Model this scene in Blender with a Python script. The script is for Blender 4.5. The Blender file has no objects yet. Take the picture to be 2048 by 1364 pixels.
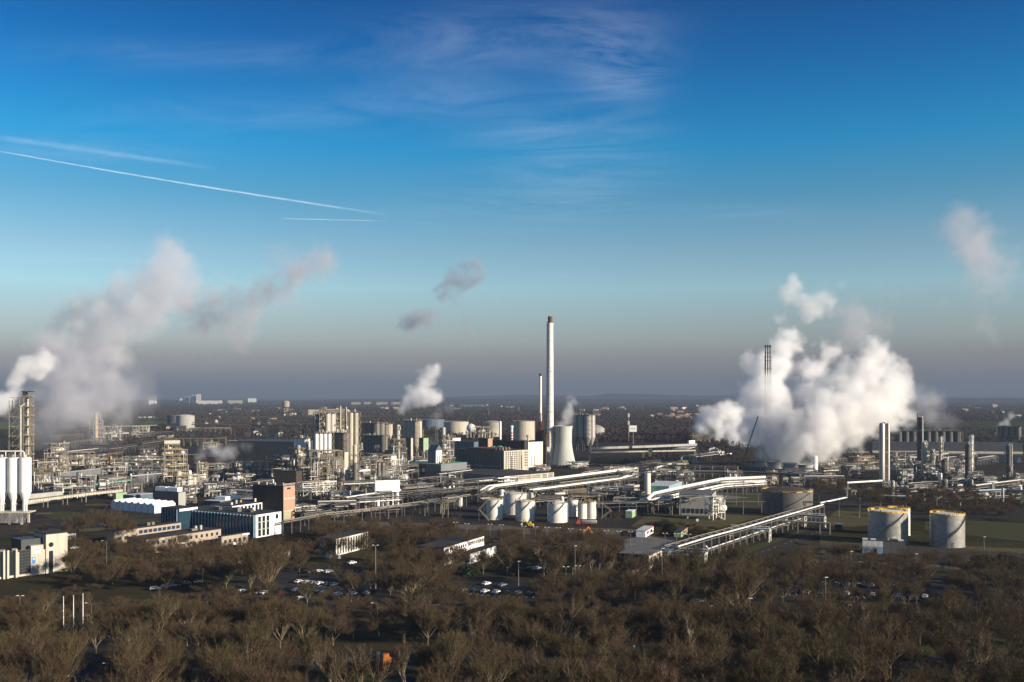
import bpy, bmesh, math, random
import numpy as np
from mathutils import Vector, Matrix, noise as mnoise
random.seed(7)
PI = math.pi
SC = bpy.context.scene
COL = SC.collection
# ------------------------------------------------------------------ camera, sky, sun, exposure
CAMH, FPX, HORY, CX = 80.0, 1991.0, 792.0, 1024.0
cam_d = bpy.data.cameras.new('camera'); cam = bpy.data.objects.new('camera', cam_d); COL.objects.link(cam)
cam.location = (0, 0, CAMH); cam.rotation_euler = (PI/2, 0, 0)
cam_d.sensor_width = 36; cam_d.lens = 35.0; cam_d.shift_y = (HORY-682)/2048
cam_d.clip_start = 1; cam_d.clip_end = 400000
SC.camera = cam
SUN_AZ, SUN_EL = math.radians(63), math.radians(17)      # azimuth from the camera's back towards the right
sv = Vector((math.sin(SUN_AZ)*math.cos(SUN_EL), -math.cos(SUN_AZ)*math.cos(SUN_EL), math.sin(SUN_EL)))
sun_d = bpy.data.lights.new('sun', 'SUN'); sun = bpy.data.objects.new('sun', sun_d); COL.objects.link(sun)
sun_d.energy = 5.0; sun_d.angle = math.radians(0.5); sun_d.color = (1.0, 0.87, 0.70)
sun.rotation_euler = sv.to_track_quat('Z', 'Y').to_euler(); sun.location = (400, -200, 500)
SC.view_settings.view_transform = 'Standard'; SC.view_settings.look = 'None'
SC.view_settings.exposure = 0.95; SC.view_settings.gamma = 1.0
SC.cycles.max_bounces = 10; SC.cycles.diffuse_bounces = 2; SC.cycles.glossy_bounces = 2
SC.cycles.transparent_max_bounces = 24; SC.cycles.volume_bounces = 10
SC.cycles.volume_step_rate = 2.0; SC.cycles.volume_max_steps = 512
SC.cycles.use_denoising = True; SC.cycles.caustics_reflective = False; SC.cycles.caustics_refractive = False
SC.cycles.sample_clamp_indirect = 4

world = bpy.data.worlds.new('World'); SC.world = world; world.use_nodes = True
def build_world():
    nt = world.node_tree; N = nt.nodes; L = nt.links; N.clear()
    out = N.new('ShaderNodeOutputWorld'); bg = N.new('ShaderNodeBackground'); L.new(bg.outputs[0], out.inputs[0])
    bg.inputs[1].default_value = 0.12
    sky = N.new('ShaderNodeTexSky'); sky.sky_type = 'NISHITA'; sky.sun_disc = False
    sky.sun_elevation = SUN_EL; sky.sun_rotation = PI - SUN_AZ; sky.altitude = 100
    sky.air_density = 1.0; sky.dust_density = 0.6; sky.ozone_density = 2.5
    tc = N.new('ShaderNodeTexCoord'); sep = N.new('ShaderNodeSeparateXYZ'); L.new(tc.outputs['Generated'], sep.inputs[0])
    ramp = N.new('ShaderNodeValToRGB'); L.new(sep.outputs[2], ramp.inputs[0])
    cr = ramp.color_ramp
    pts = SKYRAMP+[(.45, (.2, .3, .55)), (.65, (.3, .33, .42))]
    while len(cr.elements) < len(pts): cr.elements.new(0.5)
    for e, (p, c) in zip(cr.elements, pts): e.position = p; e.color = (*c, 1)
    mul = N.new('ShaderNodeMix'); mul.data_type = 'RGBA'; mul.blend_type = 'MULTIPLY'; mul.inputs[0].default_value = 1
    L.new(sky.outputs[0], mul.inputs[6]); L.new(ramp.outputs[0], mul.inputs[7])
    # thin cirrus: stretched noise on a plane high above
    dz = N.new('ShaderNodeMath'); dz.operation = 'MAXIMUM'; dz.inputs[1].default_value = 0.03; L.new(sep.outputs[2], dz.inputs[0])
    def div(o):
        m = N.new('ShaderNodeMath'); m.operation = 'DIVIDE'; L.new(o, m.inputs[0]); L.new(dz.outputs[0], m.inputs[1]); return m.outputs[0]
    cmb = N.new('ShaderNodeCombineXYZ'); L.new(div(sep.outputs[0]), cmb.inputs[0]); L.new(div(sep.outputs[1]), cmb.inputs[1])
    mp = N.new('ShaderNodeMapping'); mp.inputs['Rotation'].default_value = (0, 0, math.radians(62)); mp.inputs['Scale'].default_value = (0.8, 1.7, 1)
    L.new(cmb.outputs[0], mp.inputs[0])
    n1 = N.new('ShaderNodeTexNoise'); n1.inputs['Scale'].default_value = 1.3; n1.inputs['Detail'].default_value = 9; n1.inputs['Roughness'].default_value = .7; n1.inputs['Distortion'].default_value = 1.4
    L.new(mp.outputs[0], n1.inputs['Vector'])
    mr = N.new('ShaderNodeMapRange'); mr.inputs[1].default_value = .36; mr.inputs[2].default_value = .78; L.new(n1.outputs[0], mr.inputs[0])
    acc = None
    def op(o, x, y):
        n = N.new('ShaderNodeMath'); n.operation = o
        for i, q in enumerate((x, y)):
            if isinstance(q, (int, float)): n.inputs[i].default_value = q
            else: L.new(q, n.inputs[i])
        return n.outputs[0]
    for (px, py, sx, sy, amp) in CIRRUS:     # where the thin cloud lies, as directions
        ex, ez = (px-CX)/FPX, (HORY-py)/FPX; rx, rz = sx/FPX, sy/FPX
        dx = op('DIVIDE', op('SUBTRACT', op('DIVIDE', sep.outputs[0], sep.outputs[1]), ex), rx)
        dy = op('DIVIDE', op('SUBTRACT', op('DIVIDE', sep.outputs[2], sep.outputs[1]), ez), rz)
        q = op('ADD', op('MULTIPLY', dx, dx), op('MULTIPLY', dy, dy))
        gss = op('MULTIPLY', op('POWER', 2.718, op('MULTIPLY', q, -1.0)), amp)
        acc = gss if acc is None else op('ADD', acc, gss)
    m = N.new('ShaderNodeMath'); m.operation = 'MULTIPLY'; m.use_clamp = True; L.new(mr.outputs[0], m.inputs[0]); L.new(acc, m.inputs[1])
    m2 = N.new('ShaderNodeMath'); m2.operation = 'MULTIPLY'; m2.inputs[1].default_value = .27; L.new(m.outputs[0], m2.inputs[0])
    mx = N.new('ShaderNodeMix'); mx.data_type = 'RGBA'; L.new(m2.outputs[0], mx.inputs[0]); L.new(mul.outputs[2], mx.inputs[6]); mx.inputs[7].default_value = (5.6, 5.75, 6.2, 1)
    L.new(mx.outputs[2], bg.inputs[0])
CIRRUS = [(1235,130,85,75,.85),(1120,60,170,60,.45),(900,80,160,70,.4),(1130,330,120,110,.35),(1050,260,160,40,.3),(1270,300,90,60,.25),(870,190,160,30,.35),(450,110,420,30,.3),(560,230,380,40,.25),(1000,420,300,60,.2),(180,300,200,25,.35),(180,510,200,25,.3),(1450,425,160,14,.3),(1150,548,60,8,.3)]
SKYRAMP = [(0.0, (0.302, 0.277, 0.4)), (0.0211, (0.325, 0.3, 0.431)), (0.0386, (0.388, 0.339, 0.407)), (0.0562, (0.488, 0.454, 0.487)), (0.0761, (0.532, 0.525, 0.54)), (0.1059, (0.57, 0.651, 0.647)), (0.1451, (0.449, 0.563, 0.575)), (0.1932, (0.207, 0.485, 0.554)), (0.2399, (0.046, 0.47, 0.634)), (0.285, (0.021, 0.361, 0.583)), (0.3283, (0.008, 0.266, 0.5)), (0.3696, (0.008, 0.199, 0.417))]
build_world()

# ------------------------------------------------------------------ from a pixel of the photograph to a place
def zat(py, Y): return CAMH - (py-HORY)*Y/FPX            # height of that line of sight at distance Y
def xat(px, Y): return (px-CX)*Y/FPX
def yat(py, z=0.0): return (CAMH-z)*FPX/(py-HORY)
def G(px, py, z=0.0):
    Y = yat(py, z); return (xat(px, Y), Y)
# ------------------------------------------------------------------ materials
MATS = {}
def mat(name, col, rough=.6, metal=0.0, var=.25, scale=.35, streak=0.0, spec=.25, bump=0.0, alpha=None, col2=None, ramp=(.33, .67)):
    m = bpy.data.materials.new(name); m.use_nodes = True; nt = m.node_tree; N, L = nt.nodes, nt.links
    b = N['Principled BSDF']; b.inputs['Roughness'].default_value = rough; b.inputs['Metallic'].default_value = metal
    b.inputs['Specular IOR Level'].default_value = spec
    tc = N.new('ShaderNodeTexCoord'); n = N.new('ShaderNodeTexNoise'); n.inputs['Scale'].default_value = scale; n.inputs['Detail'].default_value = 6
    n.inputs['Roughness'].default_value = .65
    if streak:
        mp = N.new('ShaderNodeMapping'); mp.inputs['Scale'].default_value = (1, 1, streak); L.new(tc.outputs['Object'], mp.inputs[0]); L.new(mp.outputs[0], n.inputs['Vector'])
    else: L.new(tc.outputs['Object'], n.inputs['Vector'])
    r = N.new('ShaderNodeValToRGB'); L.new(n.outputs[0], r.inputs[0])
    c2 = col2 if col2 else tuple(c*(1-var) for c in col)
    r.color_ramp.elements[0].position = ramp[0]; r.color_ramp.elements[0].color = (*c2, 1)
    r.color_ramp.elements[1].position = ramp[1]; r.color_ramp.elements[1].color = (*(min(1, c*(1+var*.35)) for c in col), 1) if not col2 else (*col, 1)
    L.new(r.outputs[0], b.inputs['Base Color'])
    if bump:
        bp = N.new('ShaderNodeBump'); bp.inputs['Strength'].default_value = bump; L.new(n.outputs[0], bp.inputs['Height']); L.new(bp.outputs[0], b.inputs['Normal'])
    MATS[name] = m; return m
mat('white_paint', (.8, .79, .76), .45, var=.12, scale=.2, streak=.15)
mat('cream_paint', (0.477, 0.432, 0.342), .55, var=.25, scale=.3, streak=.15)
mat('dirty_white', (.7, .67, .59), .55, scale=.55, streak=.1, col2=(.4, .32, .22), ramp=(.26, .5))
mat('pipe_white', (.74, .72, .68), .4, var=.3, scale=.4)
mat('pipe_silver', (0.336, 0.328, 0.304), .4, .25, var=.3, scale=.5)
mat('aluminium', (0.4, 0.376, 0.336), .42, .3, var=.45, scale=.4, streak=.08)
mat('steel_grey', (0.09, 0.087, 0.084), .55, .3, var=.35, scale=.6)
mat('steel_dark', (0.042, 0.0432, 0.045), .6, .2, var=.4, scale=.6)
mat('galvanised', (0.176, 0.164, 0.144), .5, .15, var=.3, scale=.6)
mat('steel_cream', (0.257, 0.223, 0.162), .55, var=.35, scale=.6)
mat('yellow_paint', (.7, .42, .05), .5, var=.25, scale=.7)
mat('ochre_paint', (.5, .34, .12), .55, var=.35, scale=.7)
mat('orange_paint', (.75, .22, .03), .45, var=.15, scale=.8)
mat('red_paint', (.5, .05, .035), .5, var=.2, scale=.8)
mat('blue_paint', (.06, .2, .5), .45, var=.2, scale=.8)
mat('pale_blue', (0.255, 0.383, 0.468), .5, var=.2, scale=.4)
mat('green_paint', (.12, .33, .24), .6, var=.25, scale=.3)
mat('light_green', (0.264, 0.384, 0.216), .6, var=.15, scale=.3)
mat('rust', (0.128, 0.06, 0.036), .8, var=.5, scale=.5, streak=.2)
mat('rust_brown_roof', (0.072, 0.052, 0.04), .85, var=.4, scale=.15)
mat('concrete', (0.357, 0.348, 0.315), .8, var=.25, scale=.12, streak=.15)
mat('concrete_dark', (0.13, 0.124, 0.117), .85, var=.35, scale=.15, streak=.2)
mat('concrete_tower', (0.425, 0.442, 0.399), .8, var=.32, scale=.1, streak=.1)
mat('beige_brick', (0.365, 0.297, 0.23), .8, var=.2, scale=.8)
mat('pink_brick', (0.408, 0.255, 0.178), .8, var=.2, scale=.6)
mat('dark_brick', (0.063, 0.049, 0.042), .85, var=.35, scale=.5)
mat('grey_cladding', (0.173, 0.18, 0.188), .55, var=.2, scale=.12, streak=.2)
mat('dark_cladding', (0.0525, 0.056, 0.063), .55, var=.3, scale=.1)
mat('blue_cladding', (0.098, 0.14, 0.175), .5, var=.2, scale=.12)
mat('roof_felt', (0.035, 0.035, 0.0364), .85, var=.4, scale=.12)
mat('roof_light', (.5, .5, .5), .6, var=.2, scale=.2)
mat('tent_fabric', (0.741, 0.75, 0.779), .6, var=.06, scale=.2)
mat('glass_dark', (.02, .026, .035), .12, var=.3, scale=.5, spec=.6)
mat('glass_blue', (0.021, 0.049, 0.077), .12, var=.3, scale=.4, spec=.6)
mat('tyre', (.02, .02, .02), .8)
mat('asphalt', (0.03, 0.0285, 0.0277), .85, var=.35, scale=.08, spec=.1)
mat('asphalt_brown', (0.0375, 0.03, 0.0255), .9, var=.35, scale=.05, spec=.08)
mat('gravel', (0.0562, 0.0473, 0.039), .95, var=.35, scale=.2, spec=.05)
mat('path', (0.12, 0.1, 0.08), .9, var=.25, scale=.2, spec=.05)
mat('grass', (0.0425, 0.0553, 0.0153), .95, scale=.09, spec=.05, col2=(.06, .048, .024))
mat('grass_dry', (0.102, 0.0892, 0.034), .95, scale=.09, spec=.05, col2=(.06, .048, .024))
mat('leaf_litter', (0.0338, 0.0255, 0.0165), .95, scale=.15, spec=.03, col2=(.04, .04, .018))
mat('plant_yard', (0.0385, 0.0322, 0.0252), .95, scale=.06, spec=.05, col2=(.022, .02, .019))
mat('wood_twig', (0.0823, 0.0582, 0.0331), .85, var=.35, scale=.25, spec=.05)
mat('wood_twig_olive', (0.0779, 0.0614, 0.0303), .85, var=.35, scale=.25, spec=.05)
mat('wood_twig_red', (0.0806, 0.051, 0.0323), .85, var=.35, scale=.25, spec=.05)
mat('bark', (0.211, 0.166, 0.105), .85, var=.45, scale=1.2, streak=.3, spec=.05)
mat('bark_birch', (0.36, 0.312, 0.228), .8, var=.5, scale=1.5, streak=.6, spec=.05)
mat('evergreen', (.03, .045, .02), .9, var=.4, scale=.5, spec=.05)
mat('far_wood', (0.0595, 0.0442, 0.0382), .95, var=.35, scale=.004, spec=.0)
mat('car_white', (.8, .8, .8), .25, var=.02, spec=.6); mat('car_silver', (.4, .41, .42), .28, .6, var=.04)
mat('car_black', (.015, .016, .02), .2, var=.02, spec=.6); mat('car_blue', (.02, .12, .42), .25, var=.02, spec=.6)
mat('car_yellow', (.8, .5, .03), .25, var=.02, spec=.6); mat('car_red', (.35, .02, .02), .25, var=.02, spec=.6); mat('car_grey', (.1, .105, .11), .28, .3, var=.03, spec=.6)
mat('lamp_glass', (.7, .7, .68), .2, var=.02, spec=.6)

# ------------------------------------------------------------------ mesh kit
class MB:
    def __init__(s): s.v = []; s.f = []
    def quad(s, a, b, c, d):
        n = len(s.v); s.v += [a, b, c, d]; s.f.append((n, n+1, n+2, n+3)); return s
    def box(s, x0, x1, y0, y1, z0, z1):
        n = len(s.v); s.v += [(x0,y0,z0),(x1,y0,z0),(x1,y1,z0),(x0,y1,z0),(x0,y0,z1),(x1,y0,z1),(x1,y1,z1),(x0,y1,z1)]
        s.f += [tuple(n+i for i in q) for q in ((3,2,1,0),(4,5,6,7),(0,1,5,4),(1,2,6,5),(2,3,7,6),(3,0,4,7))]; return s
    def beam(s, p, q, w, h=None):
        h = h or w; p, q = Vector(p), Vector(q); d = q-p
        if d.length < 1e-5: return s
        d.normalize(); up = Vector((0,0,1)) if abs(d.z) < .95 else Vector((1,0,0))
        a = d.cross(up).normalized()*w/2; b = a.cross(d).normalized()*h/2; n = len(s.v)
        for e in (p, q): s.v += [tuple(e-a-b), tuple(e+a-b), tuple(e+a+b), tuple(e-a+b)]
        s.f += [tuple(n+i for i in t) for t in ((3,2,1,0),(4,5,6,7),(0,1,5,4),(1,2,6,5),(2,3,7,6),(3,0,4,7))]; return s
    def path(s, pts, r, n=8):
        P = [Vector(p) for p in pts]
        rings = []
        for i, p in enumerate(P):
            d0 = (P[i]-P[i-1]).normalized() if i else (P[1]-P[0]).normalized()
            d1 = (P[i+1]-P[i]).normalized() if i < len(P)-1 else d0
            t = (d0+d1)
            if t.length < 1e-4: t = d0.copy()
            t.normalize()
            if i == 0:
                up = Vector((0,0,1)) if abs(t.z) < .9 else Vector((1,0,0)); a = t.cross(up).normalized()
            else:
                a = (a - t*a.dot(t)).normalized()
            b = t.cross(a); base = len(s.v)
            for k in range(n):
                w = 2*PI*k/n; s.v.append(tuple(p + (a*math.cos(w)+b*math.sin(w))*r))
            rings.append(base)
        for r0, r1 in zip(rings, rings[1:]):
            for k in range(n): s.f.append((r0+k, r0+(k+1)%n, r1+(k+1)%n, r1+k))
        s.f.append(tuple(rings[0]+k for k in range(n))[::-1]); s.f.append(tuple(rings[-1]+k for k in range(n)))
        return s
    def lathe(s, prof, x=0, y=0, n=20, cap=True):
        base = len(s.v)
        for r, z in prof:
            for k in range(n): w = 2*PI*k/n; s.v.append((x+r*math.cos(w), y+r*math.sin(w), z))
        for i in range(len(prof)-1):
            for k in range(n):
                a = base+i*n; s.f.append((a+k, a+(k+1)%n, a+n+(k+1)%n, a+n+k))
        if cap:
            s.f.append(tuple(base+k for k in range(n))[::-1]); e = base+(len(prof)-1)*n; s.f.append(tuple(e+k for k in range(n)))
        return s
    def cyl(s, x, y, z0, z1, r, n=16): return s.lathe([(r, z0), (r, z1)], x, y, n)
    def drum(s, p, q, r, n=14):      # horizontal vessel with rounded ends
        p, q = Vector(p), Vector(q); d = (q-p).normalized(); a = d.cross(Vector((0,0,1))).normalized(); b = d.cross(a)
        L = (q-p).length; base = len(s.v); prof = [(.05*r, -.45*r), (.6*r, -.36*r), (.93*r, -.16*r), (r, 0), (r, L), (.93*r, L+.16*r), (.6*r, L+.36*r), (.05*r, L+.45*r)]
        for rr, t in prof:
            for k in range(n): w = 2*PI*k/n; s.v.append(tuple(p+d*t+(a*math.cos(w)+b*math.sin(w))*rr))
        for i in range(len(prof)-1):
            for k in range(n): c = base+i*n; s.f.append((c+k, c+(k+1)%n, c+n+(k+1)%n, c+n+k))
        return s
    def ball(s, x, y, z, r, n=12, m=8, sz=1.0):
        return s.lathe([(max(.001, r*math.sin(PI*i/m)), z-r*sz*math.cos(PI*i/m)) for i in range(m+1)], x, y, n, cap=False)
    def rail(s, pts, h=1.1, w=.07, step=2.5, closed=False):   # guard rail along a line
        if closed: pts = pts+[pts[0]]
        for a, b in zip(pts, pts[1:]):
            a, b = Vector(a), Vector(b); L = (b-a).length; k = max(1, int(L/step))
            for t in (h, h*.5): s.beam(a+Vector((0,0,t)), b+Vector((0,0,t)), w)
            for i in range(k+1):
                p = a.lerp(b, i/k); s.beam(p, p+Vector((0,0,h)), w)
        return s
    def build(s, name, material, parent=None, smooth=False, loc=None):
        me = bpy.data.meshes.new(name); me.from_pydata(s.v, [], s.f)
        me.materials.append(MATS[material] if isinstance(material, str) else material)
        if smooth: me.polygons.foreach_set('use_smooth', [len(p.vertices) <= 4 for p in me.polygons])
        me.update()
        if smooth: me.set_sharp_from_angle(angle=.6)
        return put(name, me, parent, loc)
def put(name, me, parent=None, loc=None, rz=None):
    o = bpy.data.objects.new(name, me); COL.objects.link(o)
    if parent is not None: o.parent = parent
    if loc is not None: o.location = loc
    if rz is not None: o.rotation_euler = (0, 0, rz)
    return o
def thing(name, label, cat, loc=(0,0,0), rz=0.0, group=None):
    o = bpy.data.objects.new(name, None); COL.objects.link(o); o.empty_display_size = 1
    o.location = (loc[0], loc[1], loc[2] if len(loc) > 2 else 0); o.rotation_euler = (0, 0, rz); o['label'] = label; o['category'] = cat
    if group: o['group'] = group
    return o
def tag(o, label, cat, group=None, kind=None):
    if label: o['label'] = label
    if cat: o['category'] = cat
    if group: o['group'] = group
    if kind: o['kind'] = kind
    return o
KIDS = {}
def copy_thing(src, loc, rz, label=None, group=None, kids=None, scale=None):
    r = src.copy(); COL.objects.link(r); r.location = loc; r.rotation_euler = (0, 0, rz)
    if scale: r.scale = scale
    if label: r['label'] = label
    if group: r['group'] = group
    for ch in (kids if kids is not None else list(src.children)):
        c = ch.copy(); COL.objects.link(c); c.parent = r
        for g in ch.children:
            d = g.copy(); COL.objects.link(d); d.parent = c
    return r
def along(X0, Y0, dx, dy, px):   # how far to walk from a point in a direction to reach that pixel column
    a = (px-CX)/FPX; return (a*Y0-X0)/(dx-a*dy)

# ------------------------------------------------------------------ generators
def corner_building(name, label, cat, pl, pc, pr, base_y, top_y, ang, wall, roof='roof_felt', right_wall=None, group=None, parapet=.6, z0=0, Y=None):
    """a block seen on its near corner; returns thing, length of left face, length of right face, height. Local x runs along the right
    face away from the corner, local y along the left face away from the corner."""
    X0, Y0 = G(pc, base_y) if Y is None else (xat(pc, Y), Y)
    h = zat(top_y, Y0)-z0; a = math.radians(ang)
    l = along(X0, Y0, -math.cos(a), math.sin(a), pl); w = along(X0, Y0, math.sin(a), math.cos(a), pr)
    if w <= 0 or w > 3*abs(l)+40: w = max(5, min(30, abs(l)*.35))
    t = thing(name, label, cat, (X0, Y0, z0), PI/2-a, group)
    MB().box(0, w, 0, l, 0, h).build('wall', wall, t)
    if right_wall: pass
    MB().box(.003-.2, w+.2, -.2, l+.2, h+.003, h+parapet*.4).build('roof', roof, t)
    return t, l, w, h
def windows_left(t, l, h, rows, cols, z0, z1, frac=.6, y0=1.5, y1=None, m='glass_dark', hf=.6, name='window', frame=None):
    """windows on the left face (local plane x = 0)"""
    y1 = l-1.5 if y1 is None else y1; st = (y1-y0)/cols; sz = (z1-z0)/rows
    me = MB().box(-.22, .04, 0, st*frac, 0, sz*hf)
    first = None
    for r in range(rows):
        for c in range(cols):
            loc = (0, y0+st*(c+(1-frac)/2), z0+sz*(r+(1-hf)/2))
            if first is None: first = me.build(name, m, t, loc=loc).data
            else: put(name, first, t, loc)
def windows_right(t, w, h, rows, cols, z0, z1, frac=.6, x0=1.5, x1=None, m='glass_dark', hf=.6, name='window'):
    x1 = w-1.5 if x1 is None else x1; st = (x1-x0)/cols; sz = (z1-z0)/rows
    me = MB().box(0, st*frac, -.05, .04, 0, sz*hf); first = None
    for r in range(rows):
        for c in range(cols):
            loc = (x0+st*(c+(1-frac)/2), 0, z0+sz*(r+(1-hf)/2))
            if first is None: first = me.build(name, m, t, loc=loc).data
            else: put(name, first, t, loc)
def tank(name, label, px, by, wpx, ty, wallm='dirty_white', roofm='dirty_white', rail='ochre_paint', dome=.12, group=None, stair=True, rings=3, cat='storage tank', Y=None, rfrom=None, seed=0):
    X0, Y0 = G(px, by) if Y is None else (xat(px, Y), Y)
    r = wpx*Y0/FPX/2; h = zat(ty, Y0-r*.0)-0
    rnd = random.Random(px*7+seed); t = thing(name, label, cat, (X0, Y0+r), rnd.uniform(-.3, .3), group)
    prof = [(r+.25, 0), (r+.25, .25), (r, .26)]
    for i in range(1, rings+1):
        z = h*i/(rings+1); prof += [(r, z-.08), (r+.06, z-.06), (r+.06, z+.06), (r, z+.08)]
    prof += [(r, h-.35), (r+.1, h-.33), (r+.1, h)]
    MB().lathe(prof, n=36).build('shell', wallm, t, True)
    MB().lathe([(r+.05, h+.003), (r*.7, h+r*dome*.6), (r*.35, h+r*dome*.93), (.05, h+r*dome)], n=36).build('roof', roofm, t, True)
    n = 24; R = MB(); R.rail([(math.cos(2*PI*k/n)*(r+.1), math.sin(2*PI*k/n)*(r+.1), h) for k in range(n)], 1.2, .09, 9, True)
    for k in range(n):
        if rnd.random() < (.85 if rail == 'yellow_paint' else .45): w = 2*PI*k/n; w2 = 2*PI*(k+1)/n; R.quad((math.cos(w)*(r+.12), math.sin(w)*(r+.12), h), (math.cos(w2)*(r+.12), math.sin(w2)*(r+.12), h), (math.cos(w2)*(r+.12), math.sin(w2)*(r+.12), h+.8), (math.cos(w)*(r+.12), math.sin(w)*(r+.12), h+.8))
    R.build('railing', rail, t)
    if stair:
        S = MB(); a0 = -2.6; k = 22; pr = None
        for i in range(k+1):
            w = a0+i*1.4/k*1.2; p = Vector((math.cos(w)*(r+.6), math.sin(w)*(r+.6), h*i/k))
            if pr: S.beam(pr, p, .9, .12); S.beam(pr+Vector((0,0,1)), p+Vector((0,0,1)), .08)
            pr = p
        S.build('stair', 'galvanised', t)
    for k in range(3):
        w = rnd.uniform(0, 6.28); q = rnd.uniform(.2, .8)*r
        MB().cyl(math.cos(w)*q, math.sin(w)*q, h, h+rnd.uniform(1, 2.2)+dome*r*.4, .3, 8).build('vent', 'galvanised', t)
    MB().path([(r+.4, 0, .4), (r+.4, 0, h*.93), (r-.6, 0, h+.9)], .15, 6).build('pipe', 'pipe_silver', t)
    return t
def silo_group(name, label, px, by, ty, nx, ny, rpx, Y=None, ang=25, m='aluminium', cone=.22, legs=True, deck='steel_cream', group=None, cat='silo', seed=0, support=.2):
    """a battery of vertical silos on a shared frame with a railed top deck"""
    X0, Y0 = G(px, by) if Y is None else (xat(px, Y), Y)
    r = rpx*Y0/FPX; H_ = zat(ty, Y0); t = thing(name, label, cat, (X0, Y0), math.radians(ang), group); rnd = random.Random(int(px)+seed)
    zb = H_*support; zc = zb+min(2.2*r, H_*cone) if legs else 0
    me = None
    for i in range(nx):
        for j in range(ny):
            x = (i-(nx-1)/2)*2.06*r; y = j*2.06*r
            if me is None:
                prof = [(r*.18, zb), (r, zc), (r, zc+.01)] if legs else [(r, 0)]
                for q in (.25, .5, .75): z = zc+(H_-zc)*q; prof += [(r, z-.1), (r+.07, z), (r, z+.1)]
                prof += [(r, H_-.6), (r*.8, H_-.05), (.1, H_)]
                o = MB().lathe(prof, n=24).build('silo', m, t, True, loc=(x, y, 0)); me = o.data
            else: put('silo', me, t, (x, y, 0))
    wx = nx*1.03*r; y0, y1 = -1.03*r, (ny-.5)*2.06*r
    if legs:
        F = MB()
        for i in range(nx+1):
            for y in (y0, y1): F.beam(((i-nx/2)*2.06*r, y, 0), ((i-nx/2)*2.06*r, y, zc), .5)
        F.beam((-wx, y0, zc), (wx, y0, zc), .6); F.beam((-wx, y1, zc), (wx, y1, zc), .6); F.beam((-wx, y0, zc*.5), (wx, y0, zc*.5), .3)
        F.build('support_frame', 'galvanised', t)
    D = MB().box(-wx, wx, y0, y1, H_+.05, H_+.3); D.build('top_deck', 'steel_grey', t)
    MB().rail([(-wx, y0, H_+.3), (wx, y0, H_+.3), (wx, y1, H_+.3), (-wx, y1, H_+.3)], 1.3, .12, 2.5, True).build('railing', deck, t)
    for k in range(nx*ny//2+1):
        x, y = rnd.uniform(-wx, wx)*.85, rnd.uniform(y0, y1)*.8; hh = rnd.uniform(1.2, 3.4)
        MB().cyl(x, y, H_+.3, H_+.3+hh, rnd.uniform(.3, .8), 8).build('filter', rnd.choice(['galvanised', 'cream_paint']), t)
    S = MB(); sx = wx+1.0
    for k in range(8): z = H_*(k+1)/8; S.box(sx-.8, sx+1.2, y0, y0+3, z-.12, z); S.beam((sx-.8, y0, z-H_/8), (sx+1.2, y0, z), .25, .5)
    for (a, b) in ((-.8, 0), (1.2, 0), (1.2, 3), (-.8, 3)): S.beam((sx+a, y0+b, 0), (sx+a, y0+b, H_+1), .2)
    S.build('stair_tower', deck, t)
    return t
def column(name, label, px, by, ty, wpx, m='aluminium', Y=None, plats=6, seed=0, group=None, taper=0.0, platm='galvanised', cat='process column', riser=True, topcol=None, ladder=True):
    X0, Y0 = G(px, by) if Y is None else (xat(px, Y), Y)
    r = wpx*Y0/FPX/2*(1.18 if wpx > 5 else 1); h = zat(ty, Y0); rnd = random.Random(int(px*3)+seed)
    t = thing(name, label, cat, (X0, Y0), rnd.uniform(-.5, .5), group)
    prof = [(r*1.25, 0), (r*1.08, min(4, h*.06))]
    for k in range(1, 9): z = h*k/9; rr = r*(1-taper*k/9); prof += [(rr, z-.12), (rr+.08, z-.1), (rr+.08, z+.1), (rr, z+.12)]
    prof += [(r*(1-taper), h-r*.5), (r*(1-taper)*.75, h-.15*r), (.05, h)]
    MB().lathe(prof, n=20).build('shell', m, t, True)
    plats = int(plats*1.7) if plats > 2 else plats
    for k in range(plats):
        z = h*(k+1)/(plats+.35)*rnd.uniform(.94, 1.0); a = rnd.uniform(-1.8, 1.2) - PI/4; P = MB(); R = r+rnd.uniform(1.1, 1.9); n = 8; span = rnd.uniform(1.8, 4.0)
        pts = [(math.cos(a+span*i/n)*R, math.sin(a+span*i/n)*R, z) for i in range(n+1)]
        for p, q in zip(pts, pts[1:]):
            pi = (p[0]*r/R*.98, p[1]*r/R*.98, z); qi = (q[0]*r/R*.98, q[1]*r/R*.98, z)
            P.quad(pi, p, q, qi); P.quad((*pi[:2], z-.35), (*p[:2], z-.35), (*q[:2], z-.35), (*qi[:2], z-.35)); P.quad((*p[:2], z-.35), (*q[:2], z-.35), q, p)
        P.rail(pts, 1.2, .14, 1.5); P.build('platform', platm if k % 2 else 'steel_cream', t)
        if k % 2: w_ = a+span*.5; MB().cyl(math.cos(w_)*(r+.8), math.sin(w_)*(r+.8), z, z+rnd.uniform(1.5, 3.5), rnd.uniform(.3, .7), 8).build('drum', rnd.choice(['cream_paint', 'pipe_white', 'galvanised']), t)
    if ladder:
        S = MB(); x = r+.5
        for q in (-.35, .35): S.beam((x, q, 0), (x, q, h), .12)
        for k in range(int(h/1.2)): S.beam((x, -.35, 1.2*k), (x, .35, 1.2*k), .08)
        S.build('ladder', 'galvanised', t)
    if riser:
        a = rnd.uniform(-1.2, .2); c, s_ = math.cos(a), math.sin(a); q = r+.75
        MB().path([(c*q, s_*q, 1), (c*q, s_*q, h*.97), (c*q*.9, s_*q*.9, h+.8), (c*r*.3, s_*r*.3, h+.9), (0, 0, h-.3)], max(.25, r*.16), 8).build('riser_pipe', 'pipe_white' if rnd.random() < .6 else 'pipe_silver', t, True)
    return t
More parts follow.
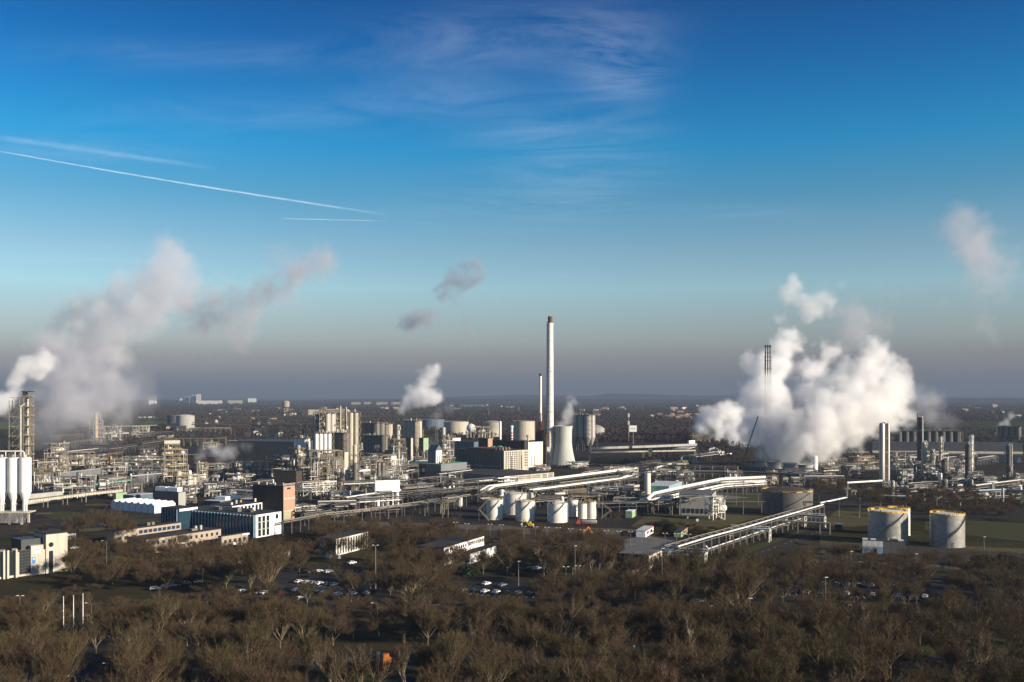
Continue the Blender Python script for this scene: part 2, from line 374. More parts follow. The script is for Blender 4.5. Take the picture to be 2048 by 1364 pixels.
def process_unit(label, px, by, wpx, ty, depth=14, Y=None, ang=28, levels=4, seed=0, frame='steel_cream', rail='ochre_paint', nves=5, npipe=9, taper=True, roofed=None, cat='process unit', name='process_unit', group=None, vm=None, bay=6.0):
    X0, Y0 = G(px, by) if Y is None else (xat(px, Y), Y)
    w = wpx*Y0/FPX; h = zat(ty, Y0); d = depth; rnd = random.Random(seed*101+int(px)); t = thing(name, label, cat, (X0, Y0), math.radians(ang), group)
    w = max(5, w*.93/(math.cos(math.radians(ang))+.35*d/max(w, 1)*.0+.0001))*.9
    F = MB(); nb = max(1, round(w/bay)); nd = max(1, round(d/bay)); lv = [h*(k+1)/levels for k in range(levels)]; ext = [1.0]*levels
    x0s = [-w/2]*levels; x1s = [w/2]*levels
    if taper:
        for k in range(levels):
            if k >= levels*.5:
                x0s[k] = x0s[k-1]+rnd.choice([0, 0, 1])*w/nb; x1s[k] = x1s[k-1]-rnd.choice([0, 0, 1])*w/nb
                if x1s[k]-x0s[k] < w/nb*.9: x0s[k], x1s[k] = x0s[k-1], x1s[k-1]
    zprev = 0
    for k, z in enumerate(lv):
        xs = np.linspace(-w/2, w/2, nb+1); xs = [x for x in xs if x0s[k]-.1 <= x <= x1s[k]+.1]
        for x in xs:
            for j in range(nd+1):
                y = d*j/nd
                F.beam((x, y, zprev), (x, y, z), .38)
            F.beam((x, 0, z), (x, d, z), .3, .4)
        for j in range(nd+1): F.beam((xs[0], d*j/nd, z), (xs[-1], d*j/nd, z), .3, .4)
        for a, b in zip(xs, xs[1:]):
            if rnd.random() < .4: F.beam((a, 0, zprev), (b, 0, z), .2)
            if rnd.random() < .25: F.beam((b, 0, zprev), (a, 0, z), .2)
        if rnd.random() < .6: F.beam((xs[-1], 0, zprev), (xs[-1], d/nd, z), .2)
        zprev = z
    F.build('steel_frame', frame, t)
    zp = 0
    for k, z in enumerate(lv):
        a, b = x0s[k], x1s[k]
        if rnd.random() < .3 and b-a > 8: b = a+(b-a)*rnd.uniform(.5, .9)
        D = MB().box(a, b, 0, d*rnd.uniform(.7, 1), z+.203, z+.3); D.build('deck', 'steel_grey', t)
        MB().rail([(a, d, z+.3), (a, 0, z+.3), (b, 0, z+.3), (b, d, z+.3)], 1.15, .11, 2.2).build('railing', rail, t)
    for k in range(nves):
        li = rnd.randrange(levels); zb = 0 if li == 0 else lv[li-1]+.3; gap = h/levels
        x = rnd.uniform(x0s[li]+1.5, x1s[li]-1.5) if x1s[li]-x0s[li] > 4 else 0; y = rnd.uniform(1.2, d*.6)
        mm = rnd.choice(vm or ['aluminium', 'pipe_white', 'cream_paint', 'galvanised', 'dirty_white']); r = rnd.uniform(.7, min(2.3, gap*.45))
        V = MB()
        if rnd.random() < .6:
            hh = gap*rnd.uniform(.6, 1.5 if li == levels-1 else 1.0)
            V.lathe([(r*.4, zb), (r, zb+r*.5), (r, zb+hh-r*.4), (r*.6, zb+hh-.1*r), (.05, zb+hh)], x, y, 14)
        else: V.drum((x-r*1.5, y, zb+r+.3), (x+r*1.8, y, zb+r+.3), r)
        V.build('vessel', mm, t, True)
    for k in range(npipe):
        r = rnd.choice([.14, .18, .25, .35]); x, y = rnd.uniform(-w/2, w/2), rnd.choice([-.5, rnd.uniform(0, d)]); z = rnd.uniform(1, h*.95); pts = [(x, y, z)]
        for q in range(rnd.randint(2, 5)):
            ax = rnd.random()
            if ax < .42: x = min(w/2+1, max(-w/2-1, x+rnd.choice([-1, 1])*rnd.uniform(3, w*.6)))
            elif ax < .55: y = min(d, max(-.8, y+rnd.uniform(-5, 5)))
            else: z = min(h*1.04, max(.6, z+rnd.choice([-1, 1])*rnd.uniform(2, h*.4)))
            if (Vector((x, y, z))-Vector(pts[-1])).length > .8: pts.append((x, y, z))
        if len(pts) > 1: MB().path(pts, r, 6).build('pipe', rnd.choice(['pipe_white', 'pipe_white', 'pipe_silver', 'galvanised', 'steel_cream']), t, True)
    if roofed:
        MB().box(x0s[-1]-.4, x1s[-1]+.4, -.4, d+.4, h+3.6, h+3.9).build('roof', roofed, t)
        MB().box(x0s[-1]-.2, x1s[-1]+.2, -.25, d*.8, h+.9, h+3.59).build('cladding', roofed, t)
    return t
def rack(label, pts, pipes, width=5.0, step=12.0, levels=1, lvgap=2.6, postm='galvanised', name='pipe_rack', cat='pipe rack', group=None, world=False, posts=True, single=False, endz=None, beamm=None, rz=0):
    """pts: (px, py, z) of the deck line; pipes: (sideways offset, height above deck, radius, material)"""
    P = [Vector(p) if world else Vector((*G(p[0], p[1], p[2]), p[2])) for p in pts]
    o = P[0].copy(); o.z = 0; P = [p-o for p in P]; t = thing(name, label, cat, o, 0, group)
    S = [Vector((-(b-a).y, (b-a).x, 0)).normalized() for a, b in zip(P, P[1:])]
    side = [S[0]]+[((a+b).normalized()) for a, b in zip(S, S[1:])]+[S[-1]]
    for (off, dz, r, m) in pipes:
        MB().path([p+s*off+Vector((0,0,dz+r)) for p, s in zip(P, side)], r, 8).build('pipe', m, t, True)
    if posts:
        acc = 0.0
        for a, b, s in zip(P, P[1:], S):
            L = (b-a).length; k = max(1, int(round(L/step))); first = 0 if a is P[0] else 1; d = (b-a).normalized()
            for i in range(first, k+1):
                p = a.lerp(b, i/k); M_ = MB()
                for q in ((0,) if single else (-.5, .5)): M_.beam((p.x+s.x*q*width, p.y+s.y*q*width, 0), (p.x+s.x*q*width, p.y+s.y*q*width, p.z+.02), .42)
                for lv in range(levels):
                    z = p.z-lv*lvgap-.25; M_.beam((p.x-s.x*width*.5, p.y-s.y*width*.5, z), (p.x+s.x*width*.5, p.y+s.y*width*.5, z), .35, .45)
                if not single and p.z > 6: M_.beam((p.x-s.x*width*.5, p.y-s.y*width*.5, p.z*.15), (p.x+s.x*width*.5, p.y+s.y*width*.5, p.z*.7), .16)
                M_.build('trestle', postm, t)
        for q in (-.5, .5):
            B = MB()
            for a, b, s in zip(P, P[1:], S): B.beam(a+s*q*width-Vector((0,0,.65)), b+s*q*width-Vector((0,0,.65)), .22, .35)
            B.build('girder', beamm or postm, t)
    return t
# ------------------------------------------------------------------ bare winter trees
def tree_meshes(seed, h=16.0, spread=.33, style='vase', twigs=5, lev=4):
    rnd = random.Random(seed); W = MB(); tw = []
    def limb(p, d, L, r, level):
        bend = Vector((rnd.uniform(-1,1), rnd.uniform(-1,1), rnd.uniform(-.2,.8)))*.16
        q = p+d*L*.5; d2 = (d+bend).normalized(); e = q+d2*L*.5
        n = 6 if level == 0 else (4 if level < 3 else 3); base = len(W.v)
        for c, rr, t in ((p, r, d), (q, r*.82, d), (e, r*.62, d2)):
            a = t.cross(Vector((.3,.9,.1))).normalized(); b = t.cross(a)
            for k in range(n): w = 2*PI*k/n; W.v.append(tuple(c+(a*math.cos(w)+b*math.sin(w))*rr))
        for i in range(2):
            for k in range(n): W.f.append((base+i*n+k, base+i*n+(k+1)%n, base+(i+1)*n+(k+1)%n, base+(i+1)*n+k))
        if level >= lev:
            for k in range(twigs): 
                f = rnd.uniform(.1, 1); s = p.lerp(e, f); tw.append((s, (d2+Vector((rnd.gauss(0,.4), rnd.gauss(0,.4), rnd.gauss(.25,.35)))).normalized(), rnd.uniform(.9, 2.1)*h/16))
            return
        kids = {0: rnd.randint(5, 7), 1: rnd.randint(4, 5), 2: 4, 3: 4}.get(level, 3)
        for k in range(kids):
            f = rnd.uniform(.35, 1) if level else rnd.uniform(.55, 1.0); s = p.lerp(q, f*2) if f < .5 else q.lerp(e, f*2-1)
            a = rnd.uniform(0, 2*PI); out = Vector((math.cos(a), math.sin(a), 0)); lean = rnd.uniform(.3, .95)*(spread/.33)
            if level == 0: nd = (Vector((0,0,1))+out*lean*.8).normalized(); LL = h*rnd.uniform(.3, .46)
            else: nd = (d2+out*lean*.8+Vector((0,0,.3))).normalized(); LL = L*rnd.uniform(.5, .78)
            limb(s, nd, LL, r*(.5 if level else .42), level+1)
        if level == 0: limb(e, d2, h*.3, r*.55, 1)
    limb(Vector((0,0,-.3)), Vector((rnd.uniform(-.05,.05), rnd.uniform(-.05,.05), 1)).normalized(), h*(.24 if style == 'vase' else .4), h*.02, 0)
    # crown: fine twigs as thin forked slivers
    Cv = []; Cf = []
    for s, d, L in tw:
        for j in range(3):
            dd = (d+Vector((rnd.gauss(0,.4), rnd.gauss(0,.4), rnd.gauss(.1,.3)))).normalized() if j else d
            st = s if j == 0 else s+d*L*rnd.uniform(.2, .7); l = L*(1 if j == 0 else .7); e = st+dd*l
            a = dd.cross(Vector((rnd.gauss(0,1), rnd.gauss(0,1), rnd.gauss(0,1)))).normalized()*rnd.uniform(.017, .03); n = len(Cv)
            Cv += [tuple(st-a), tuple(st+a), tuple(e)]; Cf.append((n, n+1, n+2))
    top = max(v[2] for v in Cv); k = h/top
    Cv = [(x*k, y*k, z*k) for x, y, z in Cv]; W.v = [(x*k, y*k, z*k) for x, y, z in W.v]
    return W, Cv, Cf
TREES = {}
def make_tree_kind(key, seed, h, spread, style, twm, bark, twigs=5, lev=4):
    W, Cv, Cf = tree_meshes(seed, h, spread, style, twigs, lev)
    a = bpy.data.meshes.new('trunk'); a.from_pydata(W.v, [], W.f); a.materials.append(MATS[bark]); a.polygons.foreach_set('use_smooth', [True]*len(a.polygons))
    b = bpy.data.meshes.new('crown'); b.from_pydata(Cv, [], Cf); b.materials.append(MATS[twm])
    TREES[key] = (a, b, h)
    return len(Cf)
for i in range(4): make_tree_kind('ol%d' % i, 11+i, 16, .4, 'vase', ['wood_twig_olive', 'wood_twig'][i % 2], 'bark')
for i in range(2): make_tree_kind('wd%d' % i, 31+i, 14, .5, 'vase', 'wood_twig', 'bark')
for i in range(2): make_tree_kind('tl%d' % i, 51+i, 18, .22, 'tall', 'wood_twig_red', 'bark_birch', 5)
make_tree_kind('bush', 77, 5, .75, 'vase', 'wood_twig_red', 'bark', 4)
for i in range(2): make_tree_kind('lo%d' % i, 90+i, 15, .45, 'vase', 'wood_twig', 'bark', 9, 3)
def plant_tree(kind, x, y, hs, label, group, name='bare_tree', cat='tree', z=0):
    a, b, h = TREES[kind]; s = hs/h; t = thing(name, label, cat, (x, y, z), random.uniform(0, 6.28), group)
    t.scale = (s*random.uniform(.9, 1.15), s*random.uniform(.9, 1.15), s)
    put('trunk', a, t); put('crown', b, t); return t
# a low evergreen shrub
def evergreen_mesh(seed=5, r=2.5):
    rnd = random.Random(seed); m = MB()
    for k in range(1100):
        a, b = rnd.uniform(0, 2*PI), math.acos(rnd.uniform(-.1, 1)); q = r*rnd.uniform(.55, 1)*(1+.18*math.sin(3*a)); c = Vector((math.cos(a)*math.sin(b)*q, math.sin(a)*math.sin(b)*q, math.cos(b)*q*.85+.3))
        d = Vector((rnd.gauss(0,1), rnd.gauss(0,1), rnd.gauss(0,1))).normalized()*.28; e = d.cross(Vector((rnd.gauss(0,1), rnd.gauss(0,1), rnd.gauss(0,1)))).normalized()*.22
        m.quad(tuple(c-d), tuple(c-e), tuple(c+d), tuple(c+e))
    return m
# ------------------------------------------------------------------ cars
def car_parts(col, kind='hatch'):
    L, W_ = (4.4, 1.78) if kind != 'van' else (5.1, 1.95); hw = W_/2
    if kind == 'van': prof = [(-L/2, .35), (-L/2, 1.75), (-L/2+.15, 1.95), (L/2-1.5, 1.95), (L/2-.75, 1.15), (L/2-.08, .95), (L/2, .6), (L/2, .35)]
    elif kind == 'wagon': prof = [(-L/2, .35), (-L/2, .9), (-L/2+.25, 1.42), (.45, 1.47), (1.2, .98), (L/2-.1, .85), (L/2, .6), (L/2, .35)]
    else: prof = [(-L/2, .35), (-L/2, .88), (-L/2+.55, 1.0), (-L/2+1.1, 1.42), (.35, 1.45), (1.15, .95), (L/2-.1, .82), (L/2, .58), (L/2, .35)]
    b = MB(); n = len(prof); base = 0
    sec = [(-hw+.02, 1), (-hw, 1), (hw, 1), (hw-.02, 1)]
    for sx in (-1, 1):
        for (y, z) in prof: ins = .0 if z < 1.0 else .2*(z-.95)/.5; b.v.append((sx*(hw-ins), y, z))
    for i in range(n): j = (i+1) % n; b.f.append((i, j, n+j, n+i))
    b.f.append(tuple(range(n))[::-1]); b.f.append(tuple(n+i for i in range(n)))
    g = MB(); zt = 1.38 if kind != 'van' else 1.85; yb = -L/2+(.5 if kind == 'wagon' else 1.2); yf = .8 if kind != 'van' else L/2-1.2; hi = hw-.12
    if kind == 'van': yb = .6
    for sx in (-1, 1): g.quad((sx*(hw-.0+.004), yb-.1, 1.0), (sx*(hw+.004), yf, 1.0), (sx*(hi-.03), yf-.45, zt), (sx*(hi-.03), yb+.15, zt))
    fy = [p for p in prof if p[1] > 1.3][-1][0]
    g.quad((-hi, fy+.78, 1.03), (hi, fy+.78, 1.03), (hi-.1, fy+.08, zt+.02), (-hi+.1, fy+.08, zt+.02))
    ry = -L/2+(.04 if kind != 'hatch' else .6); g.quad((-hi, ry-.02, 1.03), (hi, ry-.02, 1.03), (hi-.1, ry+(.2 if kind != 'hatch' else .42), zt), (-hi+.1, ry+(.2 if kind != 'hatch' else .42), zt))
    w = MB(); w.path([(-.11, 0, 0), (.11, 0, 0)], .33, 12)
    l = MB().box(-.17, .17, -.03, .03, -.08, .08)
    return b, g, w, l, L, hw
CARS = {}
def car(kindcol, loc, rz, label, group):
    if kindcol not in CARS:
        k, c = kindcol; b, g, w, l, L, hw = car_parts(c, k); t = thing('parked_car' if k != 'van' else 'parked_van', label, 'car' if k != 'van' else 'van', loc, rz, group)
        b.build('body', 'car_'+c, t); g.build('windows', 'glass_dark', t); first = None; fl = None
        for sx in (-1, 1):
            for y in (-L*.3, L*.31):
                if first is None: first = w.build('wheel', 'tyre', t, loc=(sx*(hw-.1), y, .33)).data
                else: put('wheel', first, t, (sx*(hw-.1), y, .33))
            if fl is None: fl = l.build('headlight', 'lamp_glass', t, loc=(sx*(hw-.35), L/2, .68)).data
            else: put('headlight', fl, t, (sx*(hw-.35), L/2, .68))
        CARS[kindcol] = t; return t
    return copy_thing(CARS[kindcol], loc, rz, label, group)
# ------------------------------------------------------------------ lamps
def lamp_post(px, by, ty, label, kind='T', group=None, Y=None, m='galvanised', name='street_lamp', r=.11, rz=0.0):
    X0, Y0 = G(px, by) if Y is None else (xat(px, Y), Y); h = zat(ty, Y0); t = thing(name, label, 'street lamp' if name == 'street_lamp' else 'light mast', (X0, Y0), rz, group)
    P = MB().lathe([(r*2, 0), (r*1.6, .8), (r*.7, h)], n=8)
    if kind == 'hook': P.path([(0, 0, h-.3), (0, 0, h), (-.25, 0, h+.3), (-.9, 0, h+.42), (-1.5, 0, h+.4)], r*.6, 6)
    elif kind == 'T': P.box(-1.1, 1.1, -.06, .06, h-.05, h+.05)
    P.build('pole', m, t)
    if kind == 'hook': MB().box(-2.2, -1.4, -.14, .14, h+.3, h+.46).build('lamp_head', 'lamp_glass', t)
    elif kind == 'T':
        for sx in (-1, 1): MB().box(sx*.5, sx*1.35, -.22, .22, h+.07, h+.24).build('lamp_head', 'dirty_white', t)
    else: MB().box(-.25, .9, -.18, .18, h, h+.2).build('lamp_head', 'lamp_glass', t)
    return t
# ------------------------------------------------------------------ land: one sheet to the horizon, sheets for roads, yards and grass
def sheet(name, pts, z, material, world=False):
    P = [G(*p) for p in pts] if not world else pts
    me = bpy.data.meshes.new(name); me.from_pydata([(x, y, 0) for x, y in P], [], [tuple(range(len(P)))])
    if me.polygons[0].normal.z < 0: me.flip_normals()
    me.materials.append(MATS[material]); o = put(name, me, None, (0, 0, z)); o['kind'] = 'structure'; return o
def ground_material():
    m = bpy.data.materials.new('ground'); m.use_nodes = True; nt = m.node_tree; N, L = nt.nodes, nt.links; b = N['Principled BSDF']
    b.inputs['Roughness'].default_value = 1; b.inputs['Specular IOR Level'].default_value = 0
    tc = N.new('ShaderNodeTexCoord')
    v = N.new('ShaderNodeTexVoronoi'); v.inputs['Scale'].default_value = .0022; L.new(tc.outputs['Object'], v.inputs['Vector'])
    n = N.new('ShaderNodeTexNoise'); n.inputs['Scale'].default_value = .004; n.inputs['Detail'].default_value = 8; L.new(tc.outputs['Object'], n.inputs['Vector'])
    r = N.new('ShaderNodeValToRGB'); L.new(n.outputs[0], r.inputs[0]); e = r.color_ramp.elements
    e[0].position = .4; e[0].color = (.06, .048, .034, 1); e[1].position = .62; e[1].color = (.055, .07, .03, 1)
    s = N.new('ShaderNodeSeparateColor'); L.new(v.outputs['Color'], s.inputs[0])
    r2 = N.new('ShaderNodeValToRGB'); L.new(s.outputs[0], r2.inputs[0]); q = r2.color_ramp.elements
    q[0].position = .55; q[0].color = (.6, .55, .5, 1); q[1].position = .9; q[1].color = (1.3, 1.6, 1.0, 1)
    mx = N.new('ShaderNodeMix'); mx.data_type = 'RGBA'; mx.blend_type = 'MULTIPLY'; mx.inputs[0].default_value = 1; L.new(r.outputs[0], mx.inputs[6]); L.new(r2.outputs[0], mx.inputs[7])
    n2 = N.new('ShaderNodeTexNoise'); n2.inputs['Scale'].default_value = .12; n2.inputs['Detail'].default_value = 6; L.new(tc.outputs['Object'], n2.inputs['Vector'])
    mx2 = N.new('ShaderNodeMix'); mx2.data_type = 'RGBA'; mx2.blend_type = 'OVERLAY'; mx2.inputs[0].default_value = .6; L.new(mx.outputs[2], mx2.inputs[6]); L.new(n2.outputs[0], mx2.inputs[7])
    L.new(mx2.outputs[2], b.inputs['Base Color']); MATS['ground'] = m
ground_material()
sheet('ground', [(-60000, -400), (60000, -400), (60000, 46000), (-60000, 46000)], 0, 'ground', True)
# wooded floor near the camera, plant yard further
sheet('woodland_floor', [(-300, 60), (300, 60), (420, 545), (-420, 545)], .02, 'leaf_litter', True)
sheet('plant_yard', [(-900, 1150), (-380, 560), (60, 600), (200, 640), (700, 640), (1100, 1700), (200, 1750), (-900, 1750)], .012, 'plant_yard', True)
sheet('road', [(-60, 1352), (660, 1306), (1100, 1300), (1100, 1333), (660, 1340), (-60, 1385)], .06, 'asphalt')
sheet('road', [(1100, 1300), (1400, 1316), (2110, 1310), (2110, 1330), (1400, 1342), (1100, 1333)], .06, 'asphalt')
sheet('verge', [(560, 1349), (2110, 1336), (2110, 1352), (560, 1372)], .04, 'grass')
sheet('path', [(1352, 1342), (1396, 1310), (1420, 1312), (1432, 1344)], .085, 'path')
sheet('verge', [(1400, 1296), (2110, 1290), (2110, 1308), (1400, 1312)], .045, 'grass')
sheet('car_park', [(360, 1186), (560, 1135), (770, 1130), (820, 1190), (740, 1216), (420, 1222)], .05, 'asphalt')
sheet('car_park', [(890, 1168), (930, 1152), (1120, 1165), (1180, 1205), (1000, 1218), (890, 1195)], .05, 'asphalt')
sheet('car_park', [(1480, 1165), (1900, 1150), (2060, 1180), (2060, 1262), (1520, 1250)], .045, 'asphalt')
sheet('car_park', [(-60, 1290), (250, 1268), (560, 1262), (560, 1300), (-60, 1340)], .05, 'asphalt')
sheet('road', [(820, 1203), (1390, 1148), (1440, 1160), (1330, 1186), (820, 1228)], .055, 'asphalt_brown')
sheet('road', [(1300, 1180), (1385, 1145), (1500, 1108), (1640, 1055), (1672, 1058), (1560, 1106), (1440, 1152), (1380, 1185)], .075, 'asphalt_brown')
sheet('verge', [(1270, 1166), (1330, 1152), (1430, 1118), (1610, 1056), (1622, 1060), (1450, 1124), (1330, 1170)], .05, 'grass')
sheet('verge', [(1120, 1142), (1240, 1140), (1262, 1148), (1256, 1160), (1120, 1156)], .05, 'grass')
sheet('lawn', [(1262, 1052), (1300, 1024), (1540, 1032), (1600, 1045), (1480, 1075), (1400, 1062), (1290, 1060)], .03, 'grass_dry')
sheet('lawn', [(1455, 985), (1545, 985), (1545, 1026), (1455, 1022)], .03, 'grass')
sheet('lawn', [(1680, 1015), (1745, 1016), (1745, 1050), (1700, 1054), (1640, 1050)], .03, 'grass_dry')
sheet('lawn', [(1850, 1036), (2110, 1050), (2110, 1090), (1850, 1060)], .03, 'grass')
sheet('lawn', [(1640, 1070), (1760, 1085), (2110, 1100), (2110, 1112), (1640, 1090)], .022, 'grass_dry')
sheet('service_road', [(640, 1040), (900, 1048), (1260, 1058), (1300, 1064), (1300, 1072), (900, 1058), (640, 1052)], .05, 'path')
sheet('gravel_yard', [(880, 1058), (1260, 1070), (1500, 1082), (1420, 1108), (900, 1098)], .03, 'gravel')
sheet('service_road', [(1600, 1118), (1800, 1125), (2110, 1142), (2110, 1149), (1800, 1133), (1600, 1124)], .05, 'path')
sheet('gravel_yard', [(1600, 1092), (1760, 1086), (2110, 1112), (2110, 1140), (1800, 1123), (1600, 1112)], .031, 'gravel')
sheet('lawn', [(70, 1025), (145, 1022), (180, 1030), (110, 1040)], .03, 'grass')
sheet('lawn', [(255, 1040), (310, 1037), (330, 1047), (262, 1052)], .03, 'grass')
sheet('service_road', [(-60, 1052), (140, 1032), (260, 1022), (330, 1030), (300, 1040), (-60, 1085)], .026, 'asphalt_brown')
sheet('pasture', [(500, 866), (700, 866), (700, 881), (560, 885)], .1, 'grass')
sheet('pasture', [(300, 862), (470, 860), (470, 872), (300, 875)], .1, 'grass')
sheet('pasture', [(1200, 912), (1490, 905), (1490, 935), (1200, 935)], .1, 'leaf_litter')
sheet('concrete_yard', [(1246, 1078), (1300, 1073), (1352, 1082), (1348, 1104), (1252, 1106)], .05, 'concrete_dark')
rp = random.Random(12)      # worn patches, strips and slabs between the plant roads
for i in range(70):
    px, py = rp.choice([(rp.uniform(60, 640), rp.uniform(905, 1000)), (rp.uniform(600, 1500), rp.uniform(925, 1010)), (rp.uniform(1540, 2040), rp.uniform(930, 1010))]); x, y = G(px, py); a = rp.choice([.5, .5+PI/2]); w, d = rp.uniform(8, 30), rp.uniform(10, 50); c, s_ = math.cos(a), math.sin(a)
    sheet('yard_patch', [(x+u*c-v*s_, y+u*s_+v*c) for u, v in ((-w/2, -d/2), (w/2, -d/2), (w/2, d/2), (-w/2, d/2))], .03+i*.004, rp.choice(['concrete_dark', 'gravel', 'asphalt', 'leaf_litter', 'grass_dry', 'gravel']), True)
for i in range(26):
    px, py = rp.choice([(rp.uniform(640, 1250), rp.uniform(1060, 1100)), (rp.uniform(1600, 2040), rp.uniform(1085, 1125)), (rp.uniform(60, 260), rp.uniform(1010, 1070))]); x, y = G(px, py); r_ = rp.uniform(4, 14)
    sheet('yard_patch', [(x+r_*rp.uniform(.6, 1.3)*math.cos(k*.7), y+r_*rp.uniform(.6, 1.3)*math.sin(k*.7)) for k in range(9)], .34+i*.004, rp.choice(['gravel', 'asphalt', 'leaf_litter', 'grass_dry', 'path']), True)
def marks(name, segs, w, z=.1):
    m = MB()
    for (x0, y0), (x1, y1) in segs: d = Vector((x1-x0, y1-y0, 0)); s_ = Vector((-d.y, d.x, 0)).normalized()*w/2; m.quad((x0-s_.x, y0-s_.y, 0), (x1-s_.x, y1-s_.y, 0), (x1+s_.x, y1+s_.y, 0), (x0+s_.x, y0+s_.y, 0))
    o = m.build(name, 'dirty_white', None, loc=(0, 0, z)); o['kind'] = 'structure'
S = []
for (a, b, c, d) in ((585, 1190, 660, 1196), (590, 1172, 690, 1178), (470, 1192, 565, 1197), (925, 1190, 1085, 1198), (1540, 1190, 1860, 1202), (1550, 1234, 1890, 1248)):
    p, q = Vector(G(a, b)), Vector(G(c, d)); n = int((q-p).length/2.6); u = (q-p).normalized(); v = Vector((u.y, -u.x))
    for i in range(n): e = p+u*i*2.6; S.append((tuple(e), tuple(e-v*4.8)))
marks('parking_lines', S, .14, .105); S = []
for P in (((-60, 1368), (660, 1323), (1100, 1316), (1400, 1329), (2110, 1320)), ((820, 1215), (1330, 1168)), ((1345, 1165), (1440, 1135), (1570, 1088), (1655, 1057))):
    for p, q in zip(P, P[1:]):
        p, q = Vector(G(*p)), Vector(G(*q)); n = int((q-p).length/9); u = (q-p).normalized()
        for i in range(n): e = p+u*i*9; S.append((tuple(e), tuple(e+u*3)))
marks('road_marking', S, .18, .12)
# distant hills
def hills(name, x0, x1, Y, depth, prof, seed):
    nx, ny = 140, 14; v = []; f = []
    for j in range(ny+1):
        for i in range(nx+1):
            u = i/nx; w = j/ny; px = x0+(x1-x0)*u; yy = Y+depth*w; X = xat(px, Y)
            top = np.interp(px, [p[0] for p in prof], [p[1] for p in prof]); hh = max(0, zat(top, Y+depth*.5))
            n = mnoise.fractal(Vector((px*.012, w*1.5, seed)), .8, 2.1, 5)
            z = hh*math.sin(min(1, w*1.9)*PI/2)*(1+.16*n)*(1 if w < .7 else 1-(w-.7)*1.5); v.append((X, yy, max(-5, z-3)))
    for j in range(ny):
        for i in range(nx): a = j*(nx+1)+i; f.append((a, a+1, a+nx+2, a+nx+1))
    me = bpy.data.meshes.new(name); me.from_pydata(v, [], f); me.materials.append(MATS['far_wood']); me.polygons.foreach_set('use_smooth', [True]*len(f))
    o = put(name, me); o['kind'] = 'structure'
hills('hills', -250, 2300, 15500, 5000, [(-250, 799), (500, 800), (800, 796), (950, 791), (1060, 790), (1200, 792), (1262, 787), (1340, 787), (1460, 791), (1700, 792), (1850, 793), (2100, 794), (2300, 794)], 1.3)
hills('hills', -250, 2300, 11000, 2500, [(-250, 800), (400, 802), (700, 801), (900, 799), (1000, 797), (1200, 798), (1400, 799), (1850, 800), (2000, 797), (2300, 797)], 4.1)
# ------------------------------------------------------------------ near buildings
def office_left():
    t, l, w, h = corner_building('office_building', 'pale modern office whose tall end block has a round window, far left', 'building', -60, -34, 91, 1163, 1112, 42, 'cream_paint')
    X0, Y0 = t.location[0], t.location[1]; a = math.radians(42)
    X = lambda px: along(X0, Y0, math.sin(a), math.cos(a), px)
    x1, x2 = X(91), X(134); hh = 17.5
    MB().box(x1, x2, -.6, 12, 0, hh).build('end_block', 'cream_paint', t); MB().box(x1-.1, x2+.1, -.7, 12.1, hh+.003, hh+.35).build('end_block_roof', 'roof_felt', t)
    xc = X(101); o = MB().path([(0, -.72, 0), (0, -.55, 0)], 1.1, 20).build('round_window', 'glass_dark', t, loc=(xc, 0, 12.8))
    MB().box(xc-.9, xc+.9, -.68, -.5, 0, 10).build('slit_window', 'glass_dark', t)
    MB().box(X(39), X(60), -.06, .05, 1, 11.5).build('glass_wall', 'glass_dark', t)
    g = MB(); a0, a1 = X(39), X(60)
    for k in range(8): g.beam((a0+(a1-a0)*k/7, -.1, 1), (a0+(a1-a0)*k/7, -.1, 11.5), .12)
    for k in range(9): g.beam((a0, -.1, 1+10.5*k/8), (a1, -.1, 1+10.5*k/8), .12)
    g.build('mullions', 'steel_grey', t)
    MB().box(X(61), X(86), -.5, 3, 0, 13.2).build('entrance_panel', 'cream_paint', t)
    s = MB().box(X(65), X(79), -.62, -.505, 9.6, 12.2).build('name_sign', 'white_paint', t)
    for k in range(5): MB().box(X(66.5+k*2.3), X(68+k*2.3), -.66, -.625, 10.9, 11.5).build('sign_letter', 'steel_grey', s)
    s = MB().box(X(62.5), X(70), -.62, -.505, 5.2, 8.0).build('blue_sign', 'blue_paint', t); MB().box(X(64), X(69), -.66, -.625, 7.1, 7.4).build('sign_text', 'white_paint', s)
    MB().box(X(48), X(91), 3, 14, 10.4, 15.8).build('roof_block', 'dark_cladding', t)
    for px in (-20, -8, 6, 14, 31): MB().box(X(px)-.4, X(px)+.4, -1.4, -.7, 0, 12.4).build('pillar', 'cream_paint', t)
    for px in (-15, -2, 22): MB().box(X(px)-1.2, X(px)+1.2, -.06, .05, 1, 11).build('tall_window', 'glass_dark', t)
    MB().rail([(2, .2, 10.6), (w-8, .2, 10.6)], 1.1, .09, 2).build('roof_railing', 'galvanised', t)
    for k in range(5): MB().box(4+k*5, 6.2+k*5, 5, 7, 10.75, 12).build('roof_unit', 'galvanised', t)
office_left()
